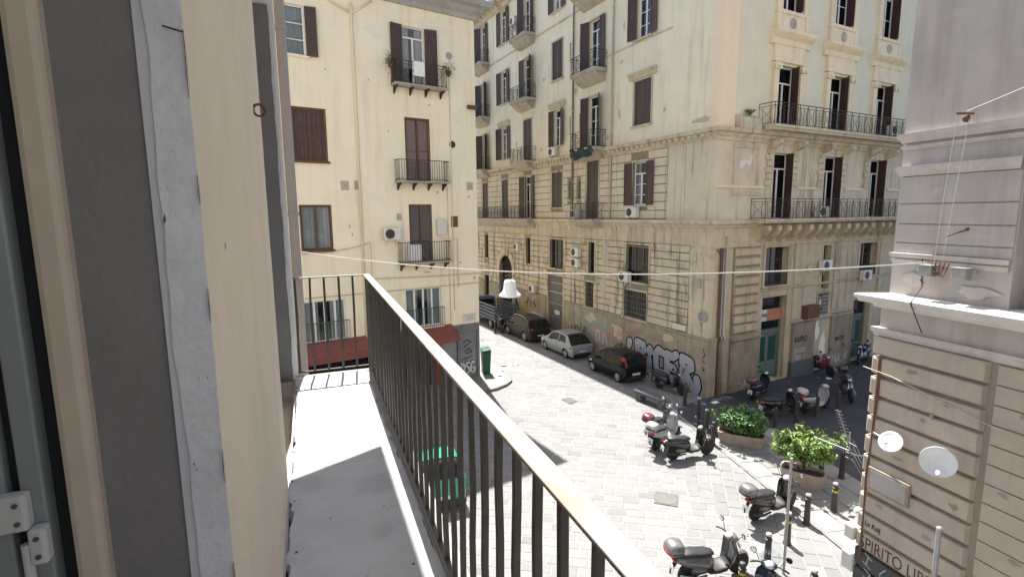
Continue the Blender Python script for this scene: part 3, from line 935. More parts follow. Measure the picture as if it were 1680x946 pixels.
# left corner pavement with a rounded nose
mb = MB()
nose = [(6.2, 24.05), (7.9, 24.15), (8.65, 24.32), (9.35, 24.72), (9.85, 25.25), (10.08, 25.9), (10.1, 26.5), (10.0, 27.4), (9.5, 40.0), (8.6, 40.0), (8.0, 26.6), (0.2, 25.2), (0.2, 22.75)]
n = len(nose)
mb.quad(*[(x, y, 0.13) for x, y in nose])
for i in range(n):
    a, b = nose[i], nose[(i + 1) % n]
    mb.quad((a[0], a[1], -0.05), (b[0], b[1], -0.05), (b[0], b[1], 0.13), (a[0], a[1], 0.13))
tag(O('pavement', mb, 'slab'), kind='structure').data.color_attributes.new('tone', 'FLOAT_COLOR', 'POINT')
for d in bpy.data.objects['pavement.001'].data.color_attributes['tone'].data:
    d.color = (1, 1, 1, 1)
for i in range(1, 7):
    a, b = nose[i], nose[i + 1] if i < 7 else nose[7]
    mb = MB()
    ca = Vector((8.6, 26.2))
    a, b = Vector(a), Vector(b)
    a2, b2 = a + (ca - a).normalized() * 0.2, b + (ca - b).normalized() * 0.2
    ao, bo = a - (ca - a).normalized() * 0.02, b - (ca - b).normalized() * 0.02
    mb.hexa([(ao.x, ao.y, -0.05), (bo.x, bo.y, -0.05), (b2.x, b2.y, -0.05), (a2.x, a2.y, -0.05), (ao.x, ao.y, 0.137), (bo.x, bo.y, 0.137), (b2.x, b2.y, 0.137), (a2.x, a2.y, 0.137)])
    O('kerb_stone', mb, 'kerb', bpy.data.objects['pavement.001'])

# ------------------------------------------------------------------ our own building: wall, door reveal, balcony
own = thing('apartment_building', 'beige apartment building with the iron railed balcony the view is taken from', 'building', (-0.19, 0, 0))
WX = -0.19
Z0 = CAM_Z - 1.6          # balcony floor
def jag(u, amp, seed):
    return amp * (math.sin(u * 7.1 + seed) * 0.5 + math.sin(u * 17.3 + seed * 2.1) * 0.3 + math.sin(u * 41.0 + seed * 3.3) * 0.2)
def strip(name, parent, fa, fb, z0, z1, dz, mat, thick=None):
    """vertical ribbon between two ragged edges fa(z), fb(z) -> xyz"""
    mb = MB()
    n = int((z1 - z0) / dz)
    for i in range(n):
        a, b = z0 + (z1 - z0) * i / n, z0 + (z1 - z0) * (i + 1) / n
        mb.quad(fa(a), fb(a), fb(b), fa(b))
    return O(name, mb, mat, parent)
RY = 1.155               # the near reveal
zt, zb = CAM_Z + 3.0, Z0
strip('wall', own, lambda z: (WX, RY + 0.014 + jag(z, 0.008, 1.0), z), lambda z: (WX, 3.18 + jag(z, 0.012, 4.0), z), zb, zt, 0.03, 'beige_wall')
# second door opening: near reveal, far reveal, recessed door
strip('door_reveal', own, lambda z: (WX - 0.001, 3.18 + jag(z, 0.012, 4.0), z), lambda z: (WX - 0.3, 3.21, z), zb, zt, 0.05, 'edge_white')
strip('door_reveal', own, lambda z: (WX + jag(z, 0.004, 2.0), 5.35, z), lambda z: (WX - 0.30, 5.35, z), zb, Z0 + 3.45, 0.05, 'reveal_grey')
strip('door_edge', own, lambda z: (WX + 0.012, 5.342, z), lambda z: (WX - 0.012 + jag(z, 0.006, 8.0), 5.342, z), zb, zt, 0.03, 'edge_white')
mb = MB()
mb.box(WX - 0.32, WX - 0.29, 3.2, 5.36, Z0, Z0 + 3.5)
O('balcony_door', mb, 'shutter_grey', own)
mb = MB()
mb.box(WX - 0.34, WX - 0.003, 3.19, 5.36, Z0 + 3.45, zt)
O('lintel', mb, 'edge_lilac', own)
# wall beyond the second door and end of the building with its pipe
mb = MB()
mb.box(WX - 6, WX, 5.36, 5.95, 0.0, zt + 9)
O('wall', mb, 'beige_wall', own)
mb = MB()
mb.box(WX, WX + 0.03, 5.46, 5.62, Z0 - 0.6, zt + 6)
O('wall_strip', mb, 'edge_lilac', own)
mb = MB()
mb.tube([(WX + 0.075, 5.85, 0), (WX + 0.075, 5.85, 20)], 0.05, 10)
O('downpipe', mb, 'mauve', own, smooth=True)
for zz in (7.2, 9.0, 10.8):
    mb = MB()
    mb.lathe([(0.058, 0), (0.058, 0.04)], (WX + 0.075, 5.85, zz), n=10)
    O('pipe_collar', mb, 'mauve', own)
# near reveal of our own door, facing us: chipped white edge, lilac strip, grey panel, cream frame, aluminium leaf
def rx(x):
    return lambda z, x=x: (x, RY, z)
strip('door_edge', own, lambda z: (WX + 0.002, RY + 0.014 + jag(z, 0.008, 1.0), z), lambda z: (-0.248 + jag(z, 0.006, 5.0), RY - 0.004, z), zb, zt, 0.02, 'edge_white')
strip('door_edge', own, lambda z: (-0.243 + jag(z, 0.002, 5.0), RY, z), lambda z: (-0.263, RY - 0.002, z), zb, zt, 0.04, 'edge_lilac')
# flaking along the paint edges: dark cracks, loose flakes, pock marks
M['crack'] = plain('dark_crack', (0.05, 0.04, 0.032), 0.95, 0, 0.1)
M['flake'] = surf('lifted_paint_flake', (0.78, 0.77, 0.74), (0.68, 0.67, 0.64), scale=20, bump=0.2)
rgc = random.Random(8)
zc_ = zb + 0.3
while zc_ < zt:
    ln = rgc.uniform(0.04, 0.26)
    mb = MB()
    n = max(3, int(ln / 0.012))
    for i in range(n):
        a, b = zc_ + ln * i / n, zc_ + ln * (i + 1) / n
        wa = 0.0003 + 0.0008 * math.sin(math.pi * i / n) * rgc.uniform(0.4, 1)
        wb_ = 0.0003 + 0.0008 * math.sin(math.pi * (i + 1) / n) * rgc.uniform(0.4, 1)
        f = lambda z: (WX + 0.0035, RY + 0.012 + jag(z, 0.008, 1.0))
        pa, pb = f(a), f(b)
        mb.quad((pa[0], pa[1] - wa, a), (pa[0], pa[1] + wa * 2, a), (pb[0], pb[1] + wb_ * 2, b), (pb[0], pb[1] - wb_, b))
        mb.quad((pa[0] - 0.001, pa[1] - 0.003, a), (pa[0] - 0.001 - wa, pa[1] - 0.006, a), (pb[0] - 0.001 - wb_, pb[1] - 0.006, b), (pb[0] - 0.001, pb[1] - 0.003, b))
    O('paint_crack', mb, 'crack', own)
    zc_ += ln + rgc.uniform(0.02, 0.3)
for i in range(26):
    z = rgc.uniform(zb + 0.6, zt - 0.6)
    big_ = rgc.random() < 0.5
    mb = MB()
    n = 9
    if big_:                      # a lifted flake on the inner edge of the white strip
        x, y, w, h = -0.246 + jag(z, 0.006, 5.0), RY - 0.0065, rgc.uniform(0.002, 0.005), rgc.uniform(0.008, 0.03)
    else:                         # a pock mark on the strip
        x, y, w, h = rgc.uniform(-0.238, -0.2), RY - 0.0008 + 0.0, rgc.uniform(0.0006, 0.0014), rgc.uniform(0.001, 0.003)
        y = RY - 0.004 + (x + 0.248) / 0.058 * 0.018 - 0.0045
    mb.quad(*[(x + w * rgc.uniform(.6, 1.2) * math.cos(2 * math.pi * k / n), y, z + h * rgc.uniform(.6, 1.2) * math.sin(2 * math.pi * k / n)) for k in range(n)])
    O('paint_flake' if big_ else 'pock_mark', mb, 'flake' if big_ else 'crack', own)
for i in range(9):
    z, y = rgc.uniform(zb + 0.5, zt - 0.8), rgc.uniform(1.4, 3.0)
    w, h = rgc.uniform(0.003, 0.008), rgc.uniform(0.004, 0.02)
    mb = MB()
    mb.quad(*[(WX + 0.0015, y + w * rgc.uniform(.5, 1.2) * math.cos(2 * math.pi * k / 9), z + h * rgc.uniform(.5, 1.2) * math.sin(2 * math.pi * k / 9)) for k in range(9)])
    O('pock_mark', mb, 'edge_white' if i % 2 else 'reveal_grey', own)
mb = MB()
mb.box(-0.392, -0.262, RY + 0.004, RY + 0.10, zb, zt)
O('reveal_panel', mb, 'reveal_grey', own)
mb = MB()
mb.box(-0.440, -0.390, RY - 0.03, RY + 0.05, zb, zt)
O('door_frame', mb, 'cream_frame', own, bevel=0.012)
mb = MB()
mb.box(-0.465, -0.440, RY + 0.0, RY + 0.06, zb, zt)
O('door_seal', mb, 'gasket', own)
leaf = MB()
leaf.box(-0.500, -0.4655, RY - 0.035, RY + 0.03, zb, zt)
lf = O('door_leaf', leaf, 'alu', own, bevel=0.004)
mb = MB()
mb.box(-0.515, -0.501, RY - 0.02, RY + 0.03, zb, zt)
O('seal', mb, 'gasket', lf)
mb = MB()
mb.box(-0.56, -0.516, RY - 0.04, RY + 0.02, zb, zt)
O('stile', mb, 'alu', lf, bevel=0.004)
mb = MB()
mb.box(-0.9, -0.56, RY - 0.01, RY + 0.005, zb, zt)
O('pane', mb, 'glass', lf)
for hx, hz, w in ((-0.513, CAM_Z - 0.508, 0.030), (-0.475, CAM_Z - 0.575, 0.013)):
    mb = MB()
    mb.box(hx - w, hx + w, RY - 0.062, RY - 0.034, hz - 0.034, hz + 0.034)
    h = O('hinge', mb, 'white_hinge', lf, bevel=0.006)
    for dz in (-0.017, 0.017):
        for dx in ((-0.014, 0.016) if w > 0.02 else (0.0,)):
            mb = MB()
            mb.lathe([(0.0045, 0), (0.0045, 0.003)], (hx + dx, RY - 0.062, hz + dz), n=10, d=(0, -1, 0))
            O('screw', mb, 'screw', h)
mb = MB()
mb.tube([(-0.4945, RY - 0.05, CAM_Z - 0.57), (-0.4945, RY - 0.05, CAM_Z - 0.66)], 0.008, 10)
O('hinge_pin', mb, 'white_hinge', lf)
# ring hook and nails in the wall
mb = MB()
cy_, cz_ = 2.73, CAM_Z + 0.48
mb.tube([(WX + 0.022 + 0.024 * math.cos(a), cy_ + 0.01 * math.cos(a), cz_ + 0.026 * math.sin(a)) for a in [k * math.pi / 8 for k in range(17)]], 0.006, 6)
mb.tube([(WX - 0.01, cy_, cz_), (WX + 0.004, cy_, cz_)], 0.006, 6)
O('ring_hook', mb, 'rust', own, smooth=True)
for (yy, zz, x) in ((RY + 0.006, CAM_Z + 0.335, WX - 0.01),):
    mb = MB()
    mb.tube([(x - 0.018, yy - 0.012, zz + 0.004), (x + 0.014, yy - 0.012, zz - 0.003)], 0.0018, 6)
    O('nail', mb, 'rust', own)
# bulk of the building behind and above
mb = MB()
mb.box(-12, WX - 0.345, 1.26, 5.34, 0.0, 24)
mb.box(-12, WX - 0.35, -14, 0.6, Z0 + 3.2, 24)
mb.box(-12, WX - 0.02, -14, 5.94, 0.0, Z0 - 0.2)
mb.box(-12, -1.5, -14, 1.26, Z0 - 0.2, Z0 + 3.2)
O('building_body', mb, 'beige_wall', own)
mb = MB()
mb.box(WX - 0.33, WX, -14, 5.355, zt + 0.002, 24)
O('wall', mb, 'beige_wall', own)
mb = MB()
mb.box(WX - 0.33, WX, -14, -1.2, Z0 + 0.002, zt)
O('wall', mb, 'beige_wall', own)
# balcony
BX, BY = 0.545, 5.50
mb = MB()
mb.box(WX, BX - 0.055, -3.0, BY - 0.06, Z0 - 0.17, Z0)
bal = O('balcony', mb, 'bal_floor', own)
for a, b in ((-3.0, 0.9), (0.904, 3.36), (3.364, BY - 0.064)):
    mb = MB()
    mb.box(WX + 0.01, BX - 0.06, a, b, Z0 + 0.001, Z0 + 0.010)
    O('floor_slab', mb, 'bal_floor', bal)
mb = MB()
mb.box(BX - 0.0548, BX + 0.05, -3.0, BY + 0.06, Z0 - 0.19, Z0 - 0.012)
mb.box(WX, BX - 0.055, BY - 0.0598, BY + 0.06, Z0 - 0.19, Z0 - 0.012)
O('stone_edge', mb, 'bal_edge', bal)
for i in range(5):
    mb = MB()
    mb.box(WX, BX - 0.1, -2.5 + i * 1.7, -2.2 + i * 1.7, Z0 - 0.75, Z0 - 0.192)
    O('stone_bracket', mb, 'bal_edge', bal)
ZR = CAM_Z - 0.60
def xr_(y):                       # the front railing closes slightly on the wall towards us
    return 0.485 + 0.0112 * y
def rail_piece(name, y0, y1, hw, z0, z1, mat, bev=0.003):
    mb = MB()
    a, b = xr_(y0), xr_(y1)
    mb.hexa([(a - hw, y0, z0), (a + hw, y0, z0), (b + hw, y1, z0), (b - hw, y1, z0), (a - hw, y0, z1), (a + hw, y0, z1), (b + hw, y1, z1), (b - hw, y1, z1)])
    return O(name, mb, mat, bal, bevel=bev)
rail_piece('top_rail', -3.0, 2.09, 0.031, ZR - 0.013, ZR, 'rail_top')
rail_piece('top_rail', 2.094, BY + 0.02, 0.031, ZR - 0.013, ZR, 'rail_top')
rail = MB()
rail.box(WX, BX - 0.031, BY - 0.02, BY + 0.02, ZR - 0.012, ZR - 0.0005)
O('top_rail', rail, 'rail_top', bal, bevel=0.003)
rail_piece('bottom_rail', -3.0, BY, 0.012, Z0 + 0.035, Z0 + 0.046, 'rail_iron', 0)
rail = MB()
rail.box(WX, BX - 0.013, BY - 0.012, BY + 0.012, Z0 + 0.035, Z0 + 0.046)
O('bottom_rail', rail, 'rail_iron', bal)
def bar_mesh(seed):
    mb = MB()
    w = 0.0095
    n = 5
    rg = random.Random(seed)
    pts = []
    for i in range(n + 1):
        pts.append((rg.uniform(-.0035, .0035), rg.uniform(-.0035, .0035), 0.95 * i / n))
    for i in range(n):
        a, b = pts[i], pts[i + 1]
        d = 0.0105
        mb.hexa([(a[0] - d, a[1] - w, a[2]), (a[0] + d, a[1] - w, a[2]), (a[0] + d, a[1] + w, a[2]), (a[0] - d, a[1] + w, a[2]),
                 (b[0] - d, b[1] - w, b[2]), (b[0] + d, b[1] - w, b[2]), (b[0] + d, b[1] + w, b[2]), (b[0] - d, b[1] + w, b[2])])
    return mb
barm = []
for sd in range(9):
    o = O('bar', bar_mesh(sd), 'rail_iron', bal, local=True)
    barm.append(o)
spots = [(xr_(5.40 - 0.148 * i), 5.40 - 0.148 * i) for i in range(57)] + [(0.41 - 0.137 * i, BY) for i in range(5)]
for i, (x, y) in enumerate(spots):
    o = barm[i] if i < 9 else barm[(i * 5) % 9].copy()
    if i >= 9:
        C.objects.link(o)
    o.location = Vector((x, y, Z0 + 0.037)) - own.location
    o.rotation_euler.z = random.uniform(-0.15, 0.15)
for x, y in ((xr_(BY), BY), ):
    mb = MB()
    mb.box(x - 0.016, x + 0.016, y - 0.016, y + 0.016, Z0 - 0.01, ZR - 0.012)
    O('post', mb, 'rail_iron', bal)
# balcony of the floor above: its shade falls on ours
mb = MB()
mb.hexa([(WX, -3.0, Z0 + 4.25), (0.615, -3.0, Z0 + 4.25), (0.615, 5.75, Z0 + 4.25), (WX, 5.36, Z0 + 4.25), (WX, -3.0, Z0 + 4.45), (0.615, -3.0, Z0 + 4.45), (0.615, 5.75, Z0 + 4.45), (WX, 5.36, Z0 + 4.45)])
ub = O('balcony', mb, 'bal_floor', own, fix=True)
mb = MB()
for i in range(60):
    mb.box(0.55, 0.57, 5.4 - 0.14 * i, 5.42 - 0.14 * i, Z0 + 4.45, Z0 + 5.4)
mb.box(0.535, 0.585, -3, 5.5, Z0 + 5.4, Z0 + 5.42)
O('railing', mb, 'rail_iron', ub)
# grime gathered along the wall foot and the edge, hairline cracks
M['grime'] = surf('floor_grime', (0.10, 0.095, 0.088), (0.17, 0.165, 0.155), scale=25, bump=0.3, speck=0.3)
rgd = random.Random(21)
for xg, sgn, y0_, y1_, k in ((WX + 0.012, 1, 1.8, 5.2, 34), (BX - 0.062, -1, 1.6, 5.3, 22)):
    for i in range(k):
        y = rgd.uniform(y0_, y1_)
        w, l = rgd.uniform(0.004, 0.028 if sgn > 0 else 0.012), rgd.uniform(0.02, 0.12)
        mb = MB()
        mb.quad(*[(xg + sgn * max(0, w * rgd.uniform(.5, 1.2) * math.cos(2 * math.pi * q / 11)), y + l * rgd.uniform(.6, 1.2) * math.sin(2 * math.pi * q / 11), Z0 + 0.0112) for q in range(11)])
        O('grime_patch', mb, 'grime', bal)
for (xs_, ys_, n_c) in ((0.1, 2.1, 9), (0.3, 2.75, 7), (-0.05, 3.6, 8), (0.2, 4.3, 7)):
    mb = MB()
    x, y = xs_, ys_
    for i in range(n_c):
        x2, y2 = x + rgd.uniform(-0.02, 0.035), y + rgd.uniform(-0.03, 0.03)
        w = 0.0012
        mb.quad((x, y - w, Z0 + 0.0114), (x2, y2 - w, Z0 + 0.0114), (x2, y2 + w, Z0 + 0.0114), (x, y + w, Z0 + 0.0114))
        x, y = x2, y2
    O('hairline_crack', mb, 'grime', bal)
# crumbs of dirt on the floor
mb = MB()
for i in range(30):
    y = random.uniform(1.9, 4.6)
    x = random.uniform(-0.15, 0.45) if i > 14 else WX + random.uniform(0.01, 0.06)
    r = random.uniform(0.002, 0.0075)
    mb.hexa([(x - r, y - r, Z0 + 0.010), (x + r, y - r * .6, Z0 + 0.010), (x + r, y + r, Z0 + 0.010), (x - r * .7, y + r, Z0 + 0.010),
             (x - r * .5, y - r * .5, Z0 + 0.010 + r * .7), (x + r * .5, y - r * .4, Z0 + 0.01 + r * .7), (x + r * .4, y + r * .5, Z0 + 0.01 + r * .7), (x - r * .4, y + r * .4, Z0 + 0.01 + r * .7)])
tag(O('debris', mb, 'bollard'), 'dark crumbs of dirt on the balcony floor', 'dirt', kind='stuff')

# ------------------------------------------------------------------ corner palazzo
big = thing('corner_palazzo', 'large weathered cream palazzo on the street corner with shuttered windows and iron balconies', 'building', (17.75, 19.35, 0))
CC = [5.3, 9.7, 14.0, 18.3, 22.35, 26.5, 30.7]
MIT = -1.036
def I(o):
    return 0
opsL_low = [(4.35, 6.3, 5.1, 7.2), (9.4, 10.1, 5.15, 7.2), (13.1, 14.95, 5.1, 7.17), (17.9, 18.65, 5.1, 7.15), (26.0, 26.8, 5.0, 7.15),
            (4.45, 6.35, 3.0, 4.57), (9.45, 10.38, 2.95, 4.58), (13.1, 15.15, 0.5, 4.6), (21.05, 23.6, 0.2, 5.5), (25.9, 27.0, 0.2, 3.4)]
opsL_main = [(4.72, 5.89, 9.4, 11.75), (9.1, 10.35, 8.62, 12.2), (13.3, 14.7, 9.4, 11.82), (17.75, 18.85, 8.62, 11.83), (21.75, 22.95, 8.62, 11.82), (25.9, 27.1, 8.62, 11.78), (30.1, 31.3, 9.4, 11.8)]
opsL_up = [(4.52, 5.92, 13.7, 16.05), (9.2, 10.25, 12.95, 16.08), (13.5, 14.42, 13.6, 16.0), (17.65, 18.95, 12.95, 16.07), (21.85, 22.95, 13.5, 16.05), (26.0, 27.0, 12.95, 16.0), (30.2, 31.2, 13.5, 16.0),
           (4.72, 5.75, 18.2, 20.8), (9.15, 10.2, 17.45, 20.5), (13.3, 14.68, 18.0, 20.5), (17.75, 18.85, 17.45, 20.5), (21.85, 22.9, 17.95, 20.5), (25.95, 27.05, 17.45, 20.4), (30.2, 31.2, 18, 20.5),
           (4.75, 5.85, 22.5, 25.0), (9.15, 10.2, 21.95, 25.1), (13.5, 14.5, 22.4, 25.0), (17.75, 18.8, 21.95, 25.2), (21.85, 22.9, 22.6, 25.2), (25.95, 27.0, 21.95, 25.2), (30.2, 31.2, 22.5, 25.2)]
slits = [(11.1, 11.32, 18.85, 19.9), (12.25, 12.47, 18.85, 19.9), (11.1, 11.32, 14.2, 15.3), (12.25, 12.47, 14.2, 15.3), (11.1, 11.32, 9.9, 11.1), (12.25, 12.47, 9.9, 11.1)]
wall_sheet('lower_wall', big, FL, 0, 36, 0, 8.2, opsL_low, 'joint')
wall_sheet('main_floor_wall', big, FL, 0, 36, 8.2, 12.4, opsL_main + slits[4:], 'joint')
wall_sheet('upper_wall', big, FL, 0, 36, 12.4, 25.6, opsL_up + slits[:4], 'big_upper')
courses(big, FL, 1.35, 29.5, 2.95, 7.38, 0.40, opsL_low, 'big_lower')
courses(big, FL, 3.1, 29.5, 8.66, 12.28, 0.45, opsL_main + slits[4:], 'big_main', proud=0.035, gap=0.04)
for q in slits:
    mb = MB()
    mb.fbox(FL, q[0], q[1], -0.2, -0.17, q[2], q[3])
    O('slit_window', mb, 'dark_frame', big)
    mb = MB()
    mb.fbox(FL, q[0] - 0.07, q[1] + 0.07, -0.01, 0.025, q[2] - 0.08, q[2])
    O('slit_sill', mb, 'big_trim', big)
# corner piers and plinth
mb = MB()
mb.fbox(FL, 0.0, 1.3, -0.2, 0.06, 2.95, 7.38)
O('corner_pier', mb, 'big_lower', big)
mb = MB()
mb.fbox(FL, 0.0, 1.84, -0.2, 0.04, 8.62, 12.28)
O('corner_pier', mb, 'big_main', big)
mb = MB()
mb.fbox(FL, 1.86, 3.06, -0.2, 0.046, 8.62, 12.28)
O('corner_pier', mb, 'big_main', big)
mb = MB()
mb.fbox(FL, 1.87, 3.04, -0.2, 0.014, 12.85, 25.5)
O('pilaster_strip', mb, 'big_upper', big)
mb = MB()
mb.fbox(FL, -0.05, 0.34, -0.2, 0.07, 12.85, 25.5)
O('corner_pilaster', mb, 'peach', big)
mb = MB()
mb.fbox(FR_, 0.0, 1.08, -0.2, 0.06, 12.85, 25.5)
O('corner_pilaster', mb, 'peach', big)
n_ = 0
cuts = [(-0.05, 2.2), (2.22, 6.9), (6.92, 12.95), (15.3, 20.95), (23.75, 25.8), (27.1, 36)]
for a, b in cuts:
    mb = MB()
    mb.fprof(FL, [(0.0, 0.0), (0.11, 0.0), (0.11, 2.72), (0.07, 2.8), (0.13, 2.84), (0.13, 2.92), (0.0, 2.945)], a, b, MIT if a < 0 else 0, 0)
    O('plinth', mb, 'plinth', big, fix=True)
# cornices
cornice(big, FL, 0, 36, 8.05, 8.6, 0.36, 'big_trim', m0=MIT)
mb = MB()
mb.fprof(FL, [(0, 7.38), (0.07, 7.38), (0.07, 7.46), (0.04, 7.5), (0.04, 8.05), (0, 8.05)], 0, 36, MIT, 0)
O('frieze', mb, 'big_trim', big, fix=True)
cornice(big, FL, 0, 36, 12.28, 12.82, 0.34, 'big_trim', m0=MIT, blocks=0.42, bh=0.14)
cornice(big, FL, 0, 36, 25.35, 26.2, 0.75, 'big_trim', 'eaves', m0=MIT, blocks=0.8, bh=0.25)
mb = MB()
mb.fprof(FL, [(0, 21.5), (0.05, 21.52), (0.06, 21.6), (0.0, 21.66)], 3.1, 36)
O('string_course', mb, 'big_trim', big, fix=True)
mb = MB()
mb.fprof(FL, [(0, 18.0), (0.03, 18.02), (0.03, 18.08), (0.0, 18.1)], 3.1, 8.6)
O('string_course', mb, 'big_trim', big, fix=True)
# windows, side street
W = lambda q, **k: window(big, FL, *q, **k)
m_ = dict(casing='big_lower')
W(opsL_low[0], frame='dark_frame', cols=3, rows=2, **m_)
W(opsL_low[1], frame='dark_frame', cols=1, rows=2, **m_)
W(opsL_low[2], frame='dark_frame', cols=3, rows=2, **m_)
W(opsL_low[3], frame='dark_frame', cols=1, rows=2, **m_)
W(opsL_low[4], frame='dark_frame', cols=1, rows=2, **m_)
for q in (opsL_low[5], opsL_low[6]):
    w = W(q, frame='dark_frame', cols=2, rows=2, **m_)
    mb = MB()
    k = round((q[1] - q[0]) / 0.14)
    for i in range(1, k):
        a = q[0] + (q[1] - q[0]) * i / k
        mb.fbox(FL, a - 0.011, a + 0.011, 0.0, 0.022, q[2], q[3])
    for i in range(1, 5):
        a = q[2] + (q[3] - q[2]) * i / 5
        mb.fbox(FL, q[0], q[1], 0.022, 0.034, a - 0.015, a + 0.015)
    O('grille', mb, 'grille', w)
# iron gate under the third bay
q = opsL_low[7]
mb = MB()
mb.fbox(FL, q[0] - 0.16, q[0], -0.02, 0.07, q[2], q[3] + 0.16)
mb.fbox(FL, q[1], q[1] + 0.16, -0.02, 0.07, q[2], q[3] + 0.16)
mb.fbox(FL, q[0], q[1], -0.02, 0.07, q[3], q[3] + 0.16)
g = O('gate', mb, 'big_lower', big)
mb = MB()
k = 16
for i in range(k + 1):
    a = q[0] + (q[1] - q[0]) * i / k
    mb.fbox(FL, a - 0.012, a + 0.012, -0.06, -0.04, q[2], q[3])
for zz in (0.52, 1.5, 2.5, 3.3, 3.36, 4.0, 4.56):
    mb.fbox(FL, q[0], q[1], -0.039, -0.022, zz, zz + 0.05)
O('gate_bars', mb, 'galv', g)
mb = MB()
mb.fbox(FL, q[0], q[1], -0.3, -0.28, q[2], q[3])
O('gate_panel', mb, 'shop_grey', g)
mb = MB()
mb.fbox(FL, 13.6, 14.3, -0.02, 0.0, 1.75, 2.05)
O('sign_board', mb, 'sign_white', g)
mb = MB()
mb.fprof(FL, [(0, 0), (0.75, 0), (0.75, 0.42), (0, 0.52)], 12.9, 15.4)
O('ramp', mb, 'kerb', g, fix=True)
# arched portal
q = opsL_low[8]
mb = MB()
uc, r = (q[0] + q[1]) / 2, (q[1] - q[0]) / 2
zs = q[3] - r
n = 12
for i in range(n):
    a, b = math.pi * i / n, math.pi * (i + 1) / n
    p = lambda t, rr, o: FL.pt(uc - rr * math.cos(t), o, zs + rr * math.sin(t))
    mb.hexa([p(a, r, -0.05), p(b, r, -0.05), p(b, r + 0.55, -0.05), p(a, r + 0.55, -0.05), p(a, r, 0.09), p(b, r, 0.09), p(b, r + 0.55, 0.09), p(a, r + 0.55, 0.09)])
    # spandrel fill up to the opening's rectangle
    x0, x1 = uc - r * math.cos(a), uc - r * math.cos(b)
    z0_, z1_ = zs + r * math.sin(a), zs + r * math.sin(b)
    mb.quad(FL.pt(x0, -0.02, z0_), FL.pt(x1, -0.02, z1_), FL.pt(x1, -0.02, q[3]), FL.pt(x0, -0.02, q[3]))
mb.fbox(FL, q[0] - 0.5, q[0], -0.05, 0.09, 0, zs)
mb.fbox(FL, q[1], q[1] + 0.5, -0.05, 0.09, 0, zs)
pt_ = O('portal', mb, 'big_lower', big)
mb = MB()
mb.fbox(FL, q[0], q[1], -0.35, -0.3, 0, q[3])
O('door', mb, 'interior', pt_)  # flat panel in the unlit-room dark
mb = MB()
mb.fbox(FL, q[0], q[1], -0.29, -0.2, 3.2, 3.35)
mb.fbox(FL, uc - 0.06, uc + 0.06, -0.29, -0.22, 0, 3.2)
O('door_rail', mb, 'shutter_grey', pt_)
window(big, FL, *opsL_low[9], frame='dark_frame', cols=1, rows=1, sill=False, **m_)
# main floor
W(opsL_main[0], shutters='open', rows=3, transom=0.62, curtain='half', **m_)
W(opsL_main[1], shutters='closed', shut_mat='shutter_grey', sill=False, **m_)
W(opsL_main[2], shutters='closed', shut_mat='shutter_grey', **m_)
W(opsL_main[3], shutters='open', cols=2, rows=2, transom=0.6, sill=False, shut_mat='shutter_grey', **m_)
W(opsL_main[4], shutters='closed', shut_mat='shutter_grey', sill=False, **m_)
W(opsL_main[5], shutters='closed', shut_mat='shutter_grey', sill=False, **m_)
# upper floors
up = ['closed', 'open', 'open', 'closed', 'open', 'open', 'open', 'open', 'open', 'closed', 'open', 'open', 'open', 'open', 'open', 'open', 'open', 'open', 'open', 'open', 'open']
for i, (q, s) in enumerate(zip(opsL_up, up)):
    door = (q[3] - q[2]) > 2.85
    W(q, shutters=s, rows=3, transom=0.6 if door or i in (0, 7) else 0.5, sill=not door, casing='big_trim', cw=0.09, open_ang=0.3 if door else 0.16, shut_mat='shutter_grey' if i in (0, 3) else 'shutter_brown', curtain='half' if i in (4, 16) else False)
for uc in (5.22, 13.95, 22.4):
    pediment(big, FL, uc, 16.16, 2.1 if uc > 10 else 2.2)
# balconies
for uc, z in ((9.7, 8.6), (9.7, 12.92), (9.7, 17.42), (9.7, 21.92), (18.3, 12.92), (18.3, 17.42), (18.3, 21.92), (26.5, 12.92), (26.5, 17.42), (26.5, 21.92)):
    balcony(big, FL, uc - 1.3, uc + 1.3, z, 0.95, corbel=0.5 if z > 9 else 0.34, slab=0.2)
balcony(big, FL, 16.9, 29.0, 8.6, 0.95, corbel=0.5, slab=0.2)
# down pipes
for uu in (7.8, 11.9):
    mb = MB()
    mb.tube([FL.pt(uu, 0.10, 8.7 if uu > 10 else 8.66), FL.pt(uu, 0.10, 25.3)], 0.06, 8)
    p = O('downpipe', mb, 'pipe' if uu < 10 else 'grille', big, smooth=True)
    for zz in (9.5, 11, 13.5, 15.5, 18, 20.5, 23):
        mb = MB()
        mb.lathe([(0.075, 0), (0.075, 0.07)], FL.pt(uu, 0.10, zz), n=8)
        O('pipe_collar', mb, 'pipe', p)
mb = MB()
mb.tube([FL.pt(9.0, 0.06, 7.3), FL.pt(9.0, 0.06, 3.0)], 0.04, 6)
O('downpipe', mb, 'pipe', big, smooth=True)
mb = MB()
mb.tube([FL.pt(8.2, 0.05, 7.9), FL.pt(8.2, 0.05, 2.2)], 0.022, 6)
O('downpipe', mb, 'pipe', big, smooth=True)
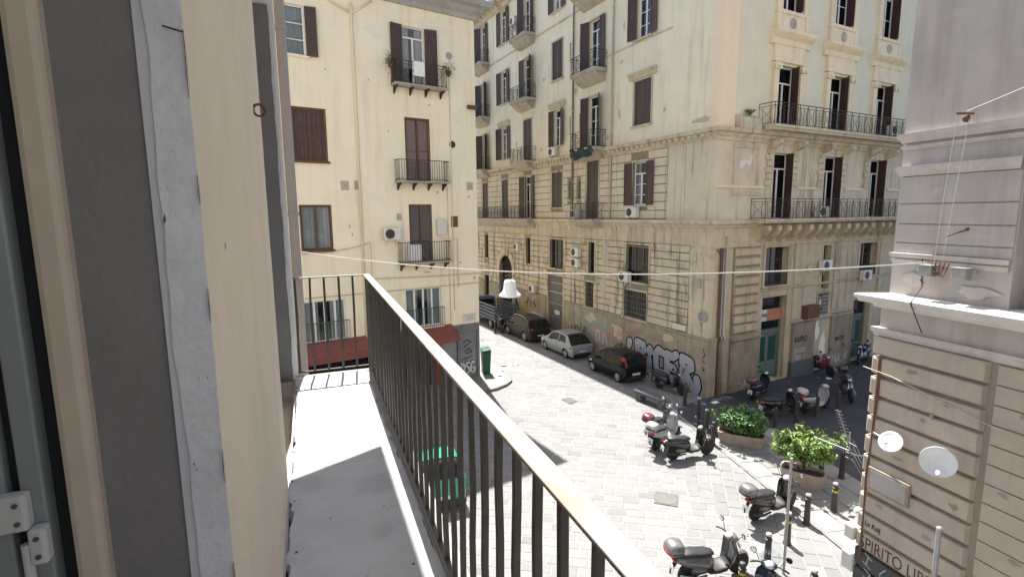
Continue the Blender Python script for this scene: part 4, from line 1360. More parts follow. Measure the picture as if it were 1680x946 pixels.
# ---------------- front on the square
dC = [4.75, 9.0, 13.4, 17.8]
opsR_up = []
for c in dC:
    opsR_up += [(c - 0.67, c + 0.67, 13.08, 16.0), (c - 0.67, c + 0.67, 18.5, 21.4), (c - 0.67, c + 0.67, 22.4, 24.8)]
opsR_main = [(c - 0.64, c + 0.66, 8.6, 11.87) for c in dC]
opsR_low = [(3.88, 5.74, 5.2, 7.18), (8.82, 9.54, 4.7, 7.12), (12.4, 14.2, 5.2, 7.12), (16.9, 18.7, 5.2, 7.1),
            (3.9, 5.9, 0.05, 4.6), (8.62, 9.66, 3.23, 4.45), (12.25, 14.05, 0.05, 3.75), (16.9, 18.6, 0.05, 4.4)]
wall_sheet('upper_wall', big, FR_, 0, 32, 12.4, 25.6, opsR_up, 'br_field')
wall_sheet('main_floor_wall', big, FR_, 0, 32, 8.2, 12.4, opsR_main, 'big_main')
wall_sheet('lower_wall', big, FR_, 0, 32, 0, 8.2, opsR_low, 'br_lower', depth=0.45)
cornice(big, FR_, 0, 32, 12.28, 12.82, 0.34, 'big_trim', m0=MIT)
cornice(big, FR_, 0, 32, 25.35, 26.2, 0.75, 'br_trim', 'eaves', m0=MIT)
cornice(big, FR_, 0, 32, 8.05, 8.58, 0.36, 'big_trim', m0=MIT)
mb = MB()
mb.fprof(FR_, [(0, 7.3), (0.10, 7.3), (0.10, 7.42), (0.05, 7.46), (0.05, 8.05), (0, 8.05)], 0, 32, MIT, 0)
O('frieze', mb, 'br_lower', big, fix=True)
for a, b in ((0, 3.4), (6.1, 7.7), (10.35, 12.1), (14.7, 16.5)):
    mb = MB()
    mb.fprof(FR_, [(0, 10.1), (0.07, 10.12), (0.09, 10.2), (0, 10.25)], a, b)
    O('string_course', mb, 'br_trim', big, fix=True)
for i, c in enumerate(dC):
    for k in range(3):
        q = opsR_up[i * 3 + k]
        window(big, FR_, *q, cols=2, rows=2 if k else 1, transom=0.75, shutters='ajar', shut_mat='shutter_brown', casing='br_trim', cw=0.12, co=0.05, sill=False, depth=0.34, curtain=False)
    # aedicule: pilasters, capitals, frieze, hood, parapet
    for s in (-1, 1):
        a = c + s * 1.02
        mb = MB()
        mb.fbox(FR_, a - 0.17, a + 0.17, 0.0, 0.16, 13.1, 15.75)
        pil = O('pilaster', mb, 'br_trim', big)
        mb = MB()
        mb.fbox(FR_, a - 0.21, a + 0.21, 0.0, 0.21, 15.76, 15.88)
        mb.fbox(FR_, a - 0.24, a + 0.24, 0.0, 0.26, 15.88, 16.06)
        for w_ in (-0.17, 0.17):
            mb.lathe([(0.0, 0), (0.085, 0.0), (0.085, 0.05), (0.0, 0.06)], FR_.pt(a + w_, 0.22, 15.82), n=10, d=FR_.n)
        O('capital', mb, 'br_trim', pil)
    mb = MB()
    mb.fbox(FR_, c - 1.24, c + 1.24, 0.0, 0.17, 16.12, 16.36)
    mb.fbox(FR_, c - 1.2, c + 1.2, 0.0, 0.13, 16.36, 16.9)
    O('frieze_panel', mb, 'br_trim', big)
    pediment(big, FR_, c, 16.9, 3.05, 'br_trim', 0.62, 0.46)
    mb = MB()
    mb.fbox(FR_, c - 1.2, c + 1.2, 0.0, 0.14, 17.58, 18.3)
    mb.fbox(FR_, c - 1.26, c + 1.26, 0.0, 0.2, 18.3, 18.46)
    mb.fbox(FR_, c - 1.2, c - 0.95, 0.14, 0.18, 17.58, 18.3)
    mb.fbox(FR_, c + 0.95, c + 1.2, 0.14, 0.18, 17.58, 18.3)
    pp = O('window_parapet', mb, 'br_trim', big)
    mb = MB()
    mb.lathe([(0.0, 0.0), (0.21, 0.0), (0.24, 0.03), (0.17, 0.035), (0.0, 0.01)], FR_.pt(c, 0.14, 17.95), n=18, d=FR_.n)
    O('medallion', mb, 'soffit', pp)
    for s in (-1, 1):
        mb = MB()
        mb.fbox(FR_, c + s * 1.02 - 0.15, c + s * 1.02 + 0.15, 0.0, 0.12, 18.5, 21.4)
        O('pilaster', mb, 'br_trim', big)
    # main floor: toothed jambs
    q = opsR_main[i]
    window(big, FR_, *q, cols=2, rows=1, transom=0.75, shutters='ajar', shut_mat='shutter_brown', casing='big_main', cw=0.1, co=0.03, sill=False, depth=0.34)
    for s in (-1, 1):
        for k in range(6):
            z = 10.25 + k * 0.31
            d = 0.42 if k % 2 else 0.52
            a = c + s * 0.80
            mb = MB()
            lo, hi = sorted((a, a + s * d))
            mb.fbox(FR_, lo, hi, 0.0, 0.10, z + 0.03, z + 0.27)
            O('quoin_block', mb, 'big_trim', big)
    for s in (-1, 1):
        mb = MB()
        a = c + s * 0.98
        mb.fprof(FR_, [(0.0, 11.75), (0.10, 11.78), (0.18, 12.0), (0.5, 12.16), (0.62, 12.28), (0.62, 12.42), (0, 12.42)], a - 0.14, a + 0.14)
        O('corbel_bracket', mb, 'big_trim', big, fix=True)
# recessed panel with flaking plaster near the corner
for q in ((1.15, 3.0, 12.0, 12.2), (1.15, 1.3, 10.3, 12.0), (2.85, 3.0, 10.3, 12.0), (1.15, 3.2, 9.8, 9.95)):
    mb = MB()
    mb.fbox(FR_, q[0], q[1], 0.0, 0.06, q[2], q[3])
    O('panel_moulding', mb, 'big_trim', big)
mb = MB()
pts = [(1.65, 11.35), (1.95, 11.5), (2.2, 11.42), (2.5, 11.75), (2.48, 11.4), (2.3, 11.15), (2.1, 11.3), (1.85, 11.1), (1.6, 11.05)]
mb.quad(*[FR_.pt(u, 0.004, z) for u, z in pts])
O('flaked_plaster', mb, 'marble', big)
# long balconies on the square
b = balcony(big, FR_, 2.75, 18.5, 13.06, 0.9, slab=0.24, slab_mat='big_trim')
mb = MB()
mb.fprof(FR_, [(0, 12.82), (0.36, 12.82), (0.36, 13.04), (0.3, 13.34), (0.0, 13.5)], 1.1, 2.6)
O('balcony_plinth', mb, 'big_trim', big, fix=True)
mb = MB()
for k in range(16):
    a = k * 0.3927
    l = random.uniform(0.25, 0.42)
    p0 = FR_.pt(1.9, 0.2, 13.44)
    d = Vector((math.cos(a) * l, math.sin(a) * l * 0.6, 0.28))
    s_ = Vector((-math.sin(a), math.cos(a), 0)) * 0.035
    mb.quad(p0 - s_, p0 + s_, p0 + d * 0.6 + s_ * 0.8 + Vector((0, 0, 0.06)), p0 + d, p0 + d * 0.6 - s_ * 0.8 + Vector((0, 0, 0.06)))
mb.tone = [(0.8, 0.8, 0.8)] * len(mb.v)   # agave_tone
single('agave_plant', mb, 'leaf_a', 'spiky agave growing on the stone ledge at the palazzo corner', 'plant', FR_.pt(1.9, 0.2, 13.4))
b = balcony(big, FR_, 2.55, 18.5, 8.62, 0.85, slab=0.2, slab_mat='big_trim')
k = 0
u = 3.0
while u < 18.3:
    mb = MB()
    mb.fprof(FR_, [(0.0, 7.48), (0.08, 7.5), (0.2, 7.62), (0.45, 7.8), (0.66, 8.06), (0.66, 8.3), (0.36, 8.4), (0, 8.4)], u, u + 0.34)
    O('bracket', mb, 'br_lower', b, fix=True)
    k += 1
    u += 1.0 if k % 4 == 0 else 0.8
# lower windows and shop doors
for q, cc in ((opsR_low[0], 2), (opsR_low[2], 2), (opsR_low[3], 2)):
    w = window(big, FR_, *q, frame='dark_frame', cols=cc, rows=3, casing='br_lower', cw=0.14, co=0.06, depth=0.42)
    mb = MB()
    plain_bars(mb, FR_, q[0] + 0.02, q[1] - 0.02, 0.03, q[2], q[2] + 0.62, 0.09)
    O('guard_rail', mb, 'iron', w)
window(big, FR_, *opsR_low[1], frame='dark_frame', cols=1, rows=3, casing='br_lower', depth=0.42)
w = window(big, FR_, *opsR_low[5], frame='dark_frame', cols=2, rows=2, casing='br_lower', depth=0.42)
mb = MB()
q = opsR_low[5]
for i in range(1, 8):
    a = q[0] + (q[1] - q[0]) * i / 8
    mb.fbox(FR_, a - 0.011, a + 0.011, 0.0, 0.02, q[2], q[3])
for i in range(1, 6):
    a = q[2] + (q[3] - q[2]) * i / 6
    mb.fbox(FR_, q[0], q[1], 0.02, 0.035, a - 0.02, a + 0.02)
O('grille', mb, 'galv', w)
for q, sign in ((opsR_low[4], True), (opsR_low[6], False), (opsR_low[7], False)):
    mb = MB()
    mb.fbox(FR_, q[0], q[0] + 0.12, -0.4, -0.28, 0.05, q[3])
    mb.fbox(FR_, q[1] - 0.12, q[1], -0.4, -0.28, 0.05, q[3])
    mb.fbox(FR_, q[0] + 0.12, q[1] - 0.12, -0.4, -0.28, q[3] - 0.1, q[3])
    mb.fbox(FR_, q[0] + 0.12, q[1] - 0.12, -0.4, -0.26, 2.62, 2.8)
    d = O('shop_door', mb, 'green_door', big)
    um = (q[0] + q[1]) / 2
    for a, b2 in ((q[0] + 0.13, um - 0.01), (um + 0.01, q[1] - 0.13)):
        mb = MB()
        mb.fbox(FR_, a, b2, -0.39, -0.34, 0.06, 2.61)
        lf_ = O('door_leaf', mb, 'green_door', d)
        mb = MB()
        mb.fbox(FR_, a + 0.12, b2 - 0.12, -0.34, -0.335, 1.05, 2.4)
        O('pane', mb, 'green_glass', lf_)
    mb = MB()
    mb.fbox(FR_, q[0] + 0.12, q[1] - 0.12, -0.37, -0.36, 2.8, q[3] - 0.1)
    O('transom_pane', mb, 'car_glass', d)
    if sign:
        mb = MB()
        mb.fbox(FR_, q[0] + 0.02, q[0] + 0.72, -0.26, -0.22, 3.28, 3.9)
        sg = O('sign_panel', mb, 'sign_white', d)
        O('lettering', lettering(FR_, 'OPER', q[0] + 0.10, 3.5, 0.26, -0.217, 1, 0.0, 0.008), 'ink', sg)
        mb = MB()
        mb.fbox(FR_, q[0] + 0.72, q[1] - 0.02, -0.26, -0.222, 3.28, 3.9)
        O('sign_panel', mb, 'sign_orange', d)
# rusticated corner pier of the front: blocks with deep joints
mb = MB()
mb.fbox(FR_, 1.5, 3.45, 0.0, 0.05, 2.9, 7.3)
O('pier', mb, 'joint', big)
for i in range(9):
    z = 2.95 + i * 0.48
    mb = MB()
    e = 0.05
    P = FR_.pt
    a, b, c, d = 1.58, 3.36, z + 0.05, z + 0.43
    mb.hexa([P(a, 0.05, c), P(b, 0.05, c), P(b, 0.05, d), P(a, 0.05, d), P(a + e, 0.17, c + e), P(b - e, 0.17, c + e), P(b - e, 0.17, d - e), P(a + e, 0.17, d - e)])
    O('quoin_block', mb, 'br_lower', big)
mb = MB()
mb.fprof(FR_, [(0, 0), (0.2, 0), (0.2, 2.45), (0.16, 2.55), (0.24, 2.62), (0.26, 2.72), (0.1, 2.9), (0, 2.9)], 1.4, 3.6)
O('pier_base', mb, 'plinth_dark', big, fix=True)
mb = MB()
mb.fprof(FR_, [(0, 0), (0.10, 0), (0.10, 2.72), (0.13, 2.84), (0.13, 2.92), (0, 2.945)], 0.0, 1.4, MIT, 0)
O('plinth', mb, 'plinth', big, fix=True)
mb = MB()
mb.fbox(FR_, 6.35, 8.35, 0.0, 0.22, 0, 0.85)
O('plinth', mb, 'bench_stone', big)
mb = MB()
mb.fbox(FR_, 6.4, 8.3, 0.0, 0.18, 0.86, 3.0)
O('pier', mb, 'plinth_dark', big)
mb = MB()
mb.fbox(FR_, 10.0, 12.1, 0.0, 0.12, 0.0, 3.2)
O('pier', mb, 'plinth_dark', big)
for a, b2, c2_, d2 in ((6.3, 7.0, 0.09, 3.2), (9.95, 11.9, 0.07, 3.4), (14.6, 16.4, 0.07, 3.4)):
    mb = MB()
    mb.fbox(FR_, a, b2, 0.0, c2_, d2, 4.93)
    O('wall_panel', mb, 'br_lower', big)
    mb = MB()
    mb.fbox(FR_, a, b2, 0.0, c2_, 5.12, 7.28)
    O('wall_panel', mb, 'br_lower', big)
mb = MB()
mb.fprof(FR_, [(0, 3.02), (0.12, 3.04), (0.14, 3.12), (0, 3.16)], 6.2, 12.1)
O('string_course', mb, 'br_lower', big, fix=True)
mb = MB()
mb.fprof(FR_, [(0, 4.95), (0.07, 4.97), (0.09, 5.05), (0, 5.1)], 3.7, 12.2)
O('string_course', mb, 'br_lower', big, fix=True)
# meter cupboard and wall box
mb = MB()
mb.fbox(FR_, 7.26, 8.3, 0.0, 0.38, 3.2, 3.9)
single('vent_box', mb, 'rust', 'rust brown metal vent box beside the small barred window', 'vent box', FR_.pt(7.8, 0, 3.2), bevel=0.015)
# pipes on the corner
for du, mt, r in ((0.55, 'rust', 0.05), (0.72, 'galv', 0.045), (0.92, 'pipe', 0.06)):
    mb = MB()
    mb.tube([FR_.pt(du, 0.12, 0.05), FR_.pt(du, 0.12, 2.75), FR_.pt(du, 0.19, 2.8), FR_.pt(du, 0.19, 2.95), FR_.pt(du, 0.09, 3.05), FR_.pt(du, 0.09, 7.28 if du < 0.9 else 7.85)], r, 8)
    O('downpipe', mb, mt, big, smooth=True)
mb = MB()
mb.tube([FR_.pt(0.3, 0.07, 7.2), FR_.pt(0.5, 0.07, 7.1), FR_.pt(0.55, 0.07, 6.7)], 0.035, 6)
O('conduit', mb, 'grille', big, smooth=True)
# masses behind the fronts
a, b_ = FL.pt(36, -0.5, 0), FL.pt(0, -0.5, 0)
cin = FR_.pt(0.5, -0.5, 0)
c_ = FR_.pt(32, -0.5, 0)
far = a + (c_ - cin)
block_mass(big, 'dark_core', [a, cin, c_, far], 0, 25.9, 'interior')  # added dark core: stops light leaks and darkens the openings
a2, c2, f2 = FL.pt(36, 0, 0), FR_.pt(32, 0, 0), FL.pt(36, 0, 0) + (FR_.pt(32, 0, 0) - FR_.pt(0, 0, 0))
mb = MB()
mb.quad(*[(p.x, p.y, 26.15) for p in (FL.pt(36, 0.2, 0), FL.pt(0, 0.2, 0), FR_.pt(0, 0.2, 0), FR_.pt(32, 0.2, 0), f2)])
mb.quad((a2.x, a2.y, 0), (f2.x, f2.y, 0), (f2.x, f2.y, 26.1), (a2.x, a2.y, 26.1))
mb.quad((c2.x, c2.y, 0), (f2.x, f2.y, 0), (f2.x, f2.y, 26.1), (c2.x, c2.y, 26.1))
O('roof', mb, 'roof', big)

# ------------------------------------------------------------------ cream building on the left
lb = thing('cream_building', 'plain cream plaster apartment block with four small balconies and red shop awnings', 'building', (8.52, 26.67, 0))
opsB = [(8.27, 9.1, 15.7, 17.7), (7.65, 9.0, 11.36, 13.56), (7.64, 8.92, 7.48, 9.42), (7.2, 9.05, 3.24, 5.17),
        (2.79, 3.9, 14.95, 17.76), (2.68, 3.88, 10.6, 13.57), (2.7, 3.82, 6.68, 9.45), (2.27, 4.2, 3.32, 5.3)]
wall_sheet('wall', lb, FB, 0, 16, 3.12, 18.7, opsB, 'cream', depth=0.26)
shop_ops = [(0.14, 1.2, 0.14, 2.75), (1.35, 5.6, 0.14, 2.9), (6.0, 11.5, 0.14, 2.9)]
wall_sheet('shopfront_wall', lb, FB, 0, 16, 0.0, 3.12, shop_ops, 'shop_grey', depth=0.2)
wb = lambda q, **k: window(lb, FB, *q, **k)
pc = dict(casing='cream', cw=0.05, co=0.012, depth=0.2)
wb(opsB[0], shutters='left', cols=1, rows=3, curtain=True, **pc)
wb(opsB[1], frame='wood_brown', cols=2, rows=3, curtain=True, curtain_mat='panel_brown', casing='wood_brown', cw=0.05, co=0.012, depth=0.14)
wb(opsB[2], frame='wood_brown', cols=2, rows=1, curtain=True, casing='wood_brown', cw=0.05, co=0.012, depth=0.14)
wb(opsB[3], cols=4, rows=1, curtain='half', **pc)
wb(opsB[4], shutters='open', cols=2, rows=1, transom=0.5, sill=False, curtain='half', **pc)
wb(opsB[5], frame='wood_brown', cols=2, rows=2, sill=False, curtain_mat='panel_brown', casing='wood_brown', cw=0.05, co=0.012, depth=0.14, curtain=True)
wb(opsB[6], frame='wood_brown', cols=2, rows=2, sill=False, curtain=False, casing='wood_brown', cw=0.05, co=0.012, depth=0.14)
wb(opsB[7], cols=4, rows=1, curtain='half', **pc)
for z in (15.05, 10.6, 6.68):
    balcony(lb, FB, 1.85, 4.55, z, 0.62, 'plain' if z < 14 else 'ornate', slab=0.09, brackets=4, slab_mat='soffit', sp=0.13)
for q in (opsB[3], opsB[7]):
    mb = MB()
    plain_bars(mb, FB, q[0] - 0.12, q[1] + 0.12, 0.12, q[2] - 0.08, q[2] + 0.95, 0.12)
    O('guard_rail', mb, 'green_iron', lb)
cornice(lb, FB, 0, 16, 18.65, 19.45, 0.75, 'cornice_grey', m0=-1.0)
FBs = Fr(8.52, 26.67, -9, 1)
mb = MB()
P = FBs.pt
mb.quad(P(0, 0, 0), P(26, 0, 0), P(26, 0, 19), P(0, 0, 19))
O('wall', mb, 'cream', lb)
cornice(lb, FBs, 0, 26, 18.65, 19.45, 0.75, 'cornice_grey', m0=-1.0)
pin = [FB.pt(16, -0.4, 0), FB.pt(0.4, -0.4, 0), FBs.pt(26, -0.05, 0), FBs.pt(26, -16, 0)]
block_mass(lb, 'dark_core', pin, 0, 19.0, 'interior')  # same added dark core behind the cream front
pin = [FB.pt(16, 0.2, 0), FB.pt(-0.2, 0.2, 0), FBs.pt(26, 0.2, 0), FBs.pt(26, -16, 0)]
mb = MB()
mb.quad(*[(p.x, p.y, 19.44) for p in pin])
O('roof', mb, 'roof', lb)
mb = MB()
mb.fbox(FB, 0.0, 16, -0.02, 0.02, 17.95, 18.05)
O('string_course', mb, 'cream', lb)
mb = MB()
mb.tube([FB.pt(6.27, 0.07, 3.1), FB.pt(6.27, 0.07, 17.9), FB.pt(6.27, 0.12, 18.2)], 0.055, 8)
mb.tube([FB.pt(6.27, 0.08, 17.8), FB.pt(8.2, 0.08, 18.5)], 0.04, 8)
mb.tube([FB.pt(6.27, 0.08, 17.8), FB.pt(5.3, 0.08, 18.5)], 0.04, 8)
O('downpipe', mb, 'pipe_cream', lb, smooth=True)
mb = MB()
mb.tube([FB.pt(1.5, 0.04, 4.0), FB.pt(1.5, 0.04, 16.2)], 0.022, 6)
O('conduit', mb, 'pipe_cream', lb, smooth=True)
mb = MB()
mb.tube([FB.pt(1.75, 0.04, 3.4), FB.pt(1.75, 0.04, 10.4)], 0.022, 6)
O('conduit', mb, 'pipe_cream', lb, smooth=True)
mb = MB()
mb.tube([FB.pt(2.1, 0.05, 7.8), FB.pt(1.25, 0.05, 7.72), FB.pt(1.25, 0.05, 5.2)], 0.025, 6)
O('conduit', mb, 'pipe_cream', lb, smooth=True)
for (u, z) in ((6.93, 10.34), (6.38, 10.37), (0.42, 10.45)):
    mb = MB()
    w_ = 0.19 if u > 6.5 or u < 1 else 0.11
    mb.fbox(FB, u - w_, u + w_, 0.0, 0.012, z - 0.21, z + 0.21)
    an = O('wall_anchor', mb, 'pipe', lb)
    mb = MB()
    for sgn in (-1, 1):
        mb.tube([FB.pt(u - w_ * .8, 0.02, z - 0.16 * sgn), FB.pt(u + w_ * .8, 0.02, z + 0.16 * sgn)], 0.016, 5)
    O('anchor_cross', mb, 'soffit', an)
for (u, z) in ((1.46, 16.75), (1.39, 12.5)):
    mb = MB()
    mb.lathe([(0.0, 0), (0.17, 0), (0.17, 0.03), (0.13, 0.035), (0.12, 0.01), (0.0, 0.012)], FB.pt(u, 0, z), n=18, d=FB.n)
    O('round_vent', mb, 'cornice_grey' if z > 14 else 'ac_dark', lb)
mb = MB()
mb.fbox(FB, 0.0, 0.5, 0.0, 0.2, 14.33, 14.5)
O('corner_bracket', mb, 'rust', lb)
mb = MB()
mb.fbox(FB, 0.2, 1.02, 0.0, 0.03, 3.26, 3.72)
pq = O('street_plaque', mb, 'marble', lb)
for k, wd in enumerate((0.6, 0.48, 0.55)):
    mb = MB()
    for j in range(9):
        a = 0.62 - wd / 2 + wd * j / 9
        mb.fbox(FB, a, a + wd / 13, 0.03, 0.032, 3.58 - k * 0.11, 3.64 - k * 0.11)
    O('engraved_line', mb, 'cornice_grey', pq)
mb = MB()
mb.fprof(FB, [(0, 3.02), (0.06, 3.02), (0.08, 3.1), (0.0, 3.16)], 0, 16)
O('string_course', mb, 'shop_grey', lb, fix=True)
# roller shutter with the bubble letters, door, red post, dark shop interior
mb = MB()
for i in range(26):
    z = 0.14 + i * 0.1
    mb.fprof(FB, [(-0.12, z), (-0.09, z + 0.02), (-0.09, z + 0.08), (-0.12, z + 0.1)], 0.14, 1.2)
rs = O('roller_shutter', mb, 'roller', lb, fix=True)
D = []
for ch, u0 in (('D', 1.12), ('S', 0.83), ('G', 0.52)):
    z0_ = 0.35
    if ch == 'D':
        D.append([(u0, z0_), (u0, z0_ + 0.62), (u0 - 0.14, z0_ + 0.6), (u0 - 0.2, z0_ + 0.32), (u0 - 0.14, z0_ + 0.04), (u0, z0_)])
    elif ch == 'S':
        D.append([(u0 - 0.2, z0_ + 0.6), (u0 - 0.06, z0_ + 0.62), (u0, z0_ + 0.46), (u0 - 0.18, z0_ + 0.3), (u0 - 0.18, z0_ + 0.08), (u0 - 0.02, z0_)])
    else:
        D.append([(u0 - 0.22, z0_ + 0.58), (u0 - 0.1, z0_ + 0.64), (u0, z0_ + 0.45), (u0, z0_ + 0.1), (u0 - 0.14, z0_), (u0 - 0.24, z0_ + 0.12), (u0 - 0.22, z0_ + 0.3), (u0 - 0.12, z0_ + 0.3)])
mb = MB()
strokes(mb, FB, D, 0.20, -0.086)
O('graffiti_outline', mb, 'ink', rs)
mb = MB()
strokes(mb, FB, D, 0.13, -0.080)
O('graffiti_fill', mb, 'spray_white', rs)
mb = MB()
strokes(mb, FB, [[(1.0, 2.1), (0.7, 2.25), (0.5, 2.1), (0.75, 2.0), (0.95, 1.85)], [(0.9, 1.6), (0.6, 1.75), (0.45, 1.55), (0.8, 1.5)], [(1.05, 1.2), (0.5, 1.28)]], 0.05, -0.084)
O('graffiti_scribble', mb, 'ink', rs)
mb = MB()
mb.fbox(FB, 1.36, 2.3, -0.15, -0.1, 0.14, 2.88)
O('shop_shutter', mb, 'roller', lb)
mb = MB()
mb.fbox(FB, 2.32, 2.62, -0.15, 0.06, 0.14, 2.7)
O('red_post', mb, 'red', lb)
mb = MB()
mb.fbox(FB, 2.65, 5.6, -0.19, -0.17, 0.14, 2.9)
O('shop_window', mb, 'car_glass', lb)
mb = MB()
mb.fbox(FB, 6.0, 11.5, -0.19, -0.17, 0.14, 2.9)
O('shop_window', mb, 'car_glass', lb)
mb = MB()
mb.fbox(FB, 5.75, 6.25, 0.0, 0.05, 2.0, 2.62)
sb = O('sign_board', mb, 'sign_white', lb)
O('lettering', lettering(FB, 'NIST', 6.2, 2.3, 0.2, 0.053, -1, 0, 0.006), 'ink', sb)
# awnings
mb = MB()
mb.fprof(FB, [(0.03, 3.28), (1.05, 2.72), (1.05, 2.55), (1.0, 2.55), (1.0, 2.68), (0.03, 3.2)], 1.72, 5.5)
single('shop_awning', mb, 'awning_red', 'plain dull red canvas awning by the corner with the graffiti shutter', 'awning', FB.pt(3.3, 0, 2.6), 'red shop awnings', fix=True)
mb = MB()
n = 92
for i in range(n):
    a, b = 5.9 + 4.6 * i / n, 5.9 + 4.6 * (i + 1) / n
    h0 = 0.02 if i % 2 else 0.0
    h1 = 0.0 if i % 2 else 0.02
    mb.quad(FB.pt(a, 0.03, 3.28 + h0), FB.pt(b, 0.03, 3.28 + h1), FB.pt(b, 0.75, 2.75 + h1), FB.pt(a, 0.75, 2.75 + h0))
    mb.quad(FB.pt(a, 0.75 + h0, 2.75 + h0), FB.pt(b, 0.75 + h1, 2.75 + h1), FB.pt(b, 0.75 + h1, 2.42), FB.pt(a, 0.75 + h0, 2.42))
single('shop_awning', mb, 'awning_red', 'ribbed red awning seen between the end bars of the balcony railing', 'awning', FB.pt(8, 0, 2.5), 'red shop awnings')
ac_unit(FB, 4.88, 8.1, 'white air conditioner beside the lowest small balcony of the cream building', h=0.58, w=0.84)
mb = MB()
mb.fbox(FB, 1.95, 2.45, 0.0, 0.24, 7.98, 8.76)
bx_ = single('boiler_box', mb, 'ac_white', 'white boiler box on the cream wall right of a balcony door', 'boiler', FB.pt(2.2, 0, 7.98), bevel=0.02)
mb = MB()
mb.fbox(FB, 1.2, 1.56, 0.0, 0.05, 8.35, 8.9)
single('meter_hatch', mb, 'rust', 'small dark square hatch on the cream wall near its corner', 'hatch', FB.pt(1.38, 0, 8.35))
mb = MB()
mb.fbox(FB, 4.3, 4.5, 0.0, 0.08, 8.75, 9.05)
single('meter_box', mb, 'soffit', 'tiny beige meter box above the air conditioner on the cream wall', 'meter box', FB.pt(4.4, 0, 8.75))
# things standing on the small balconies
mb = MB()
mb.fbox(FB, 3.45, 4.05, 0.15, 0.42, 6.7, 7.55)
single('storage_cabinet', mb, 'white_frame', 'white cabinet standing on the lowest small balcony', 'cabinet', FB.pt(3.7, 0.3, 6.7), bevel=0.02)
mb = MB()
for i in range(8):
    a, b = 3.05 + 0.55 * i / 8, 3.05 + 0.55 * (i + 1) / 8
    oa, ob = 0.585 + 0.012 * (i % 2), 0.585 + 0.012 * ((i + 1) % 2)
    mb.quad(FB.pt(a, oa, 15.42), FB.pt(b, ob, 15.42), FB.pt(b, ob, 16.08), FB.pt(a, oa, 16.08))
single('hanging_cloth', mb, 'white_frame', 'white cloth hung over the top balcony rail of the cream building', 'cloth', FB.pt(3.3, 0.6, 15.4))

# ------------------------------------------------------------------ mauve building on the right
rb = thing('mauve_building', 'mauve grey stuccoed building at the right edge with bands of rusticated stone', 'building', (11.42, 7.4, 0))
mb = MB()
mb.fbox(FG, 0.12, 20, -0.6, 0.0, 0.0, 6.98)
O('lower_wall', mb, 'tan_joint', rb)
mb = MB()
mb.fbox(FG, 0.13, 2.26, -0.6, -0.10, 7.2, 26)
O('upper_wall', mb, 'mauve', rb)
mb = MB()
mb.fbox(FG, 2.261, 20, -0.9, -0.42, 7.2, 26)
O('upper_wall', mb, 'mauve', rb)
mb = MB()
mb.fbox(FG, 2.5, 2.9, -0.419, -0.35, 8.2, 9.6)
O('side_panel', mb, 'terracotta', rb)
mb = MB()
mb.fbox(FG, 0.3, 20, -14, -0.61, 0.0, 26)
O('building_body', mb, 'mauve', rb)
# rusticated pier blocks with rounded left ends
n = 14
pitch = 0.452
zq = 6.33
for i in range(n):
    z1_ = zq - i * pitch
    z0_ = z1_ - pitch
    if z1_ < 0.2:
        break
    dark = z1_ < 1.6
    a, b = 0.06 + random.uniform(-0.012, 0.012), 2.18 + random.uniform(-0.012, 0.012)
    g_ = 0.05 + random.uniform(-0.012, 0.014)
    e = 0.055
    P = FG.pt
    mb = MB()
    prof = [(0.0, z0_ + g_), (0.06, z0_ + g_ + 0.005), (0.095, z0_ + g_ + 0.05), (0.10, z1_ - 0.06), (0.085, z1_ - 0.025), (0.0, z1_ - 0.012)]
    mb.fprof(FG, prof, a + 0.05, b, -0.55 if not dark else -0.3, -0.35)
    O('quoin_block', mb, 'dark_base' if dark else 'tan_stone', rb, fix=True)
    mb = MB()
    mb.fbox(FG, -0.02, 0.12, -0.55, 0.04, z0_ + g_, z1_ - 0.02)
    O('quoin_return', mb, 'dark_base' if dark else 'tan_stone', rb, bevel=0.03)
for i in range(18):
    z1_ = 6.30 - i * 0.37
    z0_ = z1_ - 0.37
    if z1_ < 0.1:
        break
    for a, b in ((2.30, 3.9), (3.912, 5.4)):
        mb = MB()
        mb.fbox(FG, a, b, 0.0, 0.028, z0_ + 0.012, z1_ - 0.012)
        O('stone_course', mb, 'tan_stone' if z1_ > 1.2 else 'dark_base', rb, bevel=0.006)
def band_(z0, z1, out, base=0.0, mat='mauve_light', u0=0.0, u1=8.0, name='moulding'):
    h = z1 - z0
    mb = MB()
    mb.fprof(FG, [(base - 0.05, z0), (base + out * 0.4, z0), (base + out * 0.55, z0 + h * 0.3), (base + out, z0 + h * 0.55), (base + out, z1), (base - 0.05, z1 + 0.01)], u0, u1, -0.7, 0)
    return O(name, mb, mat, rb, fix=True)
band_(6.33, 6.51, 0.10)
mb = MB()
mb.fprof(FG, [(-0.1, 6.51), (0.03, 6.51), (0.03, 6.98), (-0.1, 6.98)], 0.1, 8, -0.5, 0)
O('frieze', mb, 'mauve', rb, fix=True)
mb = MB()
mb.fprof(FG, [(-0.15, 6.95), (0.10, 6.95), (0.13, 7.02), (0.34, 7.06), (0.37, 7.13), (0.42, 7.15), (0.42, 7.21), (0.36, 7.235), (-0.3, 7.27)], 0.05, 8, -0.75, 0)
O('cornice', mb, 'lead_top', rb, fix=True)
U1 = 2.25
def uband(z0, z1, out, mat='mauve_light'):
    h = z1 - z0
    mb = MB()
    mb.fprof(FG, [(-0.15, z0), (-0.10 + out * 0.4, z0), (-0.10 + out * 0.55, z0 + h * 0.3), (-0.1 + out, z0 + h * 0.55), (-0.1 + out, z1), (-0.15, z1 + 0.01)], 0.09, U1, -0.7, 0.7)
    O('moulding', mb, mat, rb, fix=True)
uband(7.9, 8.0, 0.05)
uband(8.02, 8.12, 0.09)
uband(9.68, 9.88, 0.10)
uband(10.2, 10.28, 0.06)
uband(10.34, 10.52, 0.13)
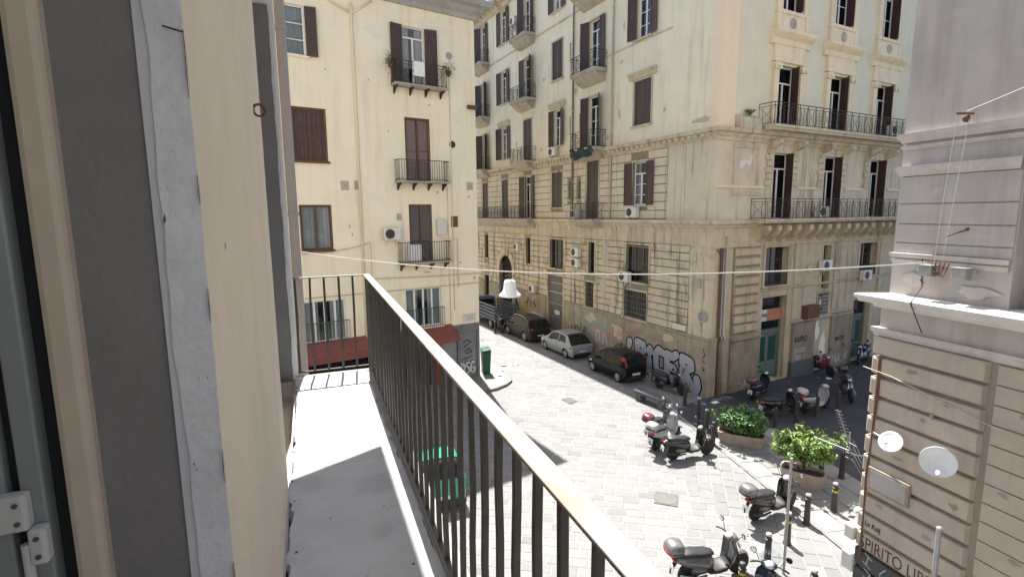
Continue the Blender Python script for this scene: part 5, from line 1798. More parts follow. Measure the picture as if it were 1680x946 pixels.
for a, b in ((8.13, 8.33), (8.335, 8.715), (8.72, 9.12), (9.125, 9.67)):
    mb = MB()
    mb.fprof(FG, [(-0.12, a + 0.012), (-0.075, a + 0.012), (-0.075, b - 0.012), (-0.12, b - 0.012)], 0.15, U1 - 0.02)
    O('stone_course', mb, 'mauve', rb, fix=True)

# repaired and flaking patches of plaster, irregular outlines a few millimetres proud
M['patch_light'] = surf('fresh_plaster_patch', (0.80, 0.74, 0.60), (0.74, 0.68, 0.55), scale=5, bump=0.2)
M['patch_grey'] = surf('bare_render_patch', (0.52, 0.47, 0.38), (0.42, 0.38, 0.31), scale=6, bump=0.4, speck=0.2)
def patches(parent, fr, spots, mat, o=0.0035):
    rg = random.Random(11)
    for u, z, w, h in spots:
        n = 13
        pts = []
        for k in range(n):
            a = 2 * math.pi * k / n
            rr = rg.uniform(0.55, 1.1)
            pts.append(fr.pt(u + w / 2 * rr * math.cos(a), o, z + h / 2 * rr * math.sin(a)))
        mb = MB()
        mb.quad(*pts)
        O('plaster_patch', mb, mat, parent)
patches(lb, FB, [(5.3, 9.7, 0.5, 0.5), (1.0, 13.8, 0.7, 1.0), (7.0, 5.9, 0.5, 0.4), (5.2, 17.3, 1.2, 0.8), (2.0, 17.9, 1.6, 0.9), (0.6, 16.0, 0.6, 0.8)], 'patch_light')
patches(lb, FB, [(6.8, 8.5, 0.12, 0.25), (6.7, 8.1, 0.1, 0.2), (4.75, 12.9, 0.14, 0.1), (2.3, 10.1, 0.2, 0.16), (2.6, 14.3, 0.18, 0.12), (0.5, 9.9, 0.2, 0.18), (3.0, 6.1, 0.5, 0.1), (1.1, 6.5, 0.25, 0.12), (7.5, 15.3, 0.12, 0.1), (5.6, 15.1, 0.1, 0.14), (0.25, 5.6, 0.2, 0.3)], 'patch_grey', 0.0045)
patches(big, FL, [(7.2, 14.6, 0.3, 0.7), (8.3, 13.4, 0.4, 0.3), (3.5, 14.2, 0.25, 0.3), (11.7, 16.8, 0.5, 0.5), (15.8, 18.4, 0.5, 0.3), (16.2, 13.6, 0.6, 0.4), (12.2, 13.3, 0.6, 0.3), (20.2, 14.5, 0.4, 0.6), (6.9, 19.3, 0.2, 0.5), (1.0, 13.3, 1.4, 0.35), (2.6, 20.5, 0.2, 0.5), (7.1, 17.4, 0.35, 0.25)], 'patch_grey')
patches(big, FL, [(8.3, 6.4, 1.0, 1.6), (8.4, 4.4, 0.8, 1.8), (7.4, 3.6, 0.7, 0.6), (11.8, 7.7, 2.2, 0.35), (12.4, 4.0, 0.5, 1.1), (16.0, 6.2, 0.9, 1.3), (3.2, 7.05, 1.2, 0.18)], 'patch_grey', 0.053)
patches(big, FL, [(6.9, 1.9, 1.6, 1.0), (9.6, 2.2, 1.4, 0.8), (2.6, 2.45, 1.0, 0.45), (0.7, 0.5, 0.7, 0.6)], 'patch_grey', 0.1115)
patches(big, FR_, [(7.3, 2.4, 1.1, 0.7), (8.8, 2.2, 0.5, 1.3), (9.4, 1.4, 0.7, 1.6), (8.9, 3.9, 0.25, 0.8)], 'patch_light', 0.0045)
patches(big, FR_, [(6.0, 6.1, 0.3, 0.9), (10.7, 6.6, 0.7, 0.5), (7.6, 5.9, 0.6, 0.5), (11.0, 5.6, 1.2, 0.35)], 'patch_grey', 0.076)

patches(rb, FG, [(0.9, 9.35, 0.25, 0.2), (1.7, 8.5, 0.3, 0.14), (0.6, 7.6, 0.5, 0.3), (1.8, 7.5, 0.8, 0.28)], 'mauve_light', -0.0725)
patches(rb, FG, [(0.9, 5.75, 0.3, 0.12), (1.6, 5.3, 0.2, 0.1), (1.2, 4.85, 0.12, 0.1), (0.8, 3.85, 0.3, 0.1), (1.9, 3.4, 0.2, 0.14), (1.5, 2.5, 0.25, 0.12), (0.5, 2.6, 0.2, 0.1), (1.35, 5.0, 0.1, 0.16)], 'tan_joint', 0.1035)
patches(rb, FG, [(2.75, 5.5, 0.16, 0.12), (3.2, 4.7, 0.3, 0.15), (2.6, 4.0, 0.2, 0.1), (2.9, 2.9, 0.25, 0.12)], 'tan_joint', 0.0305)

# ------------------------------------------------------------------ graffiti on the palazzo (paint on its plinth: o just proud of 0.11)
def paint(name, polys, width, mat, fr=None, o0=0.113, parent=None):
    if name == 'graffiti_tag' and len(polys) <= 3:
        for k, pl in enumerate(polys):
            mb = MB()
            strokes(mb, fr or FL, [pl], width, o0 + 0.004 * k)
            O(name, mb, mat, parent or big)
        return None
    mb = MB()
    strokes(mb, fr or FL, polys, width, o0)
    return O(name, mb, mat, parent or big)
LET = {  # big silver letters, (u, z) on the side street plinth
    'dot': [[(5.72, 1.35), (5.66, 1.62)]],
    'R': [[(5.02, 1.72), (4.78, 0.25)], [(5.02, 1.72), (4.5, 1.66), (4.42, 1.36), (4.78, 1.1)], [(4.70, 1.0), (4.25, 0.24)]],
    'I': [[(3.98, 0.95), (3.92, 0.25)], [(4.02, 1.42), (3.95, 1.55), (3.86, 1.42), (3.96, 1.35)]],
    'C': [[(2.95, 1.55), (3.25, 1.66), (3.46, 1.4), (3.42, 0.7), (3.15, 0.25), (2.95, 0.45)]],
    'E': [[(1.95, 1.68), (2.2, 1.5), (2.62, 1.58), (2.58, 0.95), (2.55, 0.35), (2.0, 0.3)], [(2.55, 0.95), (2.1, 0.92)]],
    'R2': [[(1.5, 1.66), (1.42, 0.25)], [(1.5, 1.66), (0.95, 1.55), (0.88, 1.25), (1.4, 1.0)], [(1.3, 0.95), (0.95, 0.5), (0.75, 0.2)]],
    'tail': [[(0.52, 0.78), (0.42, 0.45), (0.55, 0.15)]],
}
allp = [p for v in LET.values() for p in v]
paint('graffiti_outline', allp, 0.60, 'ink', o0=0.1135)
paint('graffiti_fill', allp, 0.43, 'silver', o0=0.118)
inner = [[(4.76, 1.42), (4.66, 1.40)], [(1.28, 1.36), (1.16, 1.34)], [(3.2, 1.05), (3.16, 0.75)], [(2.32, 0.66), (2.2, 0.64)], [(2.34, 1.22), (2.22, 1.2)]]
paint('graffiti_detail', inner, 0.07, 'ink', o0=0.1225)
def scribble(u0, u1, z0, z1, n, seed):
    rg = random.Random(seed)
    out = []
    for i in range(n):
        a = u0 + (u1 - u0) * i / n
        w = (u1 - u0) / n * 0.8
        k = rg.randint(3, 5)
        out.append([(a + rg.uniform(0, 1) * w, z0 + rg.uniform(0, 1) * (z1 - z0)) for _ in range(k)])
    return out
def tagword(word, fr, u, z, size, mat, o0, dirn, slant=0.25, bold=0.01, squeeze=0.9, parent=None):
    return O('graffiti_tag', lettering(fr, word, u, z, size, o0, dirn, slant, bold, squeeze), mat, parent or big)
paint('graffiti_tag', scribble(6.9, 5.7, 1.6, 2.4, 5, 3), 0.05, 'spray_red')
paint('graffiti_tag', scribble(5.4, 4.5, 2.05, 2.65, 4, 4), 0.06, 'spray_red')
paint('graffiti_tag', scribble(8.4, 7.1, 1.2, 2.2, 5, 5), 0.07, 'spray_red')
paint('graffiti_tag', scribble(7.2, 6.0, 0.5, 1.4, 7, 6), 0.06, 'ink')
paint('graffiti_tag', scribble(12.6, 9.9, 0.75, 1.6, 10, 8), 0.06, 'ink')
paint('graffiti_tag', [[(9.0, 0.9), (9.0, 1.6), (8.7, 1.6), (8.6, 1.1), (8.9, 0.9)], [(8.3, 0.9), (8.2, 1.6)], [(8.0, 1.5), (7.8, 0.9)]], 0.12, 'spray_white')
paint('graffiti_tag', [[(9.6, 1.5), (10.6, 1.9)], [(8.0, 1.9), (9.4, 2.0)]], 0.3, 'spray_teal')
paint('graffiti_tag', [[(0.18, 2.4), (0.05, 2.1), (0.2, 1.95)], [(0.2, 1.85), (0.05, 1.7)], [(0.18, 1.5), (0.04, 1.4), (0.18, 1.3)]], 0.045, 'ink')
# far wall paintings beside the portal
paint('graffiti_tag', [[(20.3, 1.1), (20.3, 2.1), (19.8, 1.2)]], 0.2, 'ink')
paint('graffiti_tag', [[(19.2, 1.1), (18.7, 1.9), (18.2, 1.2), (18.9, 1.0)]], 0.34, 'spray_yellow')
paint('graffiti_tag', scribble(18.6, 16.8, 1.7, 2.4, 7, 12), 0.09, 'ink')
# tags on the front piers
tagword('KASPLO', FR_, 6.5, 1.95, 0.42, 'ink', 0.183, 1, 0.4, 0.016, 0.72)
tagword('GR SOCI', FR_, 6.55, 1.35, 0.34, 'spray_white', 0.183, 1, 0.1, 0.004, 0.75)
tagword('TESI', FR_, 6.6, 0.95, 0.36, 'spray_white', 0.183, 1, 0.0, 0.004, 0.9)
tagword('MASTRI', FR_, 10.4, 1.55, 0.34, 'ink', 0.123, 1, 0.3, 0.01, 0.8)
tagword('Tu', FR_, 11.1, 1.1, 0.34, 'ink', 0.123, 1, 0.2, 0.006)
paint('graffiti_tag', scribble(10.2, 11.9, 0.2, 0.8, 7, 21), 0.05, 'spray_white', FR_, 0.123)
paint('graffiti_tag', scribble(2.0, 3.1, 0.1, 0.55, 7, 22), 0.035, 'spray_white', FR_, 0.203)
# mauve building: words and the dark base
O('graffiti_tag', lettering(FG, '- Lo Koij', 0.14, 2.01, 0.17, 0.103, 1, 0.15, 0.003, 0.72), 'ink', rb)
O('graffiti_tag', lettering(FG, 'SPIRITO LIBERO', 0.13, 1.46, 0.40, 0.103, 1, 0.0, -0.002, 0.70), 'ink_brown', rb)
mb = MB()
strokes(mb, FG, [[(0.3, 1.36), (0.46, 1.28)], [(0.38, 1.32), (0.34, 1.12)], [(0.26, 1.14), (0.44, 1.06)], [(0.3, 0.98), (0.45, 0.92), (0.38, 0.72), (0.3, 0.8)],
                 [(0.78, 1.28), (0.66, 1.1), (0.7, 0.9), (0.82, 0.95)], [(0.95, 1.2), (0.93, 0.95)], [(1.2, 1.3), (1.06, 1.15), (1.12, 0.95), (1.26, 1.0)]], 0.028, 0.104)
O('graffiti_tag', mb, 'chalk', rb)

# ------------------------------------------------------------------ air conditioners on the palazzo
for (fr, u, z, lab) in (
        (FL, 5.55, 9.02, 'white air conditioner under the near main floor window with open shutters'),
        (FL, 6.1, 5.35, 'white air conditioner at the left foot of the wide dark office window'),
        (FL, 11.2, 6.45, 'upper of two air conditioners stacked beside a narrow window'),
        (FL, 11.2, 5.75, 'lower of two air conditioners stacked beside a narrow window'),
        (FL, 17.2, 3.25, 'air conditioner on the wall left of the grey iron gate'),
        (FL, 19.8, 6.35, 'air conditioner high beside the arched portal'),
        (FL, 14.2, 13.22, 'air conditioner below a hooded second floor window on the side street'),
        (FL, 20.1, 23.6, 'air conditioner below the eaves between two upper windows'),
        (FR_, 8.75, 6.05, 'air conditioner in front of the narrow arched window on the square'),
        (FR_, 12.85, 5.25, 'air conditioner below the right mezzanine window on the square')):
    ac_unit(fr, u, z, lab)
for fr, u, z, o, lab in ((FR_, 7.75, 8.95, 0.25, 'air conditioner standing on the lower long balcony'), (FR_, 13.9, 13.5, 0.3, 'air conditioner standing on the upper long balcony'),
                         (FL, 11.0, 8.95, 0.3, 'air conditioner on the small main floor balcony of the side street')):
    ac_unit(fr, u, z, lab, o=o)
mb = MB()
nx, nz = 16, 7
def tp(i, j):
    u = 8.5 + 2.4 * i / nx
    sag = 0.30 * math.sin(math.pi * i / nx) + 0.12 * math.sin(i * 0.55 + 1)
    return FL.pt(u, 0.97 + 0.04 * math.sin(i * 0.9 + j * 0.7), 12.95 - (0.12 + sag + 0.3) * j / nz)
for i in range(nx):
    for j in range(nz):
        mb.quad(tp(i, j), tp(i + 1, j), tp(i + 1, j + 1), tp(i, j + 1))
single('tarpaulin', mb, 'tarp', 'dark green tarpaulin hung under a second floor balcony', 'tarpaulin', FL.pt(9.7, 0.97, 12.3))
mb = MB()
mb.lathe([(0.0, 0), (0.3, 0), (0.3, 0.1), (0.2, 0.12), (0.19, 0.05), (0.0, 0.06)], FL.pt(0.3, 0.045, 4.0), n=20, d=FL.n)
single('cable_coil', mb, 'cornice_grey', 'round grey coil fixed on the palazzo corner above the plinth', 'coil', FL.pt(0.3, 0.05, 4.0))
mb = MB()
mb.fbox(FL, 0.5, 0.85, 0.046, 0.16, 5.35, 5.8)
single('meter_box', mb, 'cornice_grey', 'small grey meter box on the palazzo corner pier', 'meter box', FL.pt(0.67, 0.05, 5.35), bevel=0.02)
mb = MB()
mb.fbox(FL, 1.45, 2.35, 0.03, 0.05, 3.02, 3.3)
single('street_plaque', mb, 'marble', 'pale marble street plaque low on the palazzo side wall', 'plaque', FL.pt(1.9, 0.04, 3.0))

# ------------------------------------------------------------------ on the mauve building: dishes, aerial, floodlights, cables, plaque
def dish(c, d, r, label, mount):
    t = thing('satellite_dish', label, 'satellite dish', mount, 0, 'satellite dishes')
    d = Vector(d).normalized()
    c = Vector(c)
    mb = MB()
    prof = []
    for i in range(9):
        rr_ = r * i / 8
        prof.append((max(rr_, 0.001), 0.16 * r * (rr_ / r) ** 2 * 1.6))
    prof += [(r * 1.0, prof[-1][1] - 0.02), (r * 0.5, 0.16 * r * 0.25 * 1.6 - 0.018), (0.001, -0.02)]
    mb.lathe(prof, c, n=32, d=d)
    O('reflector', mb, 'dish', t, smooth=True)
    side = d.cross(Vector((0, 0, 1))).normalized()
    dn = d.cross(side).normalized()
    if dn.z > 0:
        dn = -dn
    tip = c + d * r * 1.25 + dn * r * 0.55
    mb = MB()
    mb.tube([c + dn * r * 0.95 + d * 0.2 * r, tip], 0.012, 6)
    arm = O('feed_arm', mb, 'galv', t)
    mb = MB()
    mb.lathe([(0.022, 0), (0.035, 0.03), (0.035, 0.10), (0.02, 0.12)], tip, n=10, d=(c - tip))
    O('receiver', mb, 'ac_white', arm)
    m = Vector(mount)
    mb = MB()
    mb.tube([c - d * 0.02, c - d * 0.14, m + Vector((0, 0, 0.0))], 0.018, 6)
    mb.lathe([(0.05, 0), (0.05, 0.02)], m, n=8, d=FG.n)
    O('mount', mb, 'galv', t)
    return t
dish(FG.pt(0.80, 0.34, 4.24), (-0.80, -0.12, 0.60), 0.22, 'smaller white satellite dish left of the other on the mauve building', FG.pt(0.2, 0.1, 4.2))
dish(FG.pt(1.78, 0.45, 4.32), (-0.86, -0.52, 0.06), 0.29, 'larger satellite dish with a grey face and bright rim on the mauve building', FG.pt(1.25, 0.1, 4.0))
t = thing('tv_aerial', 'tangled television aerial with toothed booms on the mauve building corner', 'aerial', FG.pt(0.1, 0.1, 3.8))
mb = MB()
mb.tube([FG.pt(0.12, 0.0, 3.55), FG.pt(0.05, 0.35, 3.62), FG.pt(-0.05, 0.4, 3.66), FG.pt(-0.08, 0.4, 4.1)], 0.016, 6)
O('mast', mb, 'galv', t)
def boom(a, b, n, l0, l1, up):
    a, b, up = Vector(a), Vector(b), Vector(up).normalized()
    mb = MB()
    mb.tube([a, b], 0.012, 5)
    for i in range(n):
        p = a + (b - a) * (i + 0.5) / n
        l = l0 + (l1 - l0) * i / n
        mb.tube([p - up * l, p + up * l], 0.006, 4)
    O('boom', mb, 'galv', t)
boom(FG.pt(-0.05, 0.4, 3.68), FG.pt(-0.98, 0.42, 3.62), 16, 0.07, 0.045, (0.2, 0.1, 1))
boom(FG.pt(-0.08, 0.4, 3.85), FG.pt(-0.42, 0.42, 4.52), 10, 0.10, 0.06, (-0.5, 0.8, 0.1))
mb = MB()
for s in range(4):
    mb.tube([FG.pt(0.0, 0.38, 3.95 - s * 0.14), FG.pt(0.22, 0.36, 3.62 - s * 0.12)], 0.008, 4)
    mb.tube([FG.pt(-0.12, 0.42, 3.88 - s * 0.12), FG.pt(0.12, 0.42, 3.86 - s * 0.12)], 0.006, 4)
O('reflector', mb, 'galv', t)
mb = MB()
for k in range(3):
    mb.tube([FG.pt(0.2 + 0.02 * k, 0.1, 5.9), FG.pt(0.2 + 0.03 * k, 0.11, 4.6 + 0.2 * k), FG.pt(0.18 - 0.02 * k, 0.11, 3.2), FG.pt(0.16 + 0.02 * k, 0.11, 1.2)], 0.014, 5)
single('wall_cable', mb, 'rust', 'rust brown bundle of cables down the mauve building corner', 'cable', FG.pt(0.2, 0.1, 1.2))
mb = MB()
mb.fbox(FG, 0.22, 1.12, 0.08, 0.16, 2.92, 3.42)
t = single('wall_plaque', mb, 'tan_joint', 'framed grey stone plaque low on the mauve building', 'plaque', FG.pt(0.66, 0.1, 2.92), bevel=0.01)
mb = MB()
mb.fbox(FG, 0.28, 1.06, 0.16, 0.166, 2.97, 3.37)
p = O('face', mb, 'cornice_grey', None)
p.parent = t
p.location = -t.location
for u, o in ((1.0, 0.08), (1.6, 0.08)):
    lab = 'left of two small grey floodlights' if u < 1.3 else 'right of two small grey floodlights'
    t = thing('floodlight', lab + ' above the mauve building cornice', 'floodlight', FG.pt(u, 0, 7.7), 0, 'floodlights')
    mb = MB()
    mb.fbox(FG, u - 0.12, u + 0.12, 0.02, 0.2, 7.72, 7.92)
    O('housing', mb, 'galv', t, bevel=0.015)
    mb = MB()
    mb.fbox(FG, u - 0.14, u + 0.14, 0.0, 0.24, 7.92, 7.945)
    O('hood', mb, 'galv', t)
    mb = MB()
    mb.tube([FG.pt(u + 0.14, -0.1, 7.86), FG.pt(u + 0.2, 0.1, 7.9), FG.pt(u + 0.22, 0.1, 7.75), FG.pt(u + 0.1, 0.05, 7.66)], 0.012, 6)
    O('bracket', mb, 'galv', t)
t = thing('pulley', 'cable pulley and rigging lines on the mauve building upper wall', 'pulley', FG.pt(1.42, 0, 10.66))
mb = MB()
mb.tube([FG.pt(1.36, -0.12, 10.72), FG.pt(1.3, 0.22, 10.72)], 0.02, 6)
mb.lathe([(0.06, -0.03), (0.07, 0), (0.06, 0.03)], FG.pt(1.4, 0.12, 10.62), n=12, d=FG.u)
O('arm', mb, 'rust', t)
mb = MB()
mb.tube([FG.pt(1.30, 0.2, 10.7), FG.pt(1.18, 0.15, 9.2), FG.pt(1.12, 0.13, 7.95)], 0.006, 5)
mb.tube([FG.pt(1.46, 0.14, 10.6), FG.pt(1.35, 0.13, 9.2), FG.pt(1.26, 0.13, 8.0)], 0.006, 5)
mb.tube([FG.pt(1.40, 0.14, 10.74), FG.pt(4.5, 0.14, 11.6)], 0.006, 5)
O('line', mb, 'cable', t)
mb = MB()
mb.tube([FG.pt(1.5, -0.1, 8.64), FG.pt(1.28, 0.12, 8.5)], 0.014, 6)
mb.lathe([(0.03, 0), (0.03, 0.03)], FG.pt(1.5, -0.085, 8.64), n=10, d=FG.n)
O('rod', mb, 'rust', t)
mb = MB()
for k in range(5):
    mb.tube([FG.pt(1.05 + 0.08 * k, 0.1, 8.0), FG.pt(1.12 + 0.05 * k, 0.16, 7.9 - 0.04 * k), FG.pt(1.25 - 0.03 * k, 0.15, 7.8)], 0.014, 5)
O('clamp', mb, 'rust', t)
mb = MB()
mb.tube([FG.pt(0.85, 0.06, 8.05), FG.pt(0.92, 0.1, 7.5), FG.pt(0.98, 0.45, 7.2), FG.pt(1.02, 0.12, 6.6)], 0.012, 5)
single('wall_cable', mb, 'cable_dark', 'thin dark cable hanging across the mauve building cornice', 'cable', FG.pt(0.95, 0.1, 6.6))
mb = MB()
mb.tube([FG.pt(-0.1, 0.16, 5.6), FG.pt(0.5, 0.13, 5.55), FG.pt(2.2, 0.14, 5.22), FG.pt(4.0, 0.06, 5.0)], 0.012, 5)
single('wall_cable', mb, 'pipe', 'pale cable sagging across the rusticated blocks of the mauve building', 'cable', FG.pt(1, 0.1, 5.3))
for u, z, s, lab in ((-0.12, 1.62, 0.13, 'upper white junction box on the sunlit edge of the mauve building'), (-0.1, 0.9, 0.17, 'lower white junction box on the sunlit edge of the mauve building')):
    mb = MB()
    mb.fbox(FG, u - s, u + s * 0.7, -0.1, 0.12, z - s * 1.2, z + s * 1.2)
    single('junction_box', mb, 'ac_white', lab, 'junction box', FG.pt(u, 0, z - s), 'junction boxes', bevel=0.015)
# pole beside the mauve building
mb = MB()
px_, py_ = 10.72, 5.47
mb.lathe([(0.045, 0), (0.045, 3.0), (0.05, 3.0), (0.05, 3.1), (0.03, 3.12)], (px_, py_, 0), n=12)
t = single('sign_pole', mb, 'galv', 'bare galvanised pole standing in front of the mauve building', 'pole', (px_, py_, 0), smooth=False)
mb = MB()
mb.lathe([(0.032, 0), (0.032, 3.05), (0.038, 3.05), (0.03, 3.08)], (10.62, 8.6, 0), n=12)
single('sign_pole', mb, 'galv', 'thin grey pole rising in front of the planted tree between bollards', 'pole', (10.62, 8.6, 0))

# ------------------------------------------------------------------ overhead cable and bell shaped street lamp
A_ = FG.pt(0.95, 0.12, 7.98)
B_ = Vector((WX - 0.1, 16.2, 7.99))
def wire(a, b, sag, n=28):
    return [a.lerp(b, i / n) - Vector((0, 0, sag * 4 * (i / n) * (1 - i / n))) for i in range(n + 1)]
mb = MB()
mb.tube(wire(A_, B_, 0.42), 0.016, 6)
single('overhead_cable', mb, 'cable', 'pale cable spanning the street and carrying the bell lamp', 'cable', B_)
tl = 0.57
lp = A_.lerp(B_, tl) - Vector((0, 0, 0.42 * 4 * tl * (1 - tl)))
t = thing('street_lamp', 'white bell shaped street lamp hanging from the overhead cable', 'street lamp', lp)
mb = MB()
mb.lathe([(0.012, -0.02), (0.03, -0.05), (0.03, -0.09), (0.014, -0.12), (0.014, -0.20)], lp, n=12)
mb.tube([lp + Vector((-0.1, 0, -0.14)), lp + Vector((-0.1, 0, -0.09)), lp + Vector((0.1, 0, -0.09)), lp + Vector((0.1, 0, -0.14))], 0.014, 6)
O('hanger', mb, 'rust', t)
mb = MB()
mb.lathe([(0.001, -0.20), (0.10, -0.205), (0.135, -0.23), (0.15, -0.30), (0.165, -0.44), (0.205, -0.52), (0.27, -0.575), (0.28, -0.605), (0.265, -0.62), (0.245, -0.60), (0.19, -0.55), (0.15, -0.48), (0.001, -0.46)], lp, n=32)
O('shade', mb, 'lamp_white', t, smooth=True)
mb = MB()
mb.lathe([(0.001, -0.54), (0.11, -0.55), (0.14, -0.59), (0.10, -0.65), (0.001, -0.67)], lp, n=20)
O('globe', mb, 'dish', t, smooth=True)
for (a, b, s, lab) in ((FB.pt(8.9, 0.05, 7.35), FB.pt(5.9, 0.1, 7.72), 0.12, 'slack dark cable on the cream wall under the curtained window'),
                       (FB.pt(5.9, 0.1, 6.0), FB.pt(0.0, 0.06, 5.85), 0.03, 'upper dark cable run along the cream wall above the shops'),
                       (FB.pt(9.0, 0.06, 5.35), FB.pt(0.0, 0.06, 5.35), 0.02, 'lower thin cable run along the cream wall above the shops')):
    mb = MB()
    mb.tube(wire(a, b, s), 0.018, 5)
    if 'slack' in lab:
        mb.tube([FB.pt(5.9, 0.1, 7.72), FB.pt(5.88, 0.07, 6.0)], 0.014, 5)
    single('wall_cable', mb, 'pipe', lab, 'cable', b)
mb = MB()
mb.tube(wire(FR_.pt(0.2, 0.12, 7.05), FL.pt(15.0, 0.1, 7.3), 0.05), 0.02, 5)
single('wall_cable', mb, 'pipe', 'cable running along the palazzo below its lower cornice', 'cable', FL.pt(5, 0.1, 7.2))

# ------------------------------------------------------------------ cars
def lin(pts, x):
    return float(np.interp(x, [p[0] for p in pts], [p[1] for p in pts]))
def wheel_parts(t, x, y, r, w, side, spokes=5):
    mb = MB()
    s = 1 if side > 0 else -1
    prof = [(r * 0.62, 0.0), (r * 0.9, 0.0), (r, w * 0.18), (r, w * 0.82), (r * 0.9, w), (r * 0.62, w)]
    mb.lathe(prof, (x, y - (w / 2) * s, r), n=24, d=(0, s, 0))
    wh = O('wheel', mb, 'tyre', t, smooth=False, local=True)
    mb = MB()
    yo = y + s * w * 0.5
    mb.lathe([(r * 0.66, -0.02), (r * 0.66, 0.004), (r * 0.58, 0.006), (r * 0.56, -0.012)], (x, yo, r), n=24, d=(0, s, 0))
    mb.lathe([(0.05, -0.02), (0.05, 0.008), (0.03, 0.014)], (x, yo, r), n=12, d=(0, s, 0))
    for k in range(spokes):
        a = 2 * math.pi * k / spokes + 0.3
        ca, sa = math.cos(a), math.sin(a)
        for wd in (-0.035, 0.035):
            p0 = (x + ca * 0.03 - sa * wd * .5, yo - 0.002 * s, r + sa * 0.03 + ca * wd * .5)
            p1 = (x + ca * r * 0.58 - sa * wd, yo - 0.008 * s, r + sa * r * 0.58 + ca * wd)
            mb.tube([p0, p1], 0.014, 4)
    O('rim', mb, 'rim', wh, local=True)
def car(name, label, loc, rz, Lc, Wc, prof, belt, wheels, wr, paint, side_glass, ws, rw, ground=0.2, rails=False, tail=None, group='cars parked along the palazzo wall', big_tail=False):
    """prof: (x, z) outline from rear bumper over the roof to the front bumper; ws/rw: index ranges of windscreen and rear window on it"""
    t = thing(name, label, 'car', loc, rz, group)
    st = []
    for i in range(len(prof) - 1):
        (x0, z0), (x1, z1) = prof[i], prof[i + 1]
        l = math.hypot(x1 - x0, z1 - z0)
        n = max(2, int(l / 0.06))
        for k in range(n):
            f = k / n
            st.append((x0 + (x1 - x0) * f, z0 + (z1 - z0) * f, i + f))
    st.append((*prof[-1], len(prof) - 1))
    xs = np.array([s[0] for s in st])
    zs = np.array([s[1] for s in st])
    ker = np.ones(5) / 5
    zs2 = np.convolve(np.pad(zs, 2, mode='edge'), ker, 'valid')
    xs2 = np.convolve(np.pad(xs, 2, mode='edge'), ker, 'valid')
    roof = max(zs2)
    NL, NT = 22, 8
    def half(x, z):
        e = min(1.0, (Lc / 2 - abs(x)) / 0.55)
        e = max(e, 0.0)
        pl = 0.80 + 0.20 * math.sqrt(max(0.0, 1 - (1 - e) ** 2))
        b = lin(belt, x)
        if z < b:
            f = 0.93 + 0.07 * math.sin(min(1, (z - ground) / (b - ground) * 1.25) * math.pi / 2)
            if z > b - 0.06:
                f -= 0.03 * (z - b + 0.06) / 0.06
        else:
            f = 0.97 - 0.24 * ((z - b) / max(0.3, roof - b)) ** 1.15
        return Wc / 2 * pl * f
    verts, idx = [], []
    for x, z, s in zip(xs2, zs2, [q[2] for q in st]):
        row = []
        for k in range(NL + 1):
            f = k / NL
            zz = ground + (z - 0.03 - ground) * f
            row.append((x, half(x, zz), zz))
        w = row[-1][1]
        for k in range(1, NT + 1):
            f = k / NT
            y = w * math.cos(f * math.pi / 2)
            row.append((x, y, z - 0.03 + (0.03 + 0.035 * w) * math.sin(f * math.pi / 2)))
        verts.append(row)
    body, panes = MB(), {}
    for sgn in (1, -1):
        for i in range(len(verts) - 1):
            s = st[i][2]
            for k in range(NL + NT):
                q = [verts[i][k], verts[i + 1][k], verts[i + 1][k + 1], verts[i][k + 1]]
                cx = sum(p[0] for p in q) / 4
                cz = sum(p[2] for p in q) / 4
                q = [(p[0], p[1] * sgn, p[2]) for p in q]
                if sgn < 0:
                    q.reverse()
                if k < NL and any((cx - wx) ** 2 + (cz - wr) ** 2 < (wr * 1.16) ** 2 for wx in wheels):
                    continue
                g = None
                if k < NL:
                    b = lin(belt, cx)
                    for gi, (xa, xb, sl0, sl1) in enumerate(side_glass):
                        zz = (cz - b) / max(0.2, roof - b)
                        if xa + sl0 * zz < cx < xb + sl1 * zz and b + 0.035 < cz < verts[i][NL][2] - 0.075:
                            g = ('side_window', gi, sgn)
                else:
                    if ws[0] < s < ws[1] and k >= NL + 2:
                        g = ('windscreen',)
                    elif rw[0] < s < rw[1] and k >= NL + 2:
                        g = ('rear_window',)
                (panes.setdefault(g, MB()) if g else body).quad(*q)
    O('body', body, paint, t, smooth=True, local=True)
    for g, pm in panes.items():
        O(g[0], pm, 'car_glass', t, smooth=True, local=True)
    mb = MB()
    x0, x1 = min(xs2) + 0.15, max(xs2) - 0.15
    mb.box(x0, x1, -Wc * 0.36, Wc * 0.36, ground - 0.03, ground + 0.45)
    O('underbody', mb, 'trim_black', t, local=True)
    for wx in wheels:
        for sgn in (1, -1):
            wheel_parts(t, wx, sgn * (Wc / 2 - 0.13), wr, 0.2, sgn)
    xr, xf = min(xs2), max(xs2)
    for sgn in (1, -1):
        if tail:
            z0, z1, wv = tail
            mb = MB()
            yy = half(xr + 0.22, (z0 + z1) / 2)
            xx = lambda z: float(np.interp(z, [p[1] for p in prof[:rw[1] + 1]], [p[0] for p in prof[:rw[1] + 1]]))
            mb.hexa([(xx(z0) - 0.03, sgn * (yy - wv), z0), (xx(z0) + 0.16, sgn * (yy - wv), z0), (xx(z0) + 0.24, sgn * (yy + 0.015), z0), (xx(z0) + 0.05, sgn * (yy + 0.0), z0),
                     (xx(z1) - 0.03, sgn * (yy - wv * 0.8), z1), (xx(z1) + 0.16, sgn * (yy - wv * .8), z1), (xx(z1) + 0.22, sgn * (yy + 0.0), z1), (xx(z1) + 0.05, sgn * (yy - 0.02), z1)])
            O('tail_light', mb, 'tail_red', t, local=True, bevel=0.015)
        mb = MB()
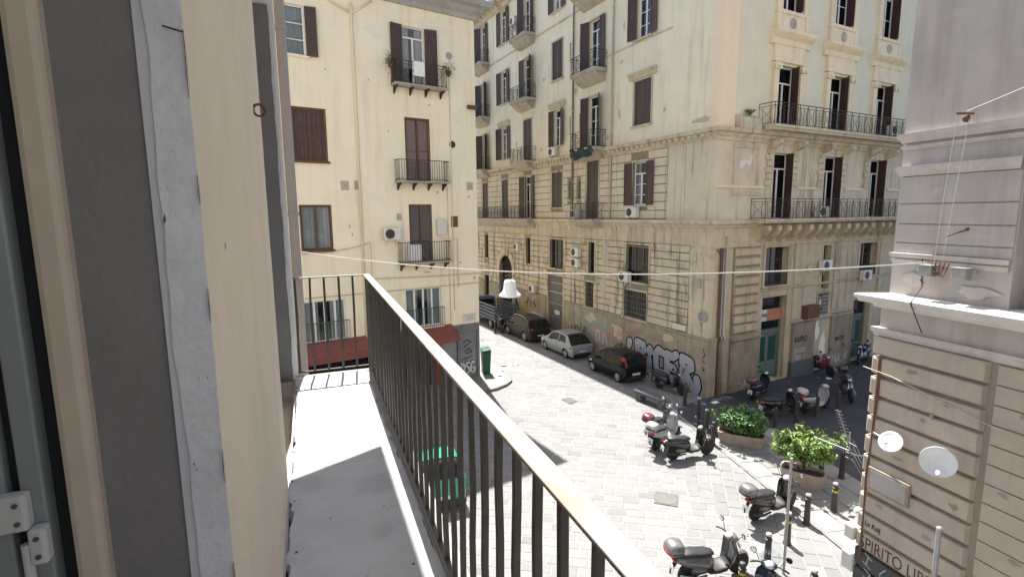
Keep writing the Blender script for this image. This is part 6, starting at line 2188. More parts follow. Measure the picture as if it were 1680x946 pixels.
        mb.hexa([(xf - 0.55, sgn * (half(xf - .5, .66) - 0.02), 0.62), (xf - 0.2, sgn * (half(xf - .2, .66) - 0.25), 0.62), (xf - 0.2, sgn * (half(xf - .2, .66) + 0.01), 0.62), (xf - 0.5, sgn * (half(xf - .5, .66) + 0.012), 0.62),
                 (xf - 0.6, sgn * (half(xf - .5, .66) - 0.02), 0.76), (xf - 0.3, sgn * (half(xf - .2, .66) - 0.2), 0.74), (xf - 0.3, sgn * (half(xf - .2, .66) + 0.008), 0.74), (xf - 0.6, sgn * (half(xf - .5, .66) + 0.01), 0.76)])
        O('headlight', mb, 'lamp_clear', t, local=True, bevel=0.01)
        mx = side_glass[-1][1] - 0.28
        b = lin(belt, mx)
        mb = MB()
        yy = half(mx, b)
        mb.loft([((mx - 0.09, sgn * (yy + 0.12), b + 0.09), 0.05, 0.05), ((mx - 0.05, sgn * (yy + 0.12), b + 0.09), 0.10, 0.075), ((mx + 0.06, sgn * (yy + 0.10), b + 0.085), 0.08, 0.055), ((mx + 0.1, sgn * (yy + 0.08), b + 0.08), 0.03, 0.02)], n=10)
        O('side_mirror', mb, paint, t, smooth=True, local=True)
        for dx in ((side_glass[0][0] + side_glass[0][1]) / 2 - 0.2, side_glass[-1][0] + 0.12):
            zz = lin(belt, dx) - 0.1
            mb = MB()
            yy = half(dx, zz)
            mb.box(dx - 0.09, dx + 0.09, sgn * yy - 0.005, sgn * yy + 0.022 * sgn + (0.0 if sgn > 0 else 0), zz - 0.012, zz + 0.012)
            O('door_handle', mb, 'trim_black', t, local=True)
        for dx in [side_glass[-1][0] - 0.04] + ([side_glass[0][0] + 0.02] if len(side_glass) > 1 else []):
            mb = MB()
            for j in range(7):
                za, zb_ = 0.34 + j * (lin(belt, dx) - 0.36) / 7, 0.34 + (j + 1) * (lin(belt, dx) - 0.36) / 7
                ya, yb = half(dx, za) + 0.0015, half(dx, zb_) + 0.0015
                mb.quad((dx - 0.005, sgn * ya, za), (dx + 0.005, sgn * ya, za), (dx + 0.005, sgn * yb, zb_), (dx - 0.005, sgn * yb, zb_))
            O('door_gap', mb, 'gasket', t, local=True)
        if rails:
            mb = MB()
            pts = []
            for i in range(9):
                x = -1.25 + 2.0 * i / 8
                pts.append((x, sgn * (half(x, roof - 0.08) - 0.03), lin([(a, b2) for a, b2 in zip(xs2, zs2)], x) + (0.06 if 0 < i < 8 else 0.0)))
            mb.tube(pts, 0.02, 6)
            O('roof_rail', mb, 'chrome', t, local=True)
    mb = MB()
    mb.box(xr - 0.012, xr + 0.03, -0.26, 0.26, 0.46, 0.57)
    O('number_plate', mb, 'plate', t, local=True)
    mb = MB()
    mb.box(xr - 0.02, xr + 0.1, -Wc * 0.36, Wc * 0.36, ground + 0.02, ground + 0.2)
    O('bumper', mb, 'trim_black', t, local=True, bevel=0.03)
    return t
def heading(rear, front):
    return math.atan2(front[1] - rear[1], front[0] - rear[0])
HD = R(95.0)
# wheel points measured on the street side: centres lie 0.78 m towards the wall
suv_p = [(-2.2, 0.32), (-2.24, 0.62), (-2.16, 0.95), (-1.80, 1.52), (-1.55, 1.60), (-0.2, 1.66), (0.55, 1.60), (1.18, 1.08), (2.0, 0.92), (2.2, 0.72), (2.22, 0.36)]
car('parked_car', 'dark bronze grey sport utility car with roof rails, farthest of the parked cars', (14.72, 34.75, 0), HD, 4.45, 1.84, suv_p, [(-2.3, 1.08), (-1.5, 1.06), (1.2, 0.98), (2.3, 0.85)], (-1.36, 1.30), 0.35, 'car_grey',
    [(-1.78, -0.95, 0.25, 0.0), (-0.90, 0.0, 0, 0), (0.05, 1.02, 0, -0.55)], (6, 7), (2, 3), rails=True, tail=(0.9, 1.04, 0.3))
hb_p = [(-1.95, 0.30), (-1.99, 0.55), (-1.90, 0.86), (-1.35, 1.36), (-1.05, 1.45), (-0.1, 1.50), (0.42, 1.44), (1.12, 0.98), (1.75, 0.80), (1.95, 0.60), (1.97, 0.32)]
car('parked_car', 'silver three door hatchback parked between two dark cars', (15.36, 29.6, 0), HD, 4.0, 1.72, hb_p, [(-2, 0.98), (-1.2, 0.95), (0.9, 0.86), (2, 0.74)], (-1.22, 1.28), 0.30, 'car_silver',
    [(-1.32, -0.42, 0.35, 0.0), (-0.34, 0.92, 0, -0.5)], (6, 7), (2, 4), tail=(0.70, 0.98, 0.28))
sm_p = [(-1.72, 0.30), (-1.76, 0.55), (-1.70, 0.95), (-1.52, 1.44), (-1.30, 1.53), (-0.2, 1.56), (0.42, 1.49), (1.05, 1.02), (1.55, 0.86), (1.72, 0.64), (1.74, 0.32)]
car('parked_car', 'small black five door car with tall red tail light near the silver graffiti', (15.72, 24.2, 0), HD, 3.52, 1.63, sm_p, [(-1.8, 0.99), (-1.2, 0.97), (0.9, 0.9), (1.8, 0.78)], (-1.12, 1.18), 0.285, 'car_black',
    [(-1.42, -0.95, 0.2, 0.0), (-0.88, -0.05, 0, 0), (0.02, 0.95, 0, -0.5)], (6, 7), (2, 4), tail=(0.92, 1.42, 0.13))
gr_p = [(-1.28, 0.34), (-1.33, 0.60), (-1.26, 0.98), (-1.02, 1.46), (-0.75, 1.53), (-0.1, 1.55), (0.42, 1.45), (0.85, 1.02), (1.22, 0.85), (1.32, 0.6), (1.34, 0.34)]
car('parked_car', 'small bright green car seen through the balcony bars below', (3.45, 15.75, 0), R(86), 2.7, 1.6, gr_p, [(-1.4, 0.98), (1.4, 0.86)], (-0.88, 0.9), 0.29, 'car_green',
    [(-0.9, -0.3, 0.2, 0.0), (-0.22, 0.72, 0, -0.4)], (6, 7), (2, 4), tail=(0.88, 1.32, 0.14), group='cars parked in the street')
# stake-bed truck far down the side street
t = thing('flatbed_truck', 'flatbed truck with slatted tailgate far down the side street', 'truck', (14.0, 40.2, 0), HD)
for zz in (0.98, 1.25, 1.5, 1.75):
    mb = MB()
    mb.box(-2.62, -2.58, -0.95, 0.95, zz, zz + 0.14)
    O('tailgate_board', mb, 'truck_grey', t, local=True)
    for s in (-1, 1):
        mb = MB()
        mb.box(-2.57, 1.0, s * 0.95 - 0.02, s * 0.95 + 0.02, zz, zz + 0.14)
        O('side_board', mb, 'truck_grey', t, local=True)
for x, y in ((-2.55, -0.9), (-2.55, 0.9), (-2.55, 0.0), (-0.8, -0.9), (-0.8, 0.9), (0.95, -0.9), (0.95, 0.9)):
    mb = MB()
    mb.box(x, x + 0.06, y - 0.03, y + 0.03, 0.75, 1.95)
    O('stake', mb, 'truck_blue', t, local=True)
mb = MB()
mb.box(-2.6, 1.05, -0.96, 0.96, 0.70, 0.86)
O('bed', mb, 'truck_blue', t, local=True)
mb = MB()
mb.loft([((1.15, 0, 1.2), 0.86, 0.72), ((1.3, 0, 1.25), 0.9, 0.85), ((2.2, 0, 1.22), 0.9, 0.84), ((2.55, 0, 0.95), 0.88, 0.56), ((2.75, 0, 0.82), 0.84, 0.38)], n=20, p=6)
O('cab', mb, 'truck_blue', t, smooth=False, local=True)
mb = MB()
mb.box(1.12, 1.16, -0.6, 0.6, 1.45, 1.85)
O('rear_window', mb, 'car_glass', t, local=True)
mb = MB()
mb.box(-2.66, -2.6, -0.26, 0.26, 0.50, 0.62)
O('number_plate', mb, 'plate', t, local=True)
for s in (-1, 1):
    mb = MB()
    mb.box(-2.66, -2.6, s * 0.82 - 0.1, s * 0.82 + 0.1, 0.56, 0.68)
    O('tail_light', mb, 'tail_red', t, local=True)
    for wx in (-1.6, 1.9):
        wheel_parts(t, wx, s * 0.8, 0.34, 0.22, s)
mb = MB()
mb.box(-2.5, 1.1, -0.4, 0.4, 0.4, 0.7)
O('chassis', mb, 'trim_black', t, local=True)

# ------------------------------------------------------------------ scooters (x forward, rear axle at x=0, front axle at x=1.3)
def scooter(label, rear, front, paint, box=None, screen=None, lean=0.10, box_red=False, seat='seat', steer=0.25, moto=False, sport=False, rack=True):
    rz = heading(rear, front)
    mid = ((rear[0] + front[0]) / 2, (rear[1] + front[1]) / 2)
    ox, oy = mid[0] - 0.65 * math.cos(rz), mid[1] - 0.65 * math.sin(rz)
    zg = 0.0
    if east_of_line(mid[0], mid[1]) > 0 and mid[1] < 18.8:
        zg = 0.004
    t = thing('motorcycle' if moto else 'scooter', label, 'motorcycle' if moto else 'scooter', (ox, oy, zg), rz, 'parked scooters and motorcycles')
    t.rotation_euler = (lean, 0, rz)
    t.scale = (1.1, 1.1, 1.12)
    r = 0.27 if not moto else 0.30
    def wheel(x, st):
        mb = MB()
        prof = []
        for k in range(9):
            a = -1.9 + 3.8 * k / 8
            prof.append((r - 0.05 + 0.05 * math.cos(a), 0.05 * math.sin(a)))
        ax = Vector((-math.sin(st), math.cos(st), 0))
        mb.lathe(prof, (x, 0, r), n=22, d=ax)
        w = O('wheel', mb, 'tyre', t, smooth=True, local=True)
        mb = MB()
        mb.lathe([(r - 0.075, -0.03), (r - 0.06, -0.032), (r - 0.06, 0.032), (r - 0.075, 0.03)], (x, 0, r), n=22, d=ax)
        mb.lathe([(0.04, -0.045), (0.06, -0.03), (0.06, 0.03), (0.04, 0.045)], (x, 0, r), n=12, d=ax)
        for k in range(5):
            a = 2 * math.pi * k / 5
            h = Vector((math.cos(st), math.sin(st), 0))
            c = Vector((x, 0, r))
            d = h * math.cos(a) + Vector((0, 0, 1)) * math.sin(a)
            mb.tube([c + d * 0.05, c + d * (r - 0.07)], 0.016, 5)
        O('rim', mb, 'rim' if paint != 'sc_black' else 'sc_grey', w, local=True)
    wheel(0, 0)
    wheel(1.3, steer * 0.6)
    B = lambda name, mb, m, sm=True, bev=0: O(name, mb, m, t, smooth=sm, local=True, bevel=bev)
    # rear body
    mb = MB()
    mb.loft([((-0.42, 0, 0.70), 0.03, 0.03), ((-0.36, 0, 0.69), 0.09, 0.07), ((-0.15, 0, 0.64), 0.16, 0.13), ((0.1, 0, 0.59), 0.185, 0.17), ((0.35, 0, 0.54), 0.18, 0.19), ((0.5, 0, 0.48), 0.15, 0.18), ((0.56, 0, 0.44), 0.11, 0.14)], n=14, p=2.8)
    B('rear_body', mb, paint)
    mb = MB()
    if moto:
        mb.loft([((0.45, 0, 0.70), 0.08, 0.08), ((0.55, 0, 0.78), 0.15, 0.12), ((0.75, 0, 0.82), 0.17, 0.13), ((0.92, 0, 0.82), 0.12, 0.10), ((1.0, 0, 0.82), 0.06, 0.05)], n=14)
        B('fuel_tank', mb, paint)
        mb = MB()
        mb.loft([((0.35, 0, 0.4), 0.1, 0.14), ((0.5, 0, 0.42), 0.16, 0.18), ((0.8, 0, 0.42), 0.16, 0.18), ((0.95, 0, 0.45), 0.09, 0.12)], n=10, p=4)
        B('engine', mb, 'sc_grey')
    else:
        mb.loft([((0.42, 0, 0.33), 0.19, 0.055), ((0.6, 0, 0.30), 0.20, 0.045), ((0.85, 0, 0.31), 0.19, 0.05), ((0.98, 0, 0.38), 0.15, 0.06)], n=12, p=4)
        B('footboard', mb, 'trim_black' if paint != 'sc_white' else paint)
        mb = MB()
        rows = [(0.95, 0.34, 0.16), (1.0, 0.5, 0.20), (1.02, 0.68, 0.22), (1.0, 0.84, 0.20), (0.96, 0.95, 0.14)]
        for i in range(len(rows) - 1):
            for k in range(6):
                def sp(row, q):
                    x, z, w = row
                    y = w * q
                    return (x + 0.10 * (1 - abs(q) ** 2.0), y, z)
                q0, q1 = -1 + k / 3, -1 + (k + 1) / 3
                a, b, c, d = sp(rows[i], q0), sp(rows[i], q1), sp(rows[i + 1], q1), sp(rows[i + 1], q0)
                mb.quad(a, b, c, d)
                mb.quad(*[(p[0] - 0.05, p[1], p[2]) for p in (d, c, b, a)])
            for q in (-1, 1):
                a, d = sp(rows[i], q), sp(rows[i + 1], q)
                mb.quad(a, d, (d[0] - 0.05, d[1], d[2]), (a[0] - 0.05, a[1], a[2]))
        B('leg_shield', mb, paint)
    # seat
    mb = MB()
    mb.loft([((-0.30, 0, 0.795), 0.09, 0.03), ((-0.2, 0, 0.80), 0.135, 0.055), ((0.05, 0, 0.785), 0.15, 0.065), ((0.16, 0, 0.755), 0.155, 0.06), ((0.4, 0, 0.735), 0.14, 0.06), ((0.54, 0, 0.71), 0.08, 0.04)], n=14, p=3)
    B('seat', mb, seat)
    mb = MB()
    mb.loft([((0.02, 0.0, 0.30), 0.04, 0.07), ((0.2, 0.0, 0.32), 0.12, 0.11), ((0.42, 0, 0.33), 0.12, 0.10), ((0.5, 0, 0.34), 0.06, 0.06)], n=10, p=3)
    B('engine_case', mb, 'sc_grey')
    mb = MB()
    mb.tube([(0.38, -0.14, 0.24), (0.1, -0.17, 0.24), (-0.02, -0.18, 0.28), (-0.3, -0.18, 0.36)], [0.025, 0.03, 0.052, 0.048], 10)
    B('exhaust', mb, 'chrome' if paint == 'sc_grey' else 'trim_black')
    # rear mudguard with plate and tail light
    mb = MB()
    mb.tube([(-0.36, 0, 0.62), (-0.44, 0, 0.45), (-0.46, 0, 0.36)], [0.05, 0.035, 0.03], 6)
    mg = B('rear_mudguard', mb, 'trim_black')
    mb = MB()
    mb.hexa([(-0.47, -0.09, 0.40), (-0.46, -0.09, 0.40), (-0.46, 0.09, 0.40), (-0.47, 0.09, 0.40), (-0.445, -0.09, 0.57), (-0.435, -0.09, 0.57), (-0.435, 0.09, 0.57), (-0.445, 0.09, 0.57)])
    O('number_plate', mb, 'plate', mg, local=True)
    mb = MB()
    mb.loft([((-0.445, 0, 0.70), 0.03, 0.015), ((-0.43, 0, 0.70), 0.09, 0.035), ((-0.38, 0, 0.70), 0.10, 0.04)], n=10)
    B('tail_light', mb, 'tail_red')
    # front end
    cs, sn = math.cos(steer), math.sin(steer)
    def fs(x, y, z):      # turn with the steering about the head at x=1.02
        dx = x - 1.02
        return (1.02 + dx * cs - y * sn, dx * sn + y * cs, z)
    mb = MB()
    for s in (-0.075, 0.075):
        mb.tube([fs(1.3, s, r), fs(1.2, s, 0.52), fs(1.08, s * 0.8, 0.86)], 0.02, 6)
    B('fork', mb, 'trim_black' if not moto else 'chrome')
    mb = MB()
    for k in range(9):
        a0, a1 = 0.35 + k * 0.24, 0.35 + (k + 1) * 0.24
        rr_ = r + 0.03
        for yy0, yy1, e0, e1 in ((-0.07, -0.03, 0.03, 0), (-0.03, 0.03, 0, 0), (0.03, 0.07, 0, 0.03)):
            p = lambda a, y, e: fs(1.3 + (rr_ - e) * math.cos(a), y, r + (rr_ - e) * math.sin(a))
            mb.quad(p(a0, yy0, e0), p(a0, yy1, e1), p(a1, yy1, e1), p(a1, yy0, e0))
    B('front_mudguard', mb, paint)
    mb = MB()
    ring = [((0.90, 0, 1.0), 0.05, 0.035), ((0.95, 0, 1.01), 0.14, 0.06), ((1.02, 0, 1.0), 0.16, 0.085), ((1.10, 0, 0.96), 0.12, 0.09), ((1.16, 0, 0.93), 0.05, 0.05)]
    mb.loft(ring, n=14)
    mb.v = [fs(*v) for v in mb.v]
    B('handlebar_cowl', mb, paint)
    mb = MB()
    mb.lathe([(0.001, 0), (0.085, 0.0), (0.09, 0.012), (0.001, 0.02)], fs(0.93, 0, 1.055), n=16, d=(-0.55, 0, 0.85))
    B('dashboard', mb, 'lamp_clear')
    mb = MB()
    mb.loft([((1.13, 0, 0.94), 0.095, 0.065), ((1.175, 0, 0.925), 0.07, 0.045), ((1.185, 0, 0.92), 0.02, 0.02)], n=12)
    mb.v = [fs(*v) for v in mb.v]
    B('headlight', mb, 'lamp_clear')
    for s in (-1, 1):
        mb = MB()
        mb.tube([fs(1.0, 0.1 * s, 1.02), fs(0.95, 0.24 * s, 1.04), fs(0.90, 0.36 * s, 1.02)], [0.013, 0.018, 0.018], 7)
        mb.tube([fs(0.98, 0.15 * s, 1.03), fs(1.0, 0.33 * s, 1.0)], 0.006, 5)
        B('handle_grip', mb, 'trim_black')
    for s in (-1, 1):
        mb = MB()
        mb.tube([fs(0.99, 0.2 * s, 1.04), fs(1.0, 0.25 * s, 1.16), fs(0.99, 0.32 * s, 1.22)], 0.007, 5)
        d = fs(0.99, 0.33 * s, 1.24)
        mb.lathe([(0.02, 0.03), (0.06, 0.02), (0.066, 0.0), (0.06, -0.004)], d, n=14, d=(1, 0.1 * s, 0.1))
        m_ = B('mirror', mb, 'trim_black')
        mb = MB()
        mb.lathe([(0.055, 0), (0.054, 0.002)], (d[0] - 0.006, d[1], d[2]), n=14, d=(-1, -0.1 * s, -0.1))
        O('mirror_glass', mb, 'mirror', m_, local=True)
    if screen:
        mb = MB()
        nr_, nc = 5, 6
        hh = 0.42 if screen == 'screen_clear' else 0.32
        def wp(i, k):
            q = -1 + 2 * k / nc
            f = i / nr_
            w = (0.14 + 0.06 * math.sin(min(1, f * 1.3) * math.pi / 2)) * (1 - 0.35 * max(0, f - 0.7) / 0.3)
            return fs(1.12 - 0.16 * f - 0.09 * q * q, w * q, 0.98 + hh * f)
        for i in range(nr_):
            for k in range(nc):
                mb.quad(wp(i, k), wp(i, k + 1), wp(i + 1, k + 1), wp(i + 1, k))
        B('windscreen', mb, screen)
    if rack:
        mb = MB()
        for s in (-0.1, 0.1):
            mb.tube([(-0.12, s, 0.80), (-0.32, s, 0.84), (-0.5, s, 0.84)], 0.011, 5)
        mb.tube([(-0.5, -0.1, 0.84), (-0.5, 0.1, 0.84)], 0.011, 5)
        B('rear_rack', mb, 'trim_black')
    if box:
        mb = MB()
        mb.loft([((-0.62, 0, 0.99), 0.09, 0.06), ((-0.60, 0, 0.99), 0.16, 0.11), ((-0.52, 0, 1.0), 0.195, 0.145), ((-0.38, 0, 1.0), 0.20, 0.15), ((-0.27, 0, 0.99), 0.17, 0.13), ((-0.23, 0, 0.98), 0.10, 0.08)], n=18, p=3.2)
        bx = B('top_box', mb, box)
        mb = MB()
        mb.loft([((-0.615, 0, 0.965), 0.13, 0.012), ((-0.52, 0, 0.97), 0.203, 0.014), ((-0.38, 0, 0.97), 0.208, 0.014), ((-0.25, 0, 0.97), 0.15, 0.012)], n=18, p=3.2)
        O('box_seam', mb, 'trim_black', bx, local=True)
        mb = MB()
        mb.loft([((-0.632, 0, 0.95), 0.10, 0.03), ((-0.60, 0, 0.95), 0.168, 0.045), ((-0.555, 0, 0.95), 0.188, 0.045)], n=14, p=3)
        O('reflector', mb, 'tail_red' if box_red else 'trim_black', bx, local=True)
    mb = MB()
    mb.tube([(0.42, 0.12, 0.26), (0.36, 0.26, 0.03), (0.36, 0.26, 0.0)], 0.012, 5)
    B('side_stand', mb, 'trim_black')
    return t
scooter('black scooter parked against the silver graffiti behind the stone bench', (16.55, 21.4), (16.85, 20.1), 'sc_black', rack=True, lean=0.08)
scooter('white scooter with white top box and tall clear windscreen among the parked pair', (11.95, 15.55), (13.15, 16.05), 'sc_white', 'sc_white', 'screen_clear', steer=-0.2)
scooter('red lidded scooter with maroon top box behind the pair on the paving', (12.35, 16.3), (13.5, 16.75), 'sc_grey', 'sc_maroon', 'screen_clear', steer=-0.2)
scooter('black scooter with smoked windscreen, nearest of the group before the planter', (12.05, 14.65), (13.35, 14.52), 'sc_black', None, 'screen', steer=0.1)
scooter('dark scooter with maroon top box by the rusticated corner pier', (19.55, 18.15), (20.75, 18.6), 'sc_blue', 'sc_maroon', None)
scooter('black scooter without a box behind the wide flower trough', (18.45, 16.25), (19.75, 16.15), 'sc_black', None, None, steer=-0.35)
scooter('white and black scooter with a pale pink top box in the shade', (20.4, 16.0), (21.7, 16.1), 'sc_white', 'sc_pink', None, steer=0.3)
scooter('dark motorcycle with black top box facing the square', (24.5, 17.1), (23.6, 16.2), 'sc_black', 'sc_black', None, moto=True, steer=0.2)
scooter('dark scooter standing close to the pier with white scrawls', (26.6, 20.6), (26.3, 19.4), 'sc_maroon', 'sc_black', None)
scooter('farthest black motorcycle at the edge of the mauve building', (31.2, 20.6), (29.95, 20.2), 'sc_black', None, None, moto=True)
scooter('grey scooter with silver top box beside the bollards in the sun', (11.8, 10.62), (13.1, 10.68), 'sc_black', 'sc_grey', None, steer=0.35, seat='seat')
scooter('grey scooter with grey top box and red reflector, nearest at the bottom', (8.2, 9.25), (9.45, 9.1), 'sc_grey', 'sc_grey', None, steer=0.1, box_red=True)
scooter('dark scooter cut off by the bottom edge with only handlebars showing', (8.25, 7.5), (9.35, 8.05), 'sc_blue', None, 'screen_clear', steer=0.3)
scooter('dark scooter beside the flatbed truck in the side street', (13.75, 37.9), (13.5, 36.6), 'sc_blue', None, None)

# ------------------------------------------------------------------ bollards
def bollard(x, y, label, h=0.95, band=False, cap=True):
    t = thing('bollard', label, 'bollard', (x, y, 0.0), random.uniform(0, 6), 'iron bollards')
    mb = MB()
    mb.lathe([(0.11, 0), (0.11, 0.04), (0.088, 0.07), (0.075, h * 0.8), (0.09, h * 0.805), (0.09, h * 0.83), (0.066, h * 0.84), (0.066, h * 0.93), (0.001, h * 0.935)], n=14)
    O('post', mb, 'bollard', t, local=True)
    mb = MB()
    mb.lathe([(0.07, h * 0.925), (0.076, h * 0.95), (0.06, h * 0.985), (0.02, h), (0.001, h)], n=14)
    O('cap', mb, 'bollard_cap' if cap else 'bollard', t, local=True)
    if band:
        mb = MB()
        mb.lathe([(0.0815, h * 0.68), (0.0835, h * 0.68), (0.0815, h * 0.74), (0.079, h * 0.74)], n=14)
        O('band', mb, 'yellow', t, local=True)
    return t
for x, y, lab, b, c in (
        (16.08, 18.85, 'dark bollard at the end of the stone bench by the graffiti', 0, 0),
        (15.6, 17.4, 'dark bollard on the shaded pavement just past the graffiti corner', 0, 1),
        (14.97, 16.2, 'dark bollard between the parked scooters and the flower trough', 0, 1),
        (14.28, 15.06, 'dark bollard touching the left end of the flower trough', 0, 0),
        (17.74, 15.26, 'dark bollard right behind the bushy flower trough', 0, 0),
        (19.04, 15.33, 'dark bollard before the front wheel of the boxless black scooter', 0, 0),
        (20.48, 15.5, 'dark bollard in front of the white and black scooter', 0, 0),
        (21.95, 15.6, 'dark bollard between the pink box scooter and the motorcycle', 0, 0),
        (24.6, 15.9, 'dark bollard right of the motorcycle near the mauve building', 0, 0),
        (16.39, 11.33, 'dark bollard in the shade right of the small planted tree', 0, 0),
        (15.95, 11.75, 'dark bollard half hidden behind the small planted tree', 0, 0),
        (14.32, 10.05, 'banded bollard in the leaf shade below the small tree', 1, 1),
        (13.02, 9.91, 'bollard standing in full sun with its whole shadow showing', 0, 1),
        (11.72, 9.45, 'banded bollard close to the grey scooter front wheel', 1, 1),
        (10.45, 8.95, 'bollard just left of the thin grey pole', 0, 1),
        (8.98, 8.35, 'bollard beside the nearest scooter at the bottom', 1, 0),
        (10.3, 7.55, 'bollard showing only its grey cap at the bottom edge', 0, 1),
        (12.95, 36.6, 'dark bollard at the sunny edge beside the truck', 0, 0)):
    bollard(x, y, lab, band=bool(b), cap=bool(c))

# ------------------------------------------------------------------ planters
def trough(cx, cy, rz, L, Wd, H, label, leaf, nleaf, crown, cat='planter', stems=5, seed=1, leafsize=0.075, tree=False):
    t = thing('planter', label, 'planter', (cx, cy, 0.02), rz, 'concrete planters')
    mb = MB()
    n = 24
    def ring(s, z, inset):
        out = []
        for k in range(n):
            a = 2 * math.pi * k / n
            ca, sa = math.cos(a), math.sin(a)
            x = (L / 2 * s - inset) * math.copysign(abs(ca) ** 0.35, ca)
            y = (Wd / 2 * s - inset) * math.copysign(abs(sa) ** 0.5, sa)
            out.append((x, y, z))
        return out
    rings = [ring(0.86, 0, 0), ring(0.88, 0.05, 0), ring(0.97, H * 0.8, 0), ring(1.0, H * 0.82, 0), ring(1.0, H, 0), ring(1.0, H, 0.06), ring(0.96, H - 0.1, 0.06)]
    for q in rings:
        mb.v += q
    for i in range(len(rings) - 1):
        for k in range(n):
            k2 = (k + 1) % n
            mb.f.append((i * n + k, i * n + k2, (i + 1) * n + k2, (i + 1) * n + k))
    mb.f.append(tuple(reversed(range(n))))
    O('trough', mb, 'concrete', t, local=True)
    mb = MB()
    mb.quad(*ring(0.97, H - 0.09, 0.06))
    O('soil', mb, 'soil', t, local=True)
    rg = random.Random(seed)
    pl = thing('bush' if not tree else 'small_tree', label=None, cat=None, loc=(cx, cy, 0.02), rz=rz)
    stem, lf_ = MB(), MB()
    tips = []
    cz, rx_, ry_, rz_ = crown
    blobs = []
    for i in range(stems * 5):
        a = rg.uniform(0, 6.28)
        f = math.sqrt(rg.uniform(0.05, 1))
        blobs.append((math.cos(a) * rx_ * f * 0.8, math.sin(a) * ry_ * f * 0.8, cz + rg.uniform(-0.55, 0.7) * rz_ * (1 - 0.45 * f * f), rg.uniform(0.10, 0.22)))
    for b in blobs:
        x0 = rg.uniform(-0.15, 0.15) if not tree else 0
        base = (x0 + (b[0] * 0.35 if not tree else 0), b[1] * 0.2 if not tree else 0, H - 0.12)
        if tree:
            fork = (rg.uniform(-.05, .05), rg.uniform(-.05, .05), cz - rz_ * 0.75)
            stem.tube([fork, (b[0] * 0.5, b[1] * 0.5, (fork[2] + b[2]) / 2 + 0.05), b[:3]], [0.022, 0.014, 0.006], 5)
        else:
            stem.tube([base, ((base[0] + b[0]) / 2, (base[1] + b[1]) / 2, (base[2] + b[2]) / 2 + 0.06), b[:3]], [0.018, 0.012, 0.005], 5)
    if tree:
        stem.tube([(0, 0, H - 0.15), (0.02, 0.01, (H + cz - rz_ * 0.75) / 2), (0, 0, cz - rz_ * 0.7)], [0.06, 0.045, 0.038], 8)
    for k in range(16):           # bare twigs poking out
        a, e = rg.uniform(0, 6.28), rg.uniform(0.1, 1.2)
        p0 = Vector((math.cos(a) * rx_ * 0.5, math.sin(a) * ry_ * 0.5, cz))
        p1 = Vector((math.cos(a) * rx_ * rg.uniform(0.95, 1.25), math.sin(a) * ry_ * rg.uniform(0.95, 1.25), cz + math.sin(e) * rz_ * rg.uniform(0.5, 1.15)))
        stem.tube([p0, (p0 + p1) / 2 + Vector((0, 0, 0.06)), p1], [0.008, 0.006, 0.003], 4)
        blobs.append((p1.x, p1.y, p1.z, 0.07))
    per = nleaf // len(blobs)
    for b in blobs:
        for k in range(per):
            d = Vector((rg.gauss(0, 1), rg.gauss(0, 1), rg.gauss(0, 0.9)))
            d = d.normalized() * b[3] * rg.uniform(0.35, 1.12)
            c = Vector(b[:3]) + d
            if b[3] < 0.08 and k > 18:
                continue
            if c.z < H + 0.02:
                continue
            s = leafsize * rg.uniform(0.6, 1.25)
            nrm = (d.normalized() * 0.6 + Vector((rg.uniform(-1, 1), rg.uniform(-1, 1), rg.uniform(0.0, 1.4)))).normalized()
            ax = nrm.cross(Vector((rg.uniform(-1, 1), rg.uniform(-1, 1), rg.uniform(-1, 1)))).normalized()
            bx = nrm.cross(ax)
            fold = nrm * s * 0.14
            i0 = len(lf_.v)
            lf_.v += [tuple(c - ax * s), tuple(c - bx * s * 0.42 + fold), tuple(c + ax * s), tuple(c + bx * s * 0.42 + fold)]
            lf_.f += [(i0, i0 + 1, i0 + 2), (i0, i0 + 2, i0 + 3)]
            tv = rg.choice((0.55, 0.75, 0.9, 1.0, 1.15, 1.35))
            yl = 1.5 if rg.random() < 0.06 else 1.0
            lf_.tone += [(tv * yl, tv, tv * (1.0 if yl == 1.0 else 0.7))] * 4
    O('trunk' if tree else 'stem', stem, 'bark', pl, local=True)
    O('crown' if tree else 'foliage', lf_, leaf, pl, local=True)
    return t, pl
_, b1 = trough(15.35, 14.72, R(-50), 1.75, 0.75, 0.45, 'long low concrete trough holding the dense dark green bush', 'leaf_a', 8000, (0.93, 0.98, 0.72, 0.62), seed=3, stems=17)
tag(b1, 'dense dark green bush spilling over the long concrete trough', 'bush')
_, b2 = trough(14.88, 11.6, R(-60), 1.35, 0.72, 0.5, 'second concrete trough in leafy shade under the small tree', 'leaf_b', 7600, (1.32, 1.02, 0.9, 0.78), seed=9, stems=18, tree=True, leafsize=0.085)
tag(b2, 'small yellow green tree growing from the shaded trough among bollards', 'tree')

# ------------------------------------------------------------------ bench, bin, covers, litter
t = thing('stone_bench', 'dark stone bench on two blocks at the edge of the palazzo shade', 'bench', (14.75, 19.6, 0), R(-79))
mb = MB()
mb.box(-0.95, 0.95, -0.24, 0.24, 0.36, 0.50)
O('seat', mb, 'bench_stone', t, local=True, bevel=0.02)
for s in (-0.68, 0.68):
    mb = MB()
    mb.box(s - 0.15, s + 0.15, -0.2, 0.2, -0.02, 0.36)
    O('leg', mb, 'bench_stone', t, local=True, bevel=0.015)
t = thing('waste_bin', 'green waste container at the corner of the cream building', 'bin', (8.95, 26.95, 0.13), R(80))
mb = MB()
mb.hexa([(-0.36, -0.2, 0.08), (0.36, -0.2, 0.08), (0.36, 0.2, 0.08), (-0.36, 0.2, 0.08), (-0.42, -0.25, 1.3), (0.42, -0.25, 1.3), (0.42, 0.25, 1.3), (-0.42, 0.25, 1.3)])
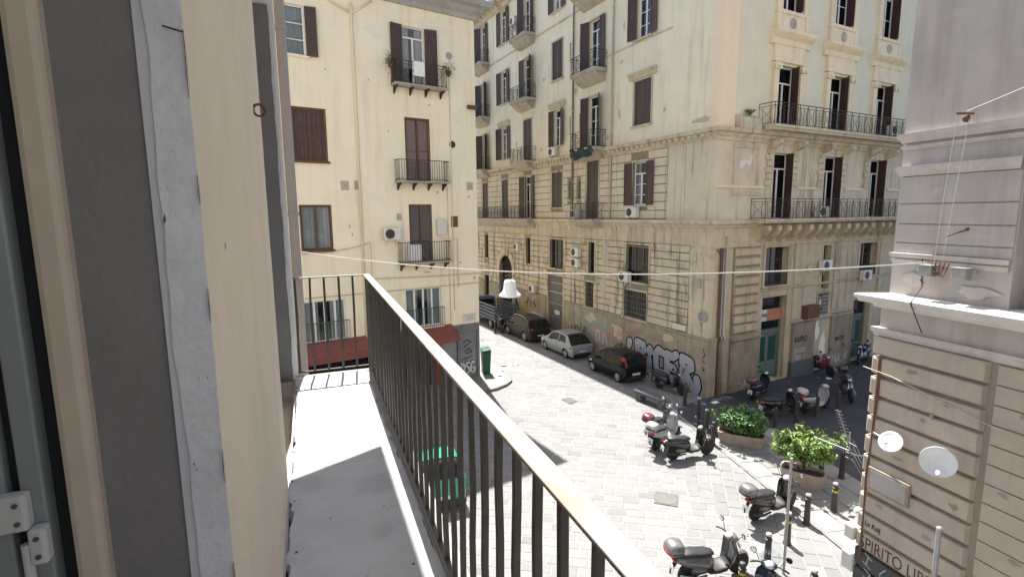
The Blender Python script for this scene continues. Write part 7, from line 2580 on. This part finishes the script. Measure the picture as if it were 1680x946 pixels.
O('body', mb, 'bin_green', t, local=True, bevel=0.03)
mb = MB()
mb.hexa([(-0.45, -0.28, 1.31), (0.45, -0.28, 1.31), (0.45, 0.28, 1.31), (-0.45, 0.28, 1.31), (-0.4, -0.22, 1.46), (0.4, -0.22, 1.46), (0.4, 0.22, 1.4), (-0.4, 0.22, 1.4)])
O('lid', mb, 'bin_green', t, local=True, bevel=0.03)
for x in (-0.35, 0.35):
    mb = MB()
    mb.lathe([(0.08, -0.02), (0.08, 0.02)], (x, 0.18, 0.08), n=12, d=(0, 1, 0))
    O('wheel', mb, 'tyre', t, local=True)
def cover(pts, label, ringed):
    c = Vector((sum(p[0] for p in pts) / 4, sum(p[1] for p in pts) / 4, 0))
    t = thing('manhole_cover', label, 'manhole cover', c, 0, 'manhole covers')
    mb = MB()
    mb.hexa([(p[0] - c.x, p[1] - c.y, -0.02) for p in pts] + [(p[0] - c.x, p[1] - c.y, 0.016) for p in pts])
    O('frame', mb, 'stone_plain' if ringed else 'cast_iron', t, local=True)
    mb = MB()
    if ringed:
        mb.lathe([(0.36, 0.0), (0.36, 0.019), (0.345, 0.019), (0.345, 0.012), (0.335, 0.012), (0.335, 0.021), (0.001, 0.021)], n=32)
    else:
        k = 0.84
        mb.hexa([((p[0] - c.x) * k, (p[1] - c.y) * k, 0.0) for p in pts] + [((p[0] - c.x) * k, (p[1] - c.y) * k, 0.021) for p in pts])
    O('lid', mb, 'cast_iron' if not ringed else 'lid_grey', t, local=True)
M['stone_plain'] = surf('cover_frame_stone', (0.12, 0.117, 0.108), scale=4, bump=0.2)
M['lid_grey'] = surf('worn_iron_lid', (0.14, 0.137, 0.127), (0.115, 0.112, 0.105), scale=5, bump=0.4, bscale=50)
cover([(11.1, 21.83), (11.55, 21.95), (11.72, 21.32), (11.2, 21.08)], 'small square iron cover in the middle of the sunny paving', False)
cover([(9.61, 12.5), (10.07, 13.05), (10.62, 12.58), (10.16, 12.05)], 'square cover with a round lid in the near paving', True)
for x, y, s, lab, z in ((10.0, 27.0, 0.3, 'crumpled white paper on the paving just beyond the green bin', 0.14), (9.55, 26.2, 0.26, 'white scrap of paper on the rounded pavement corner', 0.14),
                        (10.5, 28.3, 0.32, 'brownish rag on the sunny paving beyond the pavement corner', 0.01), (11.25, 28.2, 0.3, 'pale litter scrap out on the sunny side street', 0.01),
                        (17.6, 18.55, 0.34, 'white paper lying at the foot of the palazzo corner', 0.01), (25.8, 19.0, 0.3, 'white scrap lying near the far dark scooter', 0.01)):
    rg = random.Random(int(x * 100))
    mb = MB()
    n = 5
    g = [[(x + s * (i / n - .5) + rg.uniform(-.02, .02), y + s * 0.7 * (j / n - .5) + rg.uniform(-.02, .02), z + rg.uniform(0.0, 0.06)) for j in range(n + 1)] for i in range(n + 1)]
    for i in range(n):
        for j in range(n):
            mb.quad(g[i][j], g[i + 1][j], g[i + 1][j + 1], g[i][j + 1])
    single('litter', mb, 'paper' if 'rag' not in lab else 'mauve', lab, 'litter', (x, y, z))
# pot plants on the top balcony of the cream building
for u, lab in ((4.7, 'straggly brown plant hanging at the left end of the top balcony'), (1.75, 'trailing plant hanging at the right end of the top balcony')):
    rg = random.Random(int(u * 10))
    t = thing('pot_plant', lab, 'plant', FB.pt(u, 0.5, 15.7))
    mb = MB()
    mb.lathe([(0.08, -0.1), (0.11, 0.1), (0.12, 0.1), (0.12, 0.12), (0.001, 0.12)], FB.pt(u, 0.5, 15.75), n=12)
    O('pot', mb, 'rust', t)
    mb = MB()
    for k in range(260):
        d = Vector((rg.gauss(0, 0.14), rg.gauss(0, 0.12), rg.gauss(0.0, 0.18)))
        c = FB.pt(u, 0.5, 15.95) + d
        s = 0.05
        a = Vector((rg.uniform(-1, 1), rg.uniform(-1, 1), rg.uniform(-1, 1))).normalized() * s
        b = a.orthogonal().normalized() * s * 0.4
        mb.quad(c - a, c - b, c + a, c + b)
    mb.tone = [(0.8, 0.8, 0.8)] * len(mb.v)
    O('leaves', mb, 'leaf_a' if u < 3 else 'bark', t)
